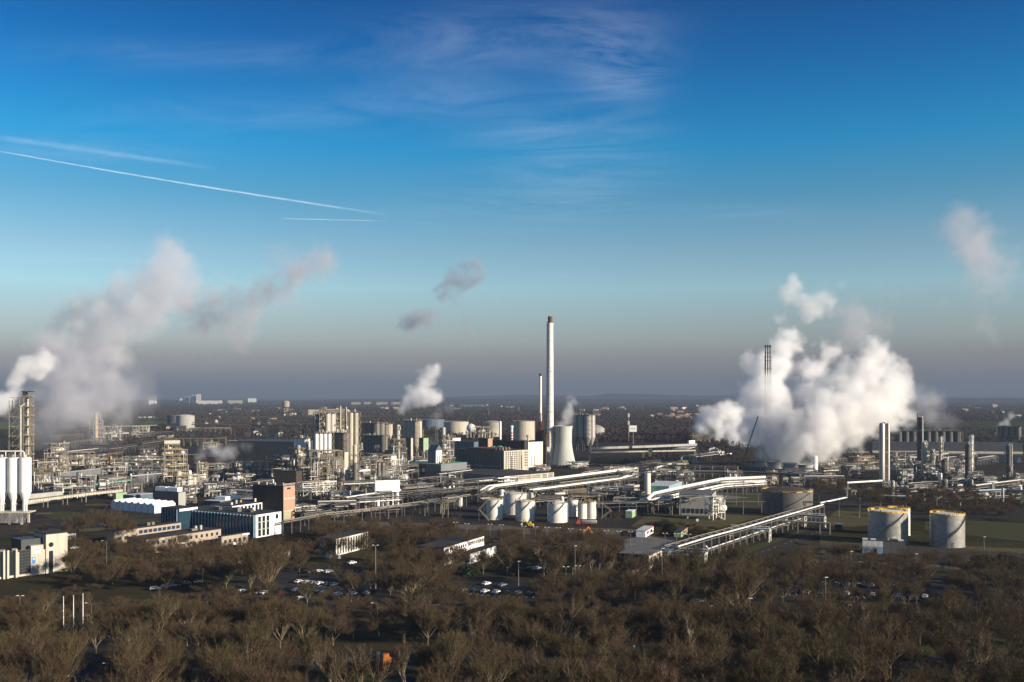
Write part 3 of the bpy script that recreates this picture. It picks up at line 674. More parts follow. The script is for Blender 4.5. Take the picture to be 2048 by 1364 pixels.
def beige_office():
    t, l, w, h = corner_building('office_building', 'long beige two storey office with two rows of small square windows', 'building', 254, 292.5, 442, 1109, 1079.5, 32, 'beige_brick')
    windows_right(t, w, h, 1, 13, 3.9, 6.5, .42, 2, w-1, hf=.62); windows_right(t, w, h, 1, 12, .4, 3.2, .55, 2, w-1, hf=.55, m='glass_dark')
    MB().box(w*.40, w*.50, -.3, 2, 0, 7.0).build('stairwell', 'dark_brick', t); MB().box(w*.38, w*.5, -1.4, -.31, 2.9, 3.5).build('entrance_canopy', 'white_paint', t)
    for x in (w*.75, w*.82): MB().cyl(x, 6, h+.25, h+2.6, .7, 10).build('roof_vent', 'cream_paint', t)
    MB().box(w*.68, w*.76, 5, 7, h+.25, h+1.4).build('roof_unit', 'galvanised', t)
    t, l, w, h = corner_building('office_building', 'low beige extension with white fascia end at the right of the two storey beige office', 'building', 436, 443, 496, 1094, 1073.5, 32, 'beige_brick')
    windows_right(t, w, h, 1, 5, 1, 4, .5, 1, w-1, hf=.6); MB().box(w*.75, w+.5, -.6, -.01, h-.9, h-.1).build('white_fascia', 'white_paint', t)
    t, l, w, h = corner_building('office_building', 'beige rear wing with a bluish window band behind the two storey office', 'building', 214, 228, 362, 1090, 1063, 32, 'beige_brick')
    windows_right(t, w, h, 1, 9, 3.6, 6.6, .8, w*.35, w-.6, m='glass_blue', hf=.62); windows_right(t, w, h, 1, 3, 1.5, 4.5, .6, 1, w*.33, m='glass_dark')
    for q in (.55, .62): MB().box(w*q, w*q+2, 4, 6, h+.25, h+1.8).build('roof_unit', 'galvanised', t)
    t, l, w, h = corner_building('portable_cabin', 'white low cabin with three dark windows behind the pale office tower', 'building', 131, 134, 152, 1082, 1068, 40, 'white_paint')
    windows_right(t, w, h, 1, 3, .8, 3.2, .7, .8, w-.8)
beige_office()
def glass_office():
    t, l, w, h = corner_building('office_building', 'white ended office whose long dark glass side is divided by pale vertical fins', 'building', 360, 511.5, 562.5, 1076, 1030, 30, 'white_paint')
    MB().box(-.14, -.01, .6, l, .4, h-.7).build('glass_wall', 'glass_blue', t)
    me = None
    for k in range(24):
        y = 1+(l-2)*k/23
        if me is None: me = MB().box(-.75, -.15, -.11, .11, .2, h-.2).build('fin', 'pale_blue', t, loc=(0, y, 0)).data
        else: put('fin', me, t, (0, y, 0))
    for z in (4.2, 8.3): MB().box(-.22, -.145, .6, l, z-.25, z+.25).build('spandrel', 'dark_cladding', t)
    for k in range(3): MB().box(w*(.09+.16*k), w*(.2+.16*k), -.08, .05, .6, h-1.2).build('tall_window', 'glass_dark', t)
    for z in (4.5, 8.6): MB().box(w*.08, w*.53, -.13, -.081, z-.2, z+.2).build('green_spandrel', 'light_green', t)
    MB().box(w*.77, w*.88, -.08, .05, h-3.8, h-1.2).build('small_window', 'glass_dark', t)
    for (x, y, sx, sy, z, m) in ((4, 18, 3, 4, 2.4, 'galvanised'), (8, 24, 2, 3, 1.6, 'dirty_white'), (5, 34, 2.5, 4, 1.8, 'steel_grey'), (9, 40, 2, 2, 1.4, 'dirty_white'), (6, 10, 3, 3, 1.3, 'steel_grey'), (12, 14, 2, 2, 1.8, 'dirty_white')): MB().box(x, x+sx, y, y+sy, h+.25, h+.25+z).build('roof_unit', m, t)
    t, l, w, h = corner_building('office_building', 'dark glazed stair block with white roof slab left of the finned office', 'building', 322, 357, 392, 1068, 1018, 30, 'glass_blue')
    MB().box(.5, w+1, -.3, 6, h-1.5, h-.1).build('white_slab', 'white_paint', t)
    for k in range(6): MB().box(-.4, -.01, l*(k+.4)/6, l*(k+.4)/6+.25, .3, h-.3).build('fin', 'pale_blue', t)
    t, l, w, h = corner_building('office_building', 'office with a band of tall white framed windows left of the brick tower', 'building', 420, 464, 566, 1046, 1012.5, 30, 'white_paint')
    windows_right(t, w, h, 1, 14, h-4.6, h-.6, .68, .6, w-.4, hf=.9); windows_right(t, w, h, 1, 14, h-9, h-5, .68, .6, w-.4, hf=.9)
    for k in range(6): MB().cyl(w*(.1+.15*k), 5+k%3*3, h+.2, h+1.7+k%2*.8, .7, 8).build('roof_vent', ['dirty_white', 'cream_paint', 'ochre_paint'][k%3], t)
    t, l, w, h = corner_building('brick_tower', 'pink brick stair tower with a darkened left face and light green door', 'building', 506, 567, 590, 1040, 973, 28, 'pink_brick')
    MB().box(-.16, -.01, 0, l+.1, 0, h-.01).build('shaded_face', 'dark_brick', t)  # thin sheet over the left face: its shade put into a darker brick colour
    for z in (h*.25, h*.62): MB().box(0, w, -.1, -.01, z-.35, z+.35).build('band', 'cream_paint', t)
    MB().box(w*.02, w*.6, -.15, -.01, h*.08, h*.2).build('green_door', 'light_green', t); MB().box(w*.3, w*.6, -.1, -.01, h*.9, h*.95).build('opening', 'glass_dark', t)
    for k in range(4): MB().cyl(w*.3, 3+k*7, h+.2, h+2, .5, 8).build('roof_vent', 'cream_paint', t)
    MB().rail([(0, 0, h+.2), (w, 0, h+.2)], 1.3, .15, 1.5).build('railing', 'dirty_white', t)
    t, l, w, h = corner_building('workshop_building', 'low dark shed with rounded white roof between the finned office and the tent', 'building', 408, 440, 482, 1036, 1003, 26, 'dark_cladding', 'roof_light')
    MB().box(w*.3, w, 1, l*.7, h+.26, h+2.4).build('roof_box', 'white_paint', t)
    t, l, w, h = corner_building('workshop_building', 'wide low dark workshop with pale flat roof behind the finned office', 'building', 470, 508, 560, 1022, 1000, 26, 'dark_cladding', 'roof_light')
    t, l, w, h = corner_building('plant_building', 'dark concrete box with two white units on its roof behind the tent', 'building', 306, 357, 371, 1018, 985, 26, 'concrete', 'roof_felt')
    MB().box(-.14, -.01, 0, l, 0, h-.01).build('shaded_side', 'dark_cladding', t)  # shade on the face turned from the sun, put into a darker panel colour
    for y in (2, l*.55): MB().box(1, w-1, y, y+l*.4, h+.25, h+3.2).build('roof_unit', 'tent_fabric', t)
    # tent
    X0, Y0 = G(309, 1027); h = 5.2; a = math.radians(31); l = along(X0, Y0, -math.cos(a), math.sin(a), 222); w = along(X0, Y0, math.sin(a), math.cos(a), 351)
    t = thing('event_tent', 'white multi bay tent with a zigzag row of small gables beside the dark box building', 'tent', (X0, Y0), PI/2-a)
    MB().box(0, w, 0, l, 0, h).build('wall', 'tent_fabric', t); n = 7; R = MB()
    for k in range(n):
        y0, y1 = l*k/n, l*(k+1)/n; ym = (y0+y1)/2; b = len(R.v)
        R.v += [(-.3, y0, h), (-.3, ym, h+1.9), (-.3, y1, h), (w+.3, y0, h), (w+.3, ym, h+1.9), (w+.3, y1, h)]; R.f += [(b, b+1, b+2), (b+3, b+5, b+4), (b, b+3, b+4, b+1), (b+1, b+4, b+5, b+2), (b, b+2, b+5, b+3)]
    R.build('roof', 'tent_fabric', t)
    P = MB()
    for k in range(n+1): P.beam((-.1, l*k/n, 0), (-.1, l*k/n, h), .25)
    P.build('frame', 'pale_blue', t)
glass_office()
def silo_battery_left():
    Y = 625; t = thing('silo', 'row of tall white silos on tapering necks at the left edge above a canopy', 'silo', (xat(27, Y), Y), 0); r = 11.6*Y/FPX
    zt, zc, zn, zb = zat(915, Y), zat(984, Y), zat(1001, Y), zat(1022, Y)
    me = None
    for k in range(-3, 2):
        x = k*23.3*Y/FPX
        if me is None: me = MB().lathe([(r*.38, zb), (r*.42, zn-.3), (r*.44, zn), (r*.97, zc-.25), (r, zc), (r, zc+.2), (r, zt-.7), (r, zt-.5), (r*.94, zt), (.1, zt+.5)], n=28).build('silo', 'white_paint', t, True, loc=(x, 0, 0)).data
        else: put('silo', me, t, (x, 0, 0))
        MB().cyl(x, 0, zt+.3, zt+1.8, 1.1, 10).build('roof_hatch', 'cream_paint', t)
        MB().path([(x+r*.6, -r*.5, zb), (x+r*.6, -r*.5, zb+4), (x+r*.9, -r*.5, zb+5)], .25, 6).build('feed_pipe', 'cream_paint', t)
    W = r*5.2
    MB().box(-W*1.55, W*.62, -6, 5, zb-.7, zb-.003).build('platform', 'cream_paint', t)
    C = MB()
    for k in range(46): x = -W*1.5+k*(W*2.15)/46; C.quad((x, -6, zb-.8), (x+.55, -6, zb-.8), (x+.55, -9.5, zb-6.4), (x, -9.5, zb-6.4)); C.quad((x+.55, -6, zb-.8), (x+.72, -6.1, zb-.6), (x+.72, -9.6, zb-6.2), (x+.55, -9.5, zb-6.4))
    C.build('canopy', 'aluminium', t)
    for x in (-W*1.2, -W*.8, -W*.4, 0, W*.4):
        for y in (-5, 4): MB().beam((x, y, 0), (x, y, zb-.7), 1.1).build('leg', 'cream_paint', t)
    MB().path([(-W*1.5, -1, zt+4), (W*.32, -1, zt+4), (W*.38, -1, zt+3.2), (W*.38, -1, zt+.5)], .45, 8).build('header_pipe', 'pipe_white', t, True)
    for x in (-r*3.4, -r*1.2, r*.4): MB().path([(x, -1, zt+4), (x, -1, zt+.4)], .3, 6).build('drop_pipe', 'pipe_white', t, True)
    MB().rail([(-W*1.5, -r, zt), (r*3, -r, zt)], 1.2, .1, 2.2).build('railing', 'galvanised', t)
silo_battery_left()
def gallery(label, pts, w, h, wall, roof, rib=3.0, legs=18, name='conveyor_gallery', cat='conveyor gallery', ribm='galvanised'):
    P = [Vector((*G(p[0], p[1], p[2]), p[2])) for p in pts]; o = P[0].copy(); o.z = 0; P = [p-o for p in P]; t = thing(name, label, cat, o)
    B = MB(); R = MB(); K = MB()
    for a, b in zip(P, P[1:]):
        B.beam(a+Vector((0,0,h/2)), b+Vector((0,0,h/2)), w, h); R.beam(a+Vector((0,0,h+.16)), b+Vector((0,0,h+.16)), w+.6, .25)
        L = (b-a).length; s = Vector((-(b-a).y, (b-a).x, 0)).normalized()
        for i in range(int(L/rib)+1):
            p = a.lerp(b, min(1, i*rib/L))
            for q in (-1, 1): K.beam(p+s*q*(w/2+.06), p+s*q*(w/2+.06)+Vector((0,0,h)), .14)
        for i in range(max(2, int(L/legs)+1)):
            p = a.lerp(b, i/max(1, int(L/legs))); M_ = MB()
            for q in (-.5, .5): M_.beam((p.x+s.x*q*w, p.y+s.y*q*w, 0), (p.x+s.x*q*w, p.y+s.y*q*w, p.z), .5)
            M_.build('trestle', 'steel_cream', t)
    B.build('gallery', wall, t); R.build('roof', roof, t); K.build('rib', ribm, t); return t
gallery('long grey ribbed conveyor gallery running right from behind the white silos', [(40, 968, 9), (258, 941, 9)], 4, 5.2, 'grey_cladding', 'cream_paint')
gallery('open cream pipe gallery sloping down beside the grey shed right of the silos', [(50, 1006, 5), (168, 991, 5), (242, 983, 5)], 4, 1.8, 'cream_paint', 'steel_cream', 2.4)
gallery('dark green roofed loading canopy ending above the tent', [(126, 978, 7), (256, 961, 7)], 7, .8, 'green_paint', 'green_paint', 6)
t, l, w, h = corner_building('shed', 'long low grey shed right of the white silos', 'building', 48, 56, 126, 1010, 990, 30, 'concrete', 'roof_light'); windows_right(t, w, h, 1, 2, 1, 3, .5)
t, l, w, h = corner_building('shed', 'small white kiosk with dark windows in front of the ribbed conveyor gallery', 'building', 73, 75, 88, 984, 976, 30, 'white_paint'); windows_right(t, w, h, 1, 3, .6, 2.6, .6)
t, l, w, h = corner_building('shed', 'small light green low shed at the end of the loading canopy', 'building', 226, 232, 254, 1000, 987, 30, 'light_green', 'light_green')
t, l, w, h = corner_building('shed', 'dull red roofed low shed among the pipe racks above the loading canopy', 'building', 132, 140, 178, 976, 966, 20, 'dark_brick', 'red_paint')
t, l, w, h = corner_building('workshop_building', 'pale blue grey workshop behind the tent', 'building', 246, 268, 306, 1012, 991, 26, 'blue_cladding', 'roof_light')
# ------------------------------------------------------------------ steel tower, far left
def steel_tower():
    Y = 900; k = Y/FPX; x0 = xat(40, Y); t = thing('steel_tower', 'tall yellow and grey steel tower with a dark cap behind the white silos', 'process tower', (x0, Y), math.radians(12))
    H_ = zat(795, Y); w = 19*k; F = MB(); n = 9; d = 10
    for x in (-w*1.05, -w*.05, w*.3, w*1.05):
        for y in (0, d): F.beam((x, y, 0), (x, y, H_ if x > -w*.5 else H_*.97), .55)
    for i in range(n+1):
        z = H_*(i/n)
        for y in (0, d): F.beam((-w*1.05, y, z), (w*1.05, y, z), .4)
        if i < n:
            for (a, b) in ((-w*1.05, -w*.05), (w*.3, w*1.05)): F.beam((a, 0, z), (b, 0, z+H_/n), .28); F.beam((b, d, z), (a, d, z+H_/n), .28)
            F.beam((w*1.05, 0, z), (w*1.05, d, z+H_/n), .25)
    F.build('steel_frame', 'steel_cream', t)
    for i in range(2, n+1):
        z = H_*i/n; MB().box(-w*.1, w*1.15, -.8, d, z+.21, z+.35).build('deck', 'steel_cream', t); MB().rail([(-w*.1, d, z+.35), (-w*.1, -.8, z+.35), (w*1.15, -.8, z+.35), (w*1.15, d, z+.35)], 1.2, .16, 2).build('railing', 'ochre_paint', t)
    MB().lathe([(2.2, 3), (2.2, H_*.55), (1.6, H_*.6), (1.6, H_-1), (.1, H_)], w*.55, d*.5, 18).build('column', 'cream_paint', t, True)
    MB().path([(w*.1, -.6, 4), (w*.1, -.6, H_*.9), (w*.5, -.6, H_*.93)], .5, 8).build('pipe', 'pipe_white', t, True)
    MB().path([(w*.9, -.5, 8), (w*.9, -.5, H_*.8), (w*.6, -.5, H_*.84)], .32, 8).build('pipe', 'steel_cream', t, True)
    MB().box(w*.15, w*1.0, 1, d-2, H_+.5, H_+1.2).build('cap', 'steel_dark', t); MB().box(w*.2, w*.55, 1.5, d-3, H_+.3, H_+5).build('cap', 'steel_dark', t)
    MB().box(w*.1, w*1.1, .5, d-1, H_+5, H_+5.9).build('cap', 'steel_dark', t)
    for z in (H_*.1, H_*.16, H_*.22): MB().box(-w*1.0, -w*.1, 1, d, z, z+4).build('dark_vessel', 'steel_dark', t)
    t = thing('frame_tower', 'dark open braced steel frame beside the tall yellow tower at the left edge', 'steel frame', (xat(6, 880), 880)); F = MB(); s = 880/FPX
    for x in (-14*s, 0, 14*s):
        for y in (0, 8): F.beam((x, y, 0), (x, y, zat(878, 880)), .6)
    for z in (zat(905, 880), zat(878, 880)):
        for y in (0, 8): F.beam((-14*s, y, z), (14*s, y, z), .9)
    F.beam((-14*s, 0, zat(905, 880)), (0, 0, zat(878, 880)), .5); F.beam((14*s, 0, zat(905, 880)), (0, 0, zat(878, 880)), .5); F.build('steel_frame', 'steel_dark', t)
steel_tower()
# ------------------------------------------------------------------ small near things
def pump_house():
    t, l, w, h = corner_building('pump_house', 'flat pump house with a blue, white and brown side below the yellow railed tanks', 'building', 1725, 1811, 1821, 1110, 1084, 18, 'pink_brick')
    MB().box(-.12, -.01, l*.52, l, 0, h*.52).build('blue_panel', 'pale_blue', t); MB().box(-.12, -.01, l*.52, l, h*.53, h-.05).build('white_panel', 'dirty_white', t)
    MB().box(-.12, -.01, 0, l*.51, 0, h-.05).build('brown_panel', 'concrete_dark', t); MB().box(-.2, -.121, l*.66, l*.75, 0, 2.6).build('door', 'glass_dark', t)
    for (y, z) in ((l*.95, .7), (l*.76, .6), (l*.12, .7)): MB().box(.5, 2, y-1.5, y+1, h+.25, h+.25+z).build('roof_unit', 'white_paint', t)
    MB().path([(1, l*.4, h+.3), (1, l*.4, h+1.6), (1, l*.3, h+1.9), (2.5, l*.22, h+1.9)], .22, 6).build('roof_pipe', 'cream_paint', t)
pump_house()
def car_park_office():
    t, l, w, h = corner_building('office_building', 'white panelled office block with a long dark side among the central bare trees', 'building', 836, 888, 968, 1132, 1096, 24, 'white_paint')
    MB().box(-.14, -.01, 0, l, 0, h-.1).build('shaded_side', 'dark_cladding', t)  # left face of the white block: shade painted as a dark panel
    windows_right(t, w, h, 3, 10, .6, h-.4, .55, .8, w*.55, hf=.55); windows_right(t, w, h, 1, 8, h-3, h-.4, .6, w*.58, w-.5)
    t, l, w, h = corner_building('office_building', 'low white wall building with a yellow marked doorway right of the panelled office', 'building', 922, 941, 993, 1128, 1108, 24, 'white_paint'); MB().box(.4, 1.2, -.1, -.01, 0, 2.4).build('door', 'orange_paint', t)
    t, l, w, h = corner_building('shed', 'dark workshop with a tall banded right side left of the light mast', 'building', 638, 672, 736, 1112, 1078, 24, 'dirty_white'); MB().box(-.14, -.01, 0, l, 0, h-.1).build('shaded_side', 'dark_cladding', t); windows_right(t, w, h, 1, 12, .5, h-.5, .45, .6, w-.5, hf=.95)  # left side: shade painted in as dark cladding over the pale wall
    t, l, w, h = corner_building('gatehouse', 'grey flat roofed gatehouse with a white end behind the slatted fence', 'building', 1244, 1297, 1324, 1140, 1110, 24, 'dirty_white'); MB().box(-.14, -.01, 0, l, 0, h-.1).build('shaded_side', 'concrete_dark', t)  # left wall panel carries the shade as a darker colour
    MB().box(-3, w+6, -2, l+1, h+.3, h+.6).build('canopy_roof', 'concrete_dark', t)
    windows_right(t, w, h, 1, 3, 1, h-1, .4)
    t, l, w, h = corner_building('shed', 'cream low shed seen through the big tree right of the beige office', 'building', 470, 476, 580, 1134, 1122, 30, 'cream_paint'); windows_right(t, w, h, 1, 14, .4, h-.4, .3, hf=.8)
    t, l, w, h = corner_building('portable_cabin', 'white site cabin with red edged roof and two dark windows on the gravel yard', 'building', 1272, 1291, 1307, 1075, 1062, 20, 'white_paint', 'roof_light'); windows_right(t, w, h, 1, 2, 1, 3.2, .5); MB().box(-.1, w+.1, -.3, -.21, h-.15, h+.3).build('red_fascia', 'red_paint', t)
    t, l, w, h = corner_building('portable_cabin', 'pale green container cabin with a red edge on the gravel yard', 'building', 1348, 1362, 1375, 1075, 1064, 20, 'light_green', 'roof_felt'); MB().box(-.1, w+.1, -.3, -.21, h-.15, h+.3).build('red_fascia', 'red_paint', t)
    t, l, w, h = corner_building('portable_cabin', 'white and light green cabin by the edge of the dry lawn', 'building', 1251, 1264, 1271, 1036, 1023, 20, 'light_green', 'white_paint')
    t, l, w, h = corner_building('bus_shelter', 'small dark shelter with white roof left of the yellow railed tanks', 'shelter', 1670, 1684, 1693, 1062, 1049, 16, 'dark_cladding', 'white_paint')
    pass
car_park_office()
# ------------------------------------------------------------------ tanks
tank('storage_tank', 'white tank with a zigzag stair at its left, leftmost of the small white tanks', 988, 1040, 34, 1001, rail='ochre_paint', group='white tanks beside the service road')
tank('storage_tank', 'tall white tank standing behind the two stair tanks, largest of the small white tanks', 1030, 1030, 46, 989, rail='steel_cream', group='white tanks beside the service road')
tank('storage_tank', 'white tank with a slanting stair shadow in front of the tallest white tank', 1050, 1043, 39, 1004, rail='ochre_paint', group='white tanks beside the service road')
tank('storage_tank', 'isolated cream white tank with a coned roof right of the tallest white tank', 1115.5, 1046, 40, 1008, rail='galvanised', group='white tanks beside the service road', dome=.25)
tank('storage_tank', 'slim white tank partly behind the isolated cream tank', 1146, 1034, 22, 1001, rail='galvanised', group='white tanks beside the service road', stair=False)
tank('storage_tank', 'rust streaked white tank above the tanker truck, second from right', 1166, 1038, 20, 1008, rail='ochre_paint', group='white tanks beside the service road', stair=False)
tank('storage_tank', 'white tank with yellow railing above the tanker truck, rightmost of the small white tanks', 1183, 1038, 20, 1005, rail='ochre_paint', group='white tanks beside the service road', stair=False)
tank('storage_tank', 'small grey domed tank behind the white tanks beside a pipe rack', 1060, 1013, 16, 992, rail='ochre_paint', group='white tanks beside the service road', dome=.5, stair=False)
tank('storage_tank', 'wide tank with a dark rusty coned roof and ochre rim railing', 1588, 1032, 102, 986, wallm='concrete_dark', roofm='rust_brown_roof', rail='ochre_paint', dome=.16)  # shadow on the wall is put into its darker colour
tank('storage_tank', 'grey steel tank with heavy yellow railings and a yellow stair, behind the pump house', 1790, 1090, 77, 1027, wallm='pipe_silver', rail='yellow_paint', dome=.06, group='steel tanks with yellow railings')
tank('storage_tank', 'smooth grey steel tank with yellow railings, rightmost of the two big steel tanks', 1909, 1096, 66, 1032, wallm='pipe_silver', rail='yellow_paint', dome=.06, group='steel tanks with yellow railings')
t = tank('storage_tank', 'white walled tank close behind the grey one with the yellow stair', 1806, 1072, 42, 1020, wallm='white_paint', rail='yellow_paint', dome=.06, stair=False)
# big external stairs of two tanks
def zig_stair(label, px, by, wpx, hpx, m, flip=1):
    X0, Y0 = G(px, by); k = Y0/FPX; t = thing('stairway', label, 'stair', (X0, Y0)); w = wpx*k; h = hpx*k; S = MB()
    for (a, b) in (((w, 0, 0), (0, 0, h*.5)), ((0, 0, h*.5), (w, 0, h))):
        a = Vector((a[0]*flip, a[1], a[2])); b = Vector((b[0]*flip, b[1], b[2]))
        S.beam(a, b, .9, .18); 
        for q in (-.6, .6): S.beam(a+Vector((0, q, 1.1)), b+Vector((0, q, 1.1)), .1); S.beam(a+Vector((0, q, .6)), b+Vector((0, q, .6)), .08)
    S.build('flight', m, t); MB().box(-1, 1.2, -.8, .8, h*.5-.1, h*.5+.1).build('landing', m, t)
    P = MB(); P.beam((0, 0, 0), (0, 0, h*.5), .2); P.beam((w*.5*flip, .5, 0), (w*.5*flip, .5, h*.75), .18); P.build('post', 'galvanised', t)
zig_stair('rusty zigzag stairway standing at the left of the leftmost white tank', 958, 1042, 20, 44, 'steel_cream')
zig_stair('ochre stairway leaning towards the bushy tree, right of the white tanks', 1222, 1038, 20, 32, 'steel_cream', -1)
# ------------------------------------------------------------------ vehicles
def truck(name, label, px, by, L, rz, cab, load, cat='truck', kind='tanker'):
    X0, Y0 = G(px, by); t = thing(name, label, cat, (X0, Y0), rz)
    c = MB(); n = 0; prof = [(L/2-2.4, .6), (L/2-2.4, 3.1), (L/2-.9, 3.2), (L/2-.25, 2.2), (L/2, 1.7), (L/2, .6)]
    for sy in (-1.2, 1.2): c.v += [(x, sy, z) for x, z in prof]
    k = len(prof)
    for i in range(k): c.f.append((i, (i+1)%k, k+(i+1)%k, k+i))
    c.f.append(tuple(range(k))); c.f.append(tuple(k+i for i in range(k))[::-1]); c.build('cab', cab, t)
    MB().quad((L/2-.2, -1.05, 2.2), (L/2-.2, 1.05, 2.2), (L/2-.78, 1.05, 3.0), (L/2-.78, -1.05, 3.0)).build('windscreen', 'glass_dark', t)
    MB().box(-L/2, L/2-2.5, -.5, .5, .75, 1.05).build('chassis', 'steel_dark', t)
    if kind == 'tanker':
        MB().drum((-L/2+.8, 0, 2.15), (L/2-3.4, 0, 2.15), 1.15).build('tank', load, t, True); MB().box(-L/2+.6, L/2-3.3, -1.2, 1.2, 1.06, 1.3).build('tank_band', 'red_paint', t)
    elif kind == 'skip':
        MB().box(-L/2+.2, L/2-4.6, -1.2, 1.2, 1.1, 2.3).build('load_frame', load, t)
        for x in np.linspace(-L/2+1, L/2-5, 6): MB().box(x, x+.25, -1.24, 1.24, 1.1, 2.9).build('stanchion', 'steel_grey', t)
        MB().box(-L/2-.1, -L/2+.15, -1.2, 1.2, .8, 2.9).build('rear_board', 'yellow_paint', t); MB().box(L/2-4.4, L/2-3.4, -1, 1, 1.1, 3.6).build('crane_base', 'galvanised', t)
    me = None
    for x in (L/2-1.2, -L/2+1.2, -L/2+2.5, -L/2+3.8, L/2-4.2):
        for sy in (-1.1, 1.1):
            if me is None: me = MB().path([(0, -.17, 0), (0, .17, 0)], .5, 14).build('wheel', 'tyre', t, loc=(x, sy, .5)).data
            else: put('wheel', me, t, (x, sy, .5))
    return t
truck('lorry', 'orange cabbed lorry with a long dark load on the bottom road', 727, 1330, 16.5, math.radians(6), 'orange_paint', 'steel_dark', kind='skip')
truck('tanker_truck', 'silver tanker truck with a red cab parked below the white tanks', 1174, 1050, 13, math.radians(176), 'red_paint', 'pipe_silver')
def excavator(label, px, by, rz=0.3, s=1.0, cat='excavator', m='yellow_paint'):
    X0, Y0 = G(px, by); t = thing('excavator', label, cat, (X0, Y0), rz); t.scale = (s, s, s)
    MB().box(-1.3, 1.3, -1.4, 1.4, 1.05, 1.9).build('body', m, t); MB().box(.1, 1.25, -1.35, -.2, 1.91, 3.0).build('cab', m, t)
    for sy in (-1.2, 1.2): MB().drum((-1.5, sy, .5), (1.5, sy, .5), .48).build('track', 'tyre', t)
    MB().beam((1.2, .3, 1.6), (3.6, .3, 4.2), .4).beam((3.6, .3, 4.2), (5.0, .3, 2.0), .32).build('arm', m, t); MB().box(4.7, 5.4, -.3, .9, 1.2, 2.0).build('bucket', 'dirty_white', t)
excavator('yellow excavator with raised arm on the service road in front of the white tanks', 1062, 1055, 2.9, 1.15)
excavator('small orange digger parked on the gravel yard among the lamp posts', 1164, 1072, .4, 1.2, m='orange_paint')
for (px, by, lab) in ((1375, 1037, 'small pale blue valve box on the dry lawn, the left of two'), (1394, 1043, 'small pale blue valve box on the dry lawn, the right of two')):
    X0, Y0 = G(px, by); t = thing('valve_box', lab, 'valve box', (X0, Y0), .3); MB().box(-.9, .9, -.5, .5, .5, 1.7).build('cabinet', 'pale_blue', t); MB().path([(-1.2, 0, 0), (-1.2, 0, 1), (-.9, 0, 1)], .15, 6).build('pipe', 'blue_paint', t); MB().box(-.6, .6, -.4, .4, 0, .499).build('plinth', 'concrete', t)
rnd = random.Random(42)
CARROWS = [  # (px0, py0, px1, py1, n, colours, kinds, label, heading)
 (592, 1183, 648, 1189, 6, ['silver', 'blue', 'yellow', 'black', 'black', 'silver'], .45, 'front row, central car park'),
 (598, 1166, 668, 1172, 6, ['white', 'white', 'silver', 'white', 'grey', 'silver'], .45, 'middle row, central car park'),
 (622, 1145, 656, 1146, 3, ['silver', 'white', 'white'], .6, 'back row, central car park'),
 (676, 1192, 734, 1189, 3, ['white', 'white', 'silver'], .55, 'right end of central car park'),
 (470, 1185, 560, 1190, 7, ['black', 'white', 'black', 'silver', 'white', 'black', 'red'], .45, 'left part of central car park'),
 (600, 1200, 630, 1202, 3, ['white', 'black', 'black'], .45, 'nearest row, central car park'),
 (310, 1180, 392, 1166, 5, ['silver', 'blue', 'white', 'silver', 'silver'], 1.2, 'kerb below the beige office'),
 (972, 1170, 1004, 1173, 2, ['white', 'silver'], .6, 'upper row of small car park'),
 (926, 1183, 1080, 1192, 8, ['white', 'black', 'white', 'white', 'black', 'silver', 'black', 'silver'], .5, 'lower row of small car park'),
 (1042, 1142, 1076, 1139, 5, ['black', 'grey', 'black', 'silver', 'white'], .5, 'shaded spaces right of white office'),
 (1555, 1166, 1790, 1176, 11, ['silver', 'white', 'white', 'grey', 'white', 'silver', 'white', 'black', 'white', 'white', 'silver'], .5, 'top row, wooded right car park'),
 (1538, 1184, 1850, 1196, 13, ['red', 'silver', 'blue', 'white', 'white', 'silver', 'white', 'grey', 'white', 'white', 'white', 'silver', 'white'], .5, 'middle row, wooded right car park'),
 (1550, 1228, 1890, 1242, 10, ['black', 'silver', 'grey', 'white', 'silver', 'white', 'grey', 'silver', 'white', 'white'], .5, 'near row, wooded right car park'),
 (1395, 1206, 1404, 1224, 2, ['white', 'silver'], .9, 'lane beside right car park'),
 (1214, 1158, 1262, 1161, 2, ['silver', 'black'], 1.3, 'road in front of the gatehouse lawn')]
for (a, b, c, d, n, cols, hd, lab) in CARROWS:
    for i in range(n):
        f = i/max(1, n-1); px, py = a+(c-a)*f+rnd.uniform(-1, 1), b+(d-b)*f; X0, Y0 = G(px, py); k = rnd.choice(['hatch', 'hatch', 'wagon'])
        nth = ['first', 'second', 'third', 'fourth', 'fifth', 'sixth', 'seventh', 'eighth', 'ninth', 'tenth', 'eleventh', 'twelfth', 'thirteenth'][i]
        car((k, cols[i % len(cols)]), (X0, Y0, .09), -hd+rnd.uniform(-.06, .06) if hd < .8 else -hd, '%s car, %s from left, %s' % (cols[i % len(cols)], nth, lab), 'cars in the '+lab)
for (px, py, c, rz, lab) in ((655, 1117, 'silver', .9, 'silver van parked in front of the dark workshop, the left of two'), (672, 1118, 'silver', .9, 'silver van parked in front of the dark workshop, the right of two'), (264, 1252, 'white', 1.2, 'white van on the lane behind the lower left trees'), (1262, 1178, 'black', 1.45, 'black van waiting in front of the gatehouse fence'), (150, 1098, 'white', -1.2, 'white car on the lane right of the pale office tower'), (204, 1052, 'silver', 1.2, 'silver car behind the round bare tree at the left'), (704, 1128, 'white', -.7, 'white car alone at the edge of the back row in the central car park'), (474, 1092, 'white', -.8, 'white van beside the low beige extension')):
    X0, Y0 = G(px, py); car(('van' if 'van' in lab else 'hatch', c), (X0, Y0, .08), rz, lab, 'single parked vehicles')
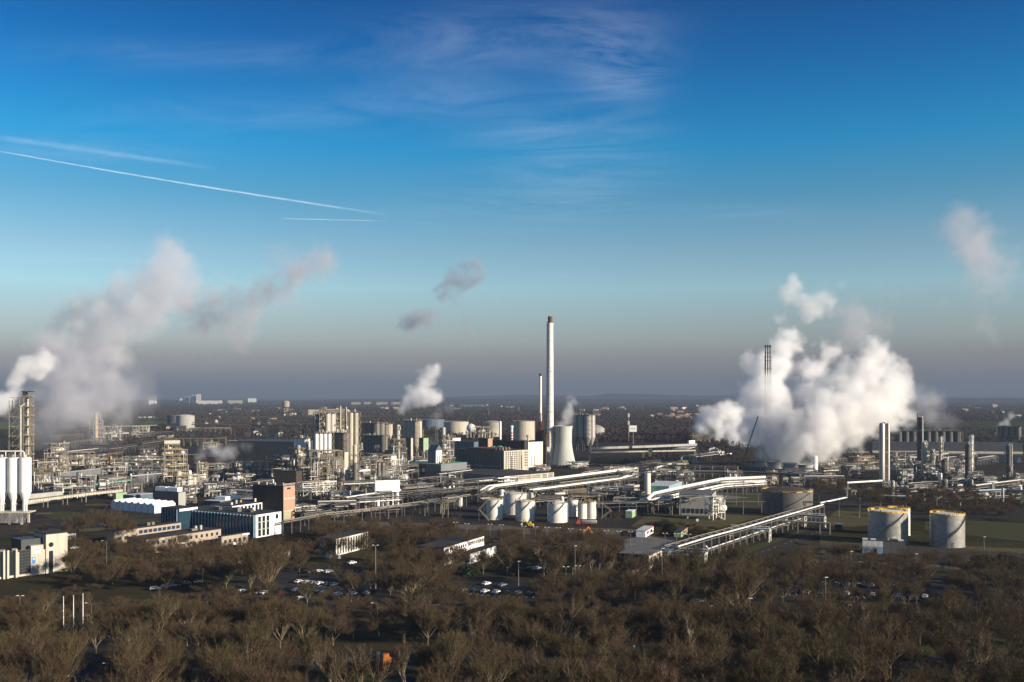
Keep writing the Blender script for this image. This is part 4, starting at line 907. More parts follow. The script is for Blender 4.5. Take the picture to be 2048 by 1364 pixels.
# ------------------------------------------------------------------ lamps, masts, flagpoles, fence
lamp_post(751, 1178, 1091, 'tall white light mast with a twin head at the centre of the car park', 'T', r=.2, name='light_mast')
for i, (x, y) in enumerate(((911, 1045), (934, 1048), (980, 1049), (1003, 1050), (1048, 1053), (1071, 1054), (1094, 1055), (1117, 1056), (1141, 1058), (1165, 1060), (1213, 1062), (1238, 1063), (1261, 1064), (1284, 1065), (1330, 1067), (1353, 1068), (1377, 1069))):
    lamp_post(x, y+44, y, 'T headed grey lamp post, number %s from left in the gravel yard line' % ['one','two','three','four','five','six','seven','eight','nine','ten','eleven','twelve','thirteen','fourteen','fifteen','sixteen','seventeen'][i], 'T', 'lamp posts in a line across the gravel yard', r=.12)
for (px, by, ty, kind, lab) in ((150, 1440, 1355, 'hook', 'hooked street lamp with a lit looking white head, lowest at the bottom left corner'), (222, 1420, 1329, 'hook', 'hooked street lamp at the bottom left, right of the lowest one'), (541, 1440, 1358, 'hook', 'hooked street lamp barely rising over the bottom edge left of centre'), (1560, 1362, 1296, 'x', 'straight lamp post on the verge at the lower right'), (1132, 1186, 1134, 'T', 'T headed lamp in front of the tree belt, left of the thin pole'), (1150, 1168, 1092, 'x', 'tall thin pole between the two T headed lamps'), (1156, 1168, 1132, 'T', 'T headed lamp just right of the thin pole'), (1037, 1172, 1123, 'x', 'lamp post with a yellowish head by the shaded parking spaces'), (1324, 1180, 1097, 'x', 'tall plain grey pole left of the diagonal pipe rack end'), (755, 1262, 1208, 'hook', 'small hooked lamp below the car park light mast'), (40, 1250, 1192, 'T', 'twin headed lamp on the left lane among trees'), (213, 1160, 1083, 'hook', 'hooked lamp right of the pale office tower'), (183, 1270, 1208, 'hook', 'hooked lamp right of the three flagpoles'), (1651, 1250, 1155, 'x', 'tall thin pole in the right car park'), (1698, 1240, 1210, 'x', 'short lamp at the near row of the right car park'), (1968, 1100, 1074, 'x', 'lamp on the dark lawn right of the steel tanks'), (1702, 1150, 1103, 'x', 'lamp beside the blue car shelter on the right road'), (1832, 1130, 1108, 'x', 'lamp on the right road below the pump house'), (1500, 1240, 1197, 'x', 'lamp post in front of the big tree at the right car park'), (1270, 1200, 1172, 'x', 'short lamp on the road below the gatehouse'), (1422, 1235, 1212, 'x', 'short lamp post beside the two cars on the lane'), (640, 1200, 1172, 'x', 'thin lamp between the front rows of the central car park')):
    lamp_post(px, by, ty, lab, kind, r=.13 if kind != 'hook' else .1)
for i, (px, by, ty) in enumerate(((127, 1274, 1194), (147, 1274, 1192), (166, 1262, 1188))):
    X0, Y0 = G(px, by); h = zat(ty, Y0); t = thing('flagpole', ['white flagpole without a flag, the left of three', 'white flagpole without a flag, the middle of three', 'white flagpole without a flag, the right of three'][i], 'flagpole', (X0, Y0), 0, 'three flagpoles at the lower left'); MB().lathe([(.17, 0), (.14, h*.7), (.08, h)], n=8).build('pole', 'white_paint', t); MB().ball(0, 0, h+.1, .14, 8, 6).build('finial', 'white_paint', t); MB().cyl(0, 0, 0, .3, .4, 10).build('base', 'concrete', t)
def fence(label, pts, h, m):
    P = [Vector((*G(*p), 0)) for p in pts]; o = P[0].copy(); P = [p-o for p in P]; t = thing('fence', label, 'fence', o); F = MB(); S = MB()
    for a, b in zip(P, P[1:]):
        L = (b-a).length
        for i in range(int(L/3)+1): p = a.lerp(b, min(1, i*3/L)); F.beam(p, p+Vector((0,0,h)), .12)
        for i in range(int(L/.35)): p = a.lerp(b, i*.35/L); S.beam(p+Vector((0,0,.1)), p+Vector((0,0,h-.1)), .05)
        for z in (.15, h*.55, h-.1): S.beam(a+Vector((0,0,z)), b+Vector((0,0,z)), .06)
    F.build('post', m, t); S.build('mesh_panel', m, t)
fence('pale slatted fence climbing right from the gatehouse lawn', [(1253, 1156), (1320, 1128)], 2.4, 'dirty_white')
fence('thin grey fence along the foot of the gatehouse lawn', [(1160, 1152), (1253, 1156)], 1.8, 'galvanised')
# overhead sign gantries and traffic signs
for (px, by, ty, lab, m) in ((108, 1290, 1274, 'small blue and red road sign at the lower left', 'blue_paint'), (1268, 1300, 1292, 'small blue road sign among the front trees', 'blue_paint'), (183.5, 1254, 1246, 'small white sign right of the flagpoles', 'white_paint')):
    X0, Y0 = G(px, by); t = thing('road_sign', lab, 'road sign', (X0, Y0)); h = zat(ty, Y0); MB().cyl(0, 0, 0, h, .05, 6).build('post', 'galvanised', t); MB().path([(0, -.06, h), (0, -.02, h)], .4, 14).build('plate', m, t)
t = thing('bicycle_shelter', 'low glazed shelter with a blue white roof on the right road', 'shelter', G(1722, 1135), .05)
for x in (-7, -2.3, 2.3, 7): MB().beam((x, 0, 0), (x, 0, 2.6), .14).beam((x, 2.4, 0), (x, 2.4, 2.2), .14).build('post', 'galvanised', t)
MB().quad((-7.2, -.3, 2.7), (-2, -.3, 2.7), (-2, 2.6, 2.2), (-7.2, 2.6, 2.2)).quad((2, -.3, 2.7), (7.2, -.3, 2.7), (7.2, 2.6, 2.2), (2, 2.6, 2.2)).build('roof', 'tent_fabric', t); MB().box(-1.9, 1.9, -.3, 2.6, 2.3, 2.5).build('roof_panel', 'glass_blue', t)
# ------------------------------------------------------------------ power house group
def power_house():
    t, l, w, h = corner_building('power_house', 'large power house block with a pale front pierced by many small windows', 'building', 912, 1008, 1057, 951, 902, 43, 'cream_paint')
    MB().box(-.2, -.01, 0, l, 0, h-.05).build('shaded_side', 'concrete_dark', t); windows_left(t, l, h, 6, 12, h*.45, h*.95, .45, 3, l-3, m='glass_dark')  # sunless left face: shade put into a dark panel over the pale wall
    windows_right(t, w, h, 9, 8, h*.22, h-1.0, .5, 1.5, w*.74, hf=.6, m='glass_dark'); windows_right(t, w, h, 6, 2, h*.3, h-1.4, .5, w*.82, w-1.0, hf=.6)
    for x in (w*.3, w*.72): MB().path([(x, -.6, h*.1), (x, -.6, h*.75), (x+1.5, -.6, h*.78)], .35, 8).build('pipe', 'cream_paint', t, True)
    for k in range(14): MB().box(-.9, -.21, l*(.05+.066*k), l*(.05+.066*k)+1.6, h*.34, h*.34+.5).build('wall_lamp_row', 'dirty_white', t)
    MB().box(2, w-12, l*.2, l*.8, h+.26, h+1.6).build('roof_deck', 'rust', t)
    for k in range(8): MB().box(rnd.uniform(1, w-5), 0, 0, 0, 0, 0) if 0 else MB().box(2+k*2.6, 3.6+k*2.6, 4+(k*7) % 18, 6+(k*7) % 18, h+1.61 if (l*.2 < 4+(k*7) % 18 < l*.8) else h+.26, h+3).build('roof_unit', ['galvanised', 'rust', 'steel_dark'][k % 3], t)
    t, l, w, h = corner_building('boiler_house', 'dark rooftop block with a narrow pink side, left of the green tarpaulin', 'building', 957, 976, 985, 951, 877, 43, 'pink_brick', Y=1120); MB().box(-.2, -.01, 0, l, 0, h-.05).build('shaded_side', 'dark_brick', t)  # left side of the pink block: shade painted in with dark brick colour
    t, l, w, h = corner_building('boiler_house', 'long dark rooftop block behind the power house, left of the blank white tower', 'building', 984, 1049, 1056, 951, 882, 30, 'dark_brick', Y=1170); MB().rail([(0, 0, h+.2), (0, l, h+.2)], 1.2, .15, 3).build('railing', 'steel_dark', t)
    t, l, w, h = corner_building('boiler_house', 'blank white concrete tower block beside the foot of the chimneys', 'building', 1053, 1056.5, 1085.5, 951, 884, 55, 'dirty_white', Y=1115)
    for x in (w*.2, w*.45): MB().beam((x, -.3, h*.05), (x, -.3, h*.45), .4).build('pipe', 'galvanised', t)
    MB().lathe([(1.0, h+.2), (1.0, h+5), (2.0, h+5.5), (2.2, h+7), (.4, h+8.2)], 4, 6, 12).build('roof_stack', 'cream_paint', t, True)
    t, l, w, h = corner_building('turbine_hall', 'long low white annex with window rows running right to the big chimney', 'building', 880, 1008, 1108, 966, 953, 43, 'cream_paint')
    MB().box(-.2, -.01, 0, l, 0, h-.05).build('shaded_side', 'grey_cladding', t); windows_right(t, w, h, 2, 26, h*.3, h*.86, .5, w*.12, w*.72, hf=.7); windows_right(t, w, h, 3, 5, h*.2, h*.9, .6, w*.76, w*.85, hf=.7); windows_right(t, w, h, 3, 5, h*.2, h*.9, .6, w*.88, w*.97, hf=.7)  # annex side away from the sun: shade put into the grey panel colour
    MB().box(w*.01, w*.11, -.12, -.01, 0, h-.1).build('white_panel', 'white_paint', t)
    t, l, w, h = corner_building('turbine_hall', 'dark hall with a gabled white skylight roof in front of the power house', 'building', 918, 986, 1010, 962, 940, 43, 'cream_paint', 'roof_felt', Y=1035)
    MB().box(-.2, -.01, 0, l, 0, h-.05).build('shaded_side', 'dark_cladding', t); R = MB(); b = 0  # hall's left side: painted shade, a dark panel over the cream wall
    R.v += [(1, 2, h+.3), (w*.5, 2, h+4.2), (w-1, 2, h+.3), (1, l*.62, h+.3), (w*.5, l*.62, h+4.2), (w-1, l*.62, h+.3)]; R.f += [(0, 1, 2)[::-1], (3, 4, 5), (0, 3, 4, 1), (1, 4, 5, 2)]; R.build('skylight_roof', 'roof_light', t)
    MB().box(-.5, w+.5, l*.35, l*.37, h+.3, h+4.6).build('roof_rib', 'dark_cladding', t)
    windows_left(t, l, h, 1, 14, h*.35, h*.8, .4, 2, l-2)
    t = thing('tarpaulin', 'crumpled green tarpaulin on the power house roof', 'tarpaulin', (xat(996, 1110), 1110, zat(897, 1110))); m = MB()
    nx, ny = 14, 5
    for j in range(ny+1):
        for i in range(nx+1): m.v.append((-8+16*i/nx+random.uniform(-.3, .3), -4+8*j/ny, random.uniform(0, 1.2)+1.2*math.sin(i*.9)*.6+1.4))
    for j in range(ny):
        for i in range(nx): a = j*(nx+1)+i; m.f.append((a, a+1, a+nx+2, a+nx+1))
    o = m.build('sheet', 'green_paint', t); s = o.modifiers.new('thick', 'SOLIDIFY'); s.thickness = .15
power_house()
def chimneys():
    Y = 1135; k = Y/FPX; t = thing('chimney', 'very tall white concrete chimney with a dark brown tip', 'chimney', (xat(1100.3, Y), Y)); zt, zc = zat(633, Y), zat(646, Y)
    MB().lathe([(7.3*k, 0), (7.0*k, 30), (6.5*k, zc*.6), (6.15*k, zc-2), (6.5*k, zc-1.8), (6.5*k, zc)], n=36).build('shaft', 'dirty_white', t, True)
    MB().lathe([(4.6*k, zc), (4.6*k, zt-.6), (4.9*k, zt-.5), (4.9*k, zt)], n=28).build('flue_tip', 'rust', t, True)
    MB().rail([(math.cos(a*PI/6)*6.8*k, math.sin(a*PI/6)*6.8*k, zc) for a in range(12)], 1.3, .15, 9, True).build('railing', 'galvanised', t)
    L_ = MB()
    for q in (-.3, .3): L_.beam((-7.2*k, q, 2), (-6.4*k, q, zc-1), .14)
    L_.beam((-7.35*k, 0, 2), (-6.55*k, 0, zc-1), .35); L_.build('ladder', 'steel_dark', t)
    for z in [zc*(k+1)/16 for k in range(15)]: MB().lathe([(7.35*k-(.95*k)*z/zc, z), (7.35*k-(.95*k)*z/zc, z+.25)], n=30).build('lift_ring', 'concrete', t)
    for z in (zc*.38, zc*.66): MB().lathe([(6.85*k, z), (7.0*k, z+.1), (7.0*k, z+.5), (6.8*k, z+.6)], n=30).build('band', 'concrete', t)
    for i, (z0, z1) in enumerate(((8, 14), (17, 22), (24, 31), (33, 36))): MB().box(-9*k, -2*k, -8.5*k, -4*k, z0, z1).build('flue_duct', ['steel_dark', 'dirty_white', 'concrete_dark', 'rust'][i], t)
    MB().path([(-8*k, -7*k, 1), (-8*k, -7*k, 36), (-3*k, -7*k, 38)], 1.1, 10).build('flue_pipe', 'rust', t, True)
    Y = 1150; k = Y/FPX; t = thing('chimney', 'slender second chimney, rusty below and pale above, left of the tall white one', 'chimney', (xat(1081, Y), Y)); zt = zat(747, Y)
    MB().lathe([(3.6*k, 0), (3.2*k, zt*.45), (2.7*k, zt*.46), (2.6*k, zt)], n=24).build('shaft', 'dirty_white', t, True)
    MB().lathe([(3.9*k, 20), (3.7*k, zt*.48)], n=16, cap=False).build('lining_rust', 'rust', t, True); MB().lathe([(2.85*k, zt-3), (2.85*k, zt+.1)], n=16).build('tip', 'rust', t, True)
    F = MB(); zf = zat(826, Y); W = 8*k
    for x in (-W*1.3, W*1.1):
        for y in (-W, W): F.beam((x, y, 0), (x*.55, y*.55, zf), .5)
    for i in range(8):
        z0, z1 = zf*i/8, zf*(i+1)/8; f0, f1 = 1-.45*i/8, 1-.45*(i+1)/8
        F.beam((-W*1.3*f0, -W*f0, z0), (W*1.1*f1, -W*f1, z1), .25); F.beam((W*1.1*f0, -W*f0, z0), (-W*1.3*f1, -W*f1, z1), .25); F.beam((-W*1.3*f1, -W*f1, z1), (W*1.1*f1, -W*f1, z1), .3)
    F.build('support_frame', 'rust', t)
    MB().box(-W*1.2, -W*.5, -2, 2, 10, zat(845, Y)).build('lift_shaft', 'dark_brick', t)
chimneys()
def hyperboloid(label, px, by, ty, rb, rt, Y, m='concrete_tower', group=None, waist=.9, legs=True, n=40):
    k = Y/FPX; t = thing('cooling_tower', label, 'cooling tower', (xat(px, Y), Y), 0, group); h = zat(ty, Y); rb *= k; rt *= k; P = []
    for i in range(15):
        f = i/14; r = rb+(rt*waist-rb)*math.sin(min(1, f/.75)*PI/2)**1.0 if f < .75 else rt*waist+(rt-rt*waist)*((f-.75)/.25)**1.5; P.append((r, h*(.05+.95*f)))
    P += [(P[-1][0]+.35, h+.02), (P[-1][0]+.35, h+.7), (P[-1][0]-.5, h+.7), (P[-1][0]-.7, h*.8), (P[-1][0]-.7, h*.5)]
    MB().lathe(P, n=n, cap=False).build('shell', m, t, True)
    L_ = MB()
    for i in range(n//2):
        a, b = 4*PI*i/n, 4*PI*(i+.5)/n; L_.beam((rb*1.03*math.cos(a), rb*1.03*math.sin(a), 0), (rb*math.cos(b), rb*math.sin(b), h*.05), .5); L_.beam((rb*1.03*math.cos(b+2*PI/n), rb*1.03*math.sin(b+2*PI/n), 0), (rb*math.cos(b), rb*math.sin(b), h*.05), .5)
    L_.build('support_leg', 'concrete', t); MB().lathe([(rb*1.12, 0), (rb*1.12, 1.0), (rb*.95, 1.0)], n=n).build('basin', 'concrete_dark', t); return t
hyperboloid('tall pale green grey hyperbolic cooling tower right of the white chimney', 1126.5, 933, 853, 25, 18.5, 1135)
CT = 'four short steaming cooling towers'
for (px, ty, rb, rt, Y, lab) in ((1521, 921, 17, 13, 1080, 'short brown stained cooling tower, leftmost of four under the steam cloud'), (1549, 924, 17, 13, 1055, 'short brown stained cooling tower, second from left under the steam cloud'), (1580, 927, 18, 14, 1025, 'short cooling tower, third from left under the steam cloud'), (1611, 930, 21, 15, 990, 'short pale flared cooling tower, rightmost of four under the steam cloud')):
    t = hyperboloid(lab, px, 0, ty, rb, rt, Y, 'concrete', CT, waist=.93)
    k = Y/FPX; MB().box(-rb*k*1.35, rb*k*1.35, -rb*k*1.25, rb*k*1.1, 0, zat(ty, Y)*.34).build('basin_house', 'concrete_dark', t)
column('white_stack', 'plain white cylinder tank standing right of the short cooling towers', 1629, 0, 910, 11, 'white_paint', Y=1010, plats=0, riser=False, ladder=False, cat='stack')
def triple_stack():
    Y = 1180; k = Y/FPX; t = thing('flare_stack', 'three dark thin stacks bundled together rising out of the steam cloud', 'stack', (xat(1535.5, Y), Y)); h = zat(690, Y)
    for i in (-1, 0, 1):
        MB().lathe([(1.5*k, 0), (1.35*k, h-7), (1.1*k, h-6.5), (1.1*k, h-3), (2.0*k, h-2.4), (2.0*k, h)], i*4.6*k, 0, 12).build('flue', 'steel_dark', t, True)
    F = MB()
    for i in range(14): z = h*(i+1)/15; F.beam((-6*k, -1.4, z), (6*k, -1.4, z), .4); F.beam((-6*k, 1.4, z), (6*k, 1.4, z), .4)
    z = zat(714, Y); F.box(-8*k, 8*k, -2.5, 2.5, z, z+.4); z = zat(738, Y); F.box(-7.4*k, 7.4*k, -2.5, 2.5, z, z+.4)
    for x in (-7*k, 7*k): F.beam((x, -2, 0), (x, -2, zat(714, Y)), .3)
    F.build('bracing', 'steel_dark', t)
triple_stack()
t = thing('crane', 'thin dark crane boom leaning right up into the steam cloud', 'crane', (xat(1479, 1040), 1040)); B = MB(); a = Vector((0, 0, 2)); b = Vector((xat(1516, 1040)-xat(1479, 1040), 0, zat(833, 1040)))
for q in ((-.7, -.7), (.7, -.7), (.7, .7), (-.7, .7)): B.beam(a+Vector((q[0], q[1], 0)), b+Vector((q[0]*.4, q[1]*.4, 0)), .28)
for i in range(26): p, q = a.lerp(b, i/26), a.lerp(b, (i+1)/26); B.beam(p+Vector((-.6, -.6, 0)), q+Vector((.6, -.6, 0)), .16); B.beam(p+Vector((.6, -.6, 0)), q+Vector((-.6, -.6, 0)), .16)
B.build('boom', 'steel_dark', t); MB().box(-3, 2.5, -2, 2, .9, 3.4).build('cab', 'steel_dark', t); MB().drum((-3, -1.8, .6), (3, -1.8, .6), .6).drum((-3, 1.8, .6), (3, 1.8, .6), .6).build('track', 'steel_dark', t)
MB().beam(b, b+Vector((-.4, 0, -46)), .12).build('hoist_rope', 'steel_dark', t)
# ------------------------------------------------------------------ silos and polymer tower
SG = dict(Y=1560)
silo_group('silo', 'tall gleaming cluster of steel silos with a dark left side, right of the cooling tower', 1163, 0, 830, 3, 2, 7.2, Y=1450, ang=-38, support=.16)
silo_group('silo', 'big dark silo block at the back left of the polymer tower', 640, 0, 829, 2, 3, 6.5, Y=1000, ang=-40, m='aluminium')
silo_group('silo', 'two very tall cream silos forming the right end of the polymer tower', 707, 0, 825, 2, 1, 4.9, Y=980, ang=8, m='cream_paint', support=.18)
silo_group('silo', 'white storage bins high on legs in front of the polymer tower', 646, 0, 867, 4, 2, 4.1, Y=890, ang=8, m='white_paint', cone=.06, support=.52)
silo_group('silo', 'dark fluted bins with two bright cylinders at their right, high on the polymer tower', 677, 0, 866, 5, 2, 3.9, Y=905, ang=-38, m='galvanised', cone=.06, support=.5)
silo_group('silo', 'pale blue white bins high on legs at the left of the polymer tower', 602, 0, 877, 4, 2, 3.9, Y=930, ang=-30, m='white_paint', cone=.06, support=.5)
silo_group('silo', 'row of dark silos in shade right of the polymer tower', 748, 0, 871, 7, 2, 4.0, Y=1330, ang=-38, m='galvanised', cone=.1, support=.15)
silo_group('silo', 'dark thick silos behind the shaded silo row', 742, 0, 846, 3, 2, 7.2, Y=1560, ang=-38, m='galvanised', support=.3)
silo_group('silo', 'two cream silos and a dark one behind the shaded silo row', 770, 0, 848, 2, 2, 5, Y=1600, ang=-30, m='cream_paint', support=.3)
silo_group('silo', 'pair of bright cream silos beside a dark block, between the two furnace stacks', 822, 0, 842, 4, 2, 4.7, Y=1180, ang=-40, m='cream_paint', support=.3)
silo_group('silo', 'small pair of cream cylinders right of the bright silo pair', 838, 0, 861, 2, 1, 2.6, Y=1260, ang=20, m='cream_paint', support=.3)
silo_group('silo', 'long row of hazy grey silos behind the dark process column at the right', 1856, 0, 862, 9, 2, 6.6, Y=1520, ang=-14, m='concrete_dark', cone=.03, support=.2)
silo_group('silo', 'cluster of grey silos with steam at its foot, at the right edge', 2018, 0, 853, 4, 3, 5.2, Y=1680, ang=-30, m='galvanised', support=.2)
silo_group('silo', 'two small cream hoppers in the middle of the polymer tower foot', 744-72+90, 0, 925, 2, 1, 4.2, Y=860, ang=10, m='galvanised', support=.3)
process_unit('tall cluttered steel polymer tower full of vessels and pipes, the biggest structure left of centre', 668, 0, 62, 824, 18, Y=960, ang=30, levels=9, seed=1, nves=34, npipe=40, frame='steel_cream', taper=False, name='polymer_tower', cat='process tower', vm=['cream_paint', 'galvanised', 'dirty_white', 'aluminium'])
process_unit('dense lower pipe and vessel floors in front of the polymer tower', 654, 0, 70, 902, 16, Y=850, ang=22, levels=5, seed=2, nves=26, npipe=44, frame='steel_cream', taper=False)
process_unit('slim cream process tower rising above the pale blue white bins', 606, 0, 855, 850, 10, Y=960, ang=30, levels=6, seed=3) if 0 else None
process_unit('narrow cream tower with pipes above the pale blue white bins', 606, 0, 14, 852, 8, Y=965, ang=25, levels=7, seed=3, nves=9, npipe=14, taper=False)
process_unit('cluttered legs and pipework below the pale blue white bins', 602, 0, 36, 898, 12, Y=915, ang=25, levels=4, seed=4, nves=12, npipe=20, taper=False)
column('process_column', 'thin tall pale column standing highest above the polymer tower', 681, 0, 812, 3.2, 'cream_paint', Y=945, plats=2, riser=False)
column('process_column', 'knobbly thin column beside the tallest one on the polymer tower', 692, 0, 816, 4.4, 'galvanised', Y=950, plats=5)
column('process_column', 'cream bottle shaped vessel tower at the left shoulder of the polymer tower', 655, 0, 829, 8.5, 'cream_paint', Y=925, plats=3)
column('process_column', 'cream round headed column with platforms in the polymer tower', 666, 0, 828, 7, 'dirty_white', Y=930, plats=5)
column('process_column', 'slender grey cream column under the right silos of the polymer tower', 710, 0, 889, 8, 'cream_paint', Y=930, plats=1, riser=False)
t, l, w, h = corner_building('lift_shaft', 'plain beige concrete shaft at the right foot of the polymer tower', 'building', 686, 689, 697, 985, 904, 40, 'cream_paint', Y=880)
# furnaces
for (px, Y, ty, lab, sd) in ((796, 1010, 849, 'left green grey furnace stack with a ring of yellow platform', 1), (887, 1020, 854, 'right green grey furnace stack beside the storage tanks', 2)):
    column('furnace_stack', lab, px, 0, ty, 6.6, 'concrete_tower', Y=Y, plats=4, platm='ochre_paint', riser=False, cat='stack', seed=sd)
process_unit('furnace structure with yellow platforms around the left furnace stack', 800, 0, 26, 880, 12, Y=1000, ang=22, levels=5, seed=7, nves=10, npipe=22, taper=False, frame='galvanised', name='furnace_unit')
process_unit('furnace structure with yellow platforms around the right furnace stack', 897, 0, 26, 874, 12, Y=1015, ang=22, levels=6, seed=8, nves=12, npipe=24, taper=False, frame='galvanised', name='furnace_unit')
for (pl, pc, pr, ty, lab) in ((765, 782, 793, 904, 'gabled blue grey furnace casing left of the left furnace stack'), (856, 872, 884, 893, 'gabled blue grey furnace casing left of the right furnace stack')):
    t, l, w, h = corner_building('furnace_house', lab, 'building', pl, pc, pr, 0, ty+8, 40, 'dirty_white', Y=990); MB().box(-.2, -.01, 0, l, 0, h).build('shaded_side', 'blue_cladding', t)  # casing's left side: shade put into a darker blue grey panel
    R = MB(); R.v += [(0, -.1, h+.3), (w*.5, -.1, h+5.5), (w, -.1, h+.3), (0, l, h+.3), (w*.5, l, h+5.5), (w, l, h+.3)]; R.f += [(0, 2, 1), (3, 4, 5), (0, 1, 4, 3), (1, 2, 5, 4)]; R.build('gable_roof', 'blue_cladding', t)
    for k in range(3): MB().path([(w*.2+k*3, -.8, 1), (w*.2+k*3, -.8, h*.8), (w+2+k, -.8, h*.8)], .4, 8).build('pipe', 'pipe_white', t, True)
t, l, w, h = corner_building('plant_building', 'grey block with a pale corner strip under the bright silo pair', 'building', 808, 822, 826, 0, 876, 50, 'cream_paint', Y=1130); MB().box(-.2, -.01, 0, l, 0, h).build('shaded_side', 'concrete_dark', t)  # left side: shade painted as a dark panel, the cream wall left bare at right
t, l, w, h = corner_building('plant_building', 'grey block with a pale green front left of the lattice mast', 'building', 838, 847, 857, 0, 876, 45, 'light_green', Y=1150); MB().box(-.2, -.01, 0, l, 0, h).build('shaded_side', 'concrete_dark', t)  # left side: shade put into a dark panel over the green wall
t, l, w, h = corner_building('compressor_hall', 'wide grey hall with a dark doorway and green roof edge', 'building', 812, 882, 934, 962, 929, 38, 'grey_cladding', 'green_paint', Y=975)
MB().box(-.3, -.01, l*.42, l*.62, h*.15, h*.9).build('doorway', 'glass_dark', t); MB().box(-.7, -.31, l*.45, l*.52, h*.35, h*.6).build('white_box', 'white_paint', t); MB().box(-.3, -.01, l*.63, l, 0, h-.1).build('side_panel', 'grey_cladding', t)
for k in range(7): MB().box(3+k*5, 4.4+k*5, 3+k*2, 5+k*2, h+.26, h+1.5+k%3*.8).build('roof_unit', ['rust', 'ochre_paint', 'galvanised'][k % 3], t)
MB().path([(-2, l*.9, 2), (-2, l*.9, h+1.5), (4, l*.9, h+2)], .55, 10).build('pipe', 'pipe_silver', t, True)
t, l, w, h = corner_building('plant_building', 'low long blue grey hall between the polymer tower and the left furnace', 'building', 722, 750, 762, 0, 921, 22, 'blue_cladding', Y=1120)
MB().box(-.3, -.01, 0, l, h*.3, h*.6).build('window_band', 'dark_cladding', t)
t, l, w, h = corner_building('warehouse', 'huge dark blue black warehouse left of the polymer tower', 'building', 455, 588, 640, 0, 884, 20, 'dark_cladding', 'dark_cladding', Y=1240); MB().box(-.3, -.01, l*.85, l*.99, h+.1, h+1).build('roof_edge', 'dirty_white', t)
t, l, w, h = corner_building('warehouse', 'dark windowless block in front of the polymer tower foot at its left', 'building', 548, 592, 604, 0, 943, 20, 'dark_brick', Y=830)
t, l, w, h = corner_building('warehouse', 'white gable ended store right of the right furnace', 'building', 902, 905, 921, 0, 876, 55, 'white_paint', Y=1330)
t, l, w, h = corner_building('warehouse', 'flat blue grey hall in front of the big dark power house, above its left end', 'building', 900, 948, 960, 0, 884, 30, 'blue_cladding', Y=1250)
# billboard like white wall building
t, l, w, h = corner_building('cold_box', 'brilliant white blank panel wall on a glassy steel framed base, centre left', 'building', 749, 751.5, 799.5, 1012, 961, 68, 'white_paint')
MB().box(-.1, w+.1, -.14, -.01, 0, h*.53).build('open_base', 'glass_dark', t)
for k in range(5): MB().cyl(w*(.08+.2*k), -.9, 0, h*.5, .8 if k % 2 else 1.3, 12).build('white_vessel', 'white_paint', t)
for z in (.12, .28, .45): MB().beam((0, -1.9, h*z), (w, -1.9, h*z), .3).build('beam', 'galvanised', t)
MB().beam((-.5, -.5, 0), (-.5, -.5, h+5), .5).build('corner_post', 'cream_paint', t)
# stacks, tanks behind the power house
column('stack', 'plain white stack behind the dark power house roof', 1000.5, 0, 842, 4.6, 'white_paint', Y=1400, plats=0, riser=False, ladder=False, cat='stack')
t = column('stack', 'red and white banded stack with a ball top behind the power house', 1023.5, 0, 856, 5.0, 'white_paint', Y=1300, plats=0, riser=False, ladder=False, cat='stack'); z0, z1 = zat(878, 1300), zat(862, 1300)
for k in range(3): MB().lathe([(2.6*1300/FPX, z0+(z1-z0)*k/3), (2.6*1300/FPX, z0+(z1-z0)*(k+.5)/3)], n=16).build('red_band', 'red_paint', t)
MB().ball(0, 0, zat(854, 1300), 2.4, 12, 8).build('ball_top', 'dirty_white', t)
tank('storage_tank', 'wide low beige tank with a flat roof, left of the white sphere', 911, 0, 50, 844, 'cream_paint', 'cream_paint', 'steel_cream', .05, 'big tanks behind the power house', False, Y=2050)
tank('storage_tank', 'big dark flat topped tank behind the furnace stacks', 862, 0, 52, 840, 'blue_cladding', 'blue_cladding', 'steel_cream', .05, 'big tanks behind the power house', False, Y=2400)
tank('storage_tank', 'big beige tank with a domed roof behind the process columns', 985, 0, 36, 845, 'cream_paint', 'concrete', 'steel_cream', .2, 'big tanks behind the power house', False, Y=1950)
tank('storage_tank', 'big beige tank with railing left of the chimneys', 1048, 0, 44, 843, 'cream_paint', 'cream_paint', 'steel_cream', .06, 'big tanks behind the power house', False, Y=1800)
t = thing('gas_sphere', 'white spherical gas tank between the two big beige tanks', 'gas sphere', (xat(942, 1900), 1900)); r = 9*1900/FPX; zc = zat(856, 1900)
MB().ball(0, 0, zc, r, 24, 16).build('shell', 'white_paint', t, True)
for k in range(8): a = 2*PI*k/8; MB().beam((r*math.cos(a), r*math.sin(a), 0), (r*math.cos(a)*.98, r*math.sin(a)*.98, zc), .7).build('leg', 'white_paint', t)
process_unit('row of short cream columns and pipes left of the power house roof', 966, 0, 34, 855, 12, Y=1290, ang=20, levels=5, seed=11, nves=16, npipe=18, taper=False)
for i, (px, ty, w_) in enumerate(((957, 862, 3.6), (963.5, 861, 4), (969, 862, 3.8), (979, 862, 3.6), (984, 863, 3))): column('process_column', 'short cream process column, %s from left in the row behind the power house' % ['first', 'second', 'third', 'fourth', 'fifth'][i], px, 0, ty, w_, 'cream_paint', Y=1280, plats=3, group='short columns behind the power house')
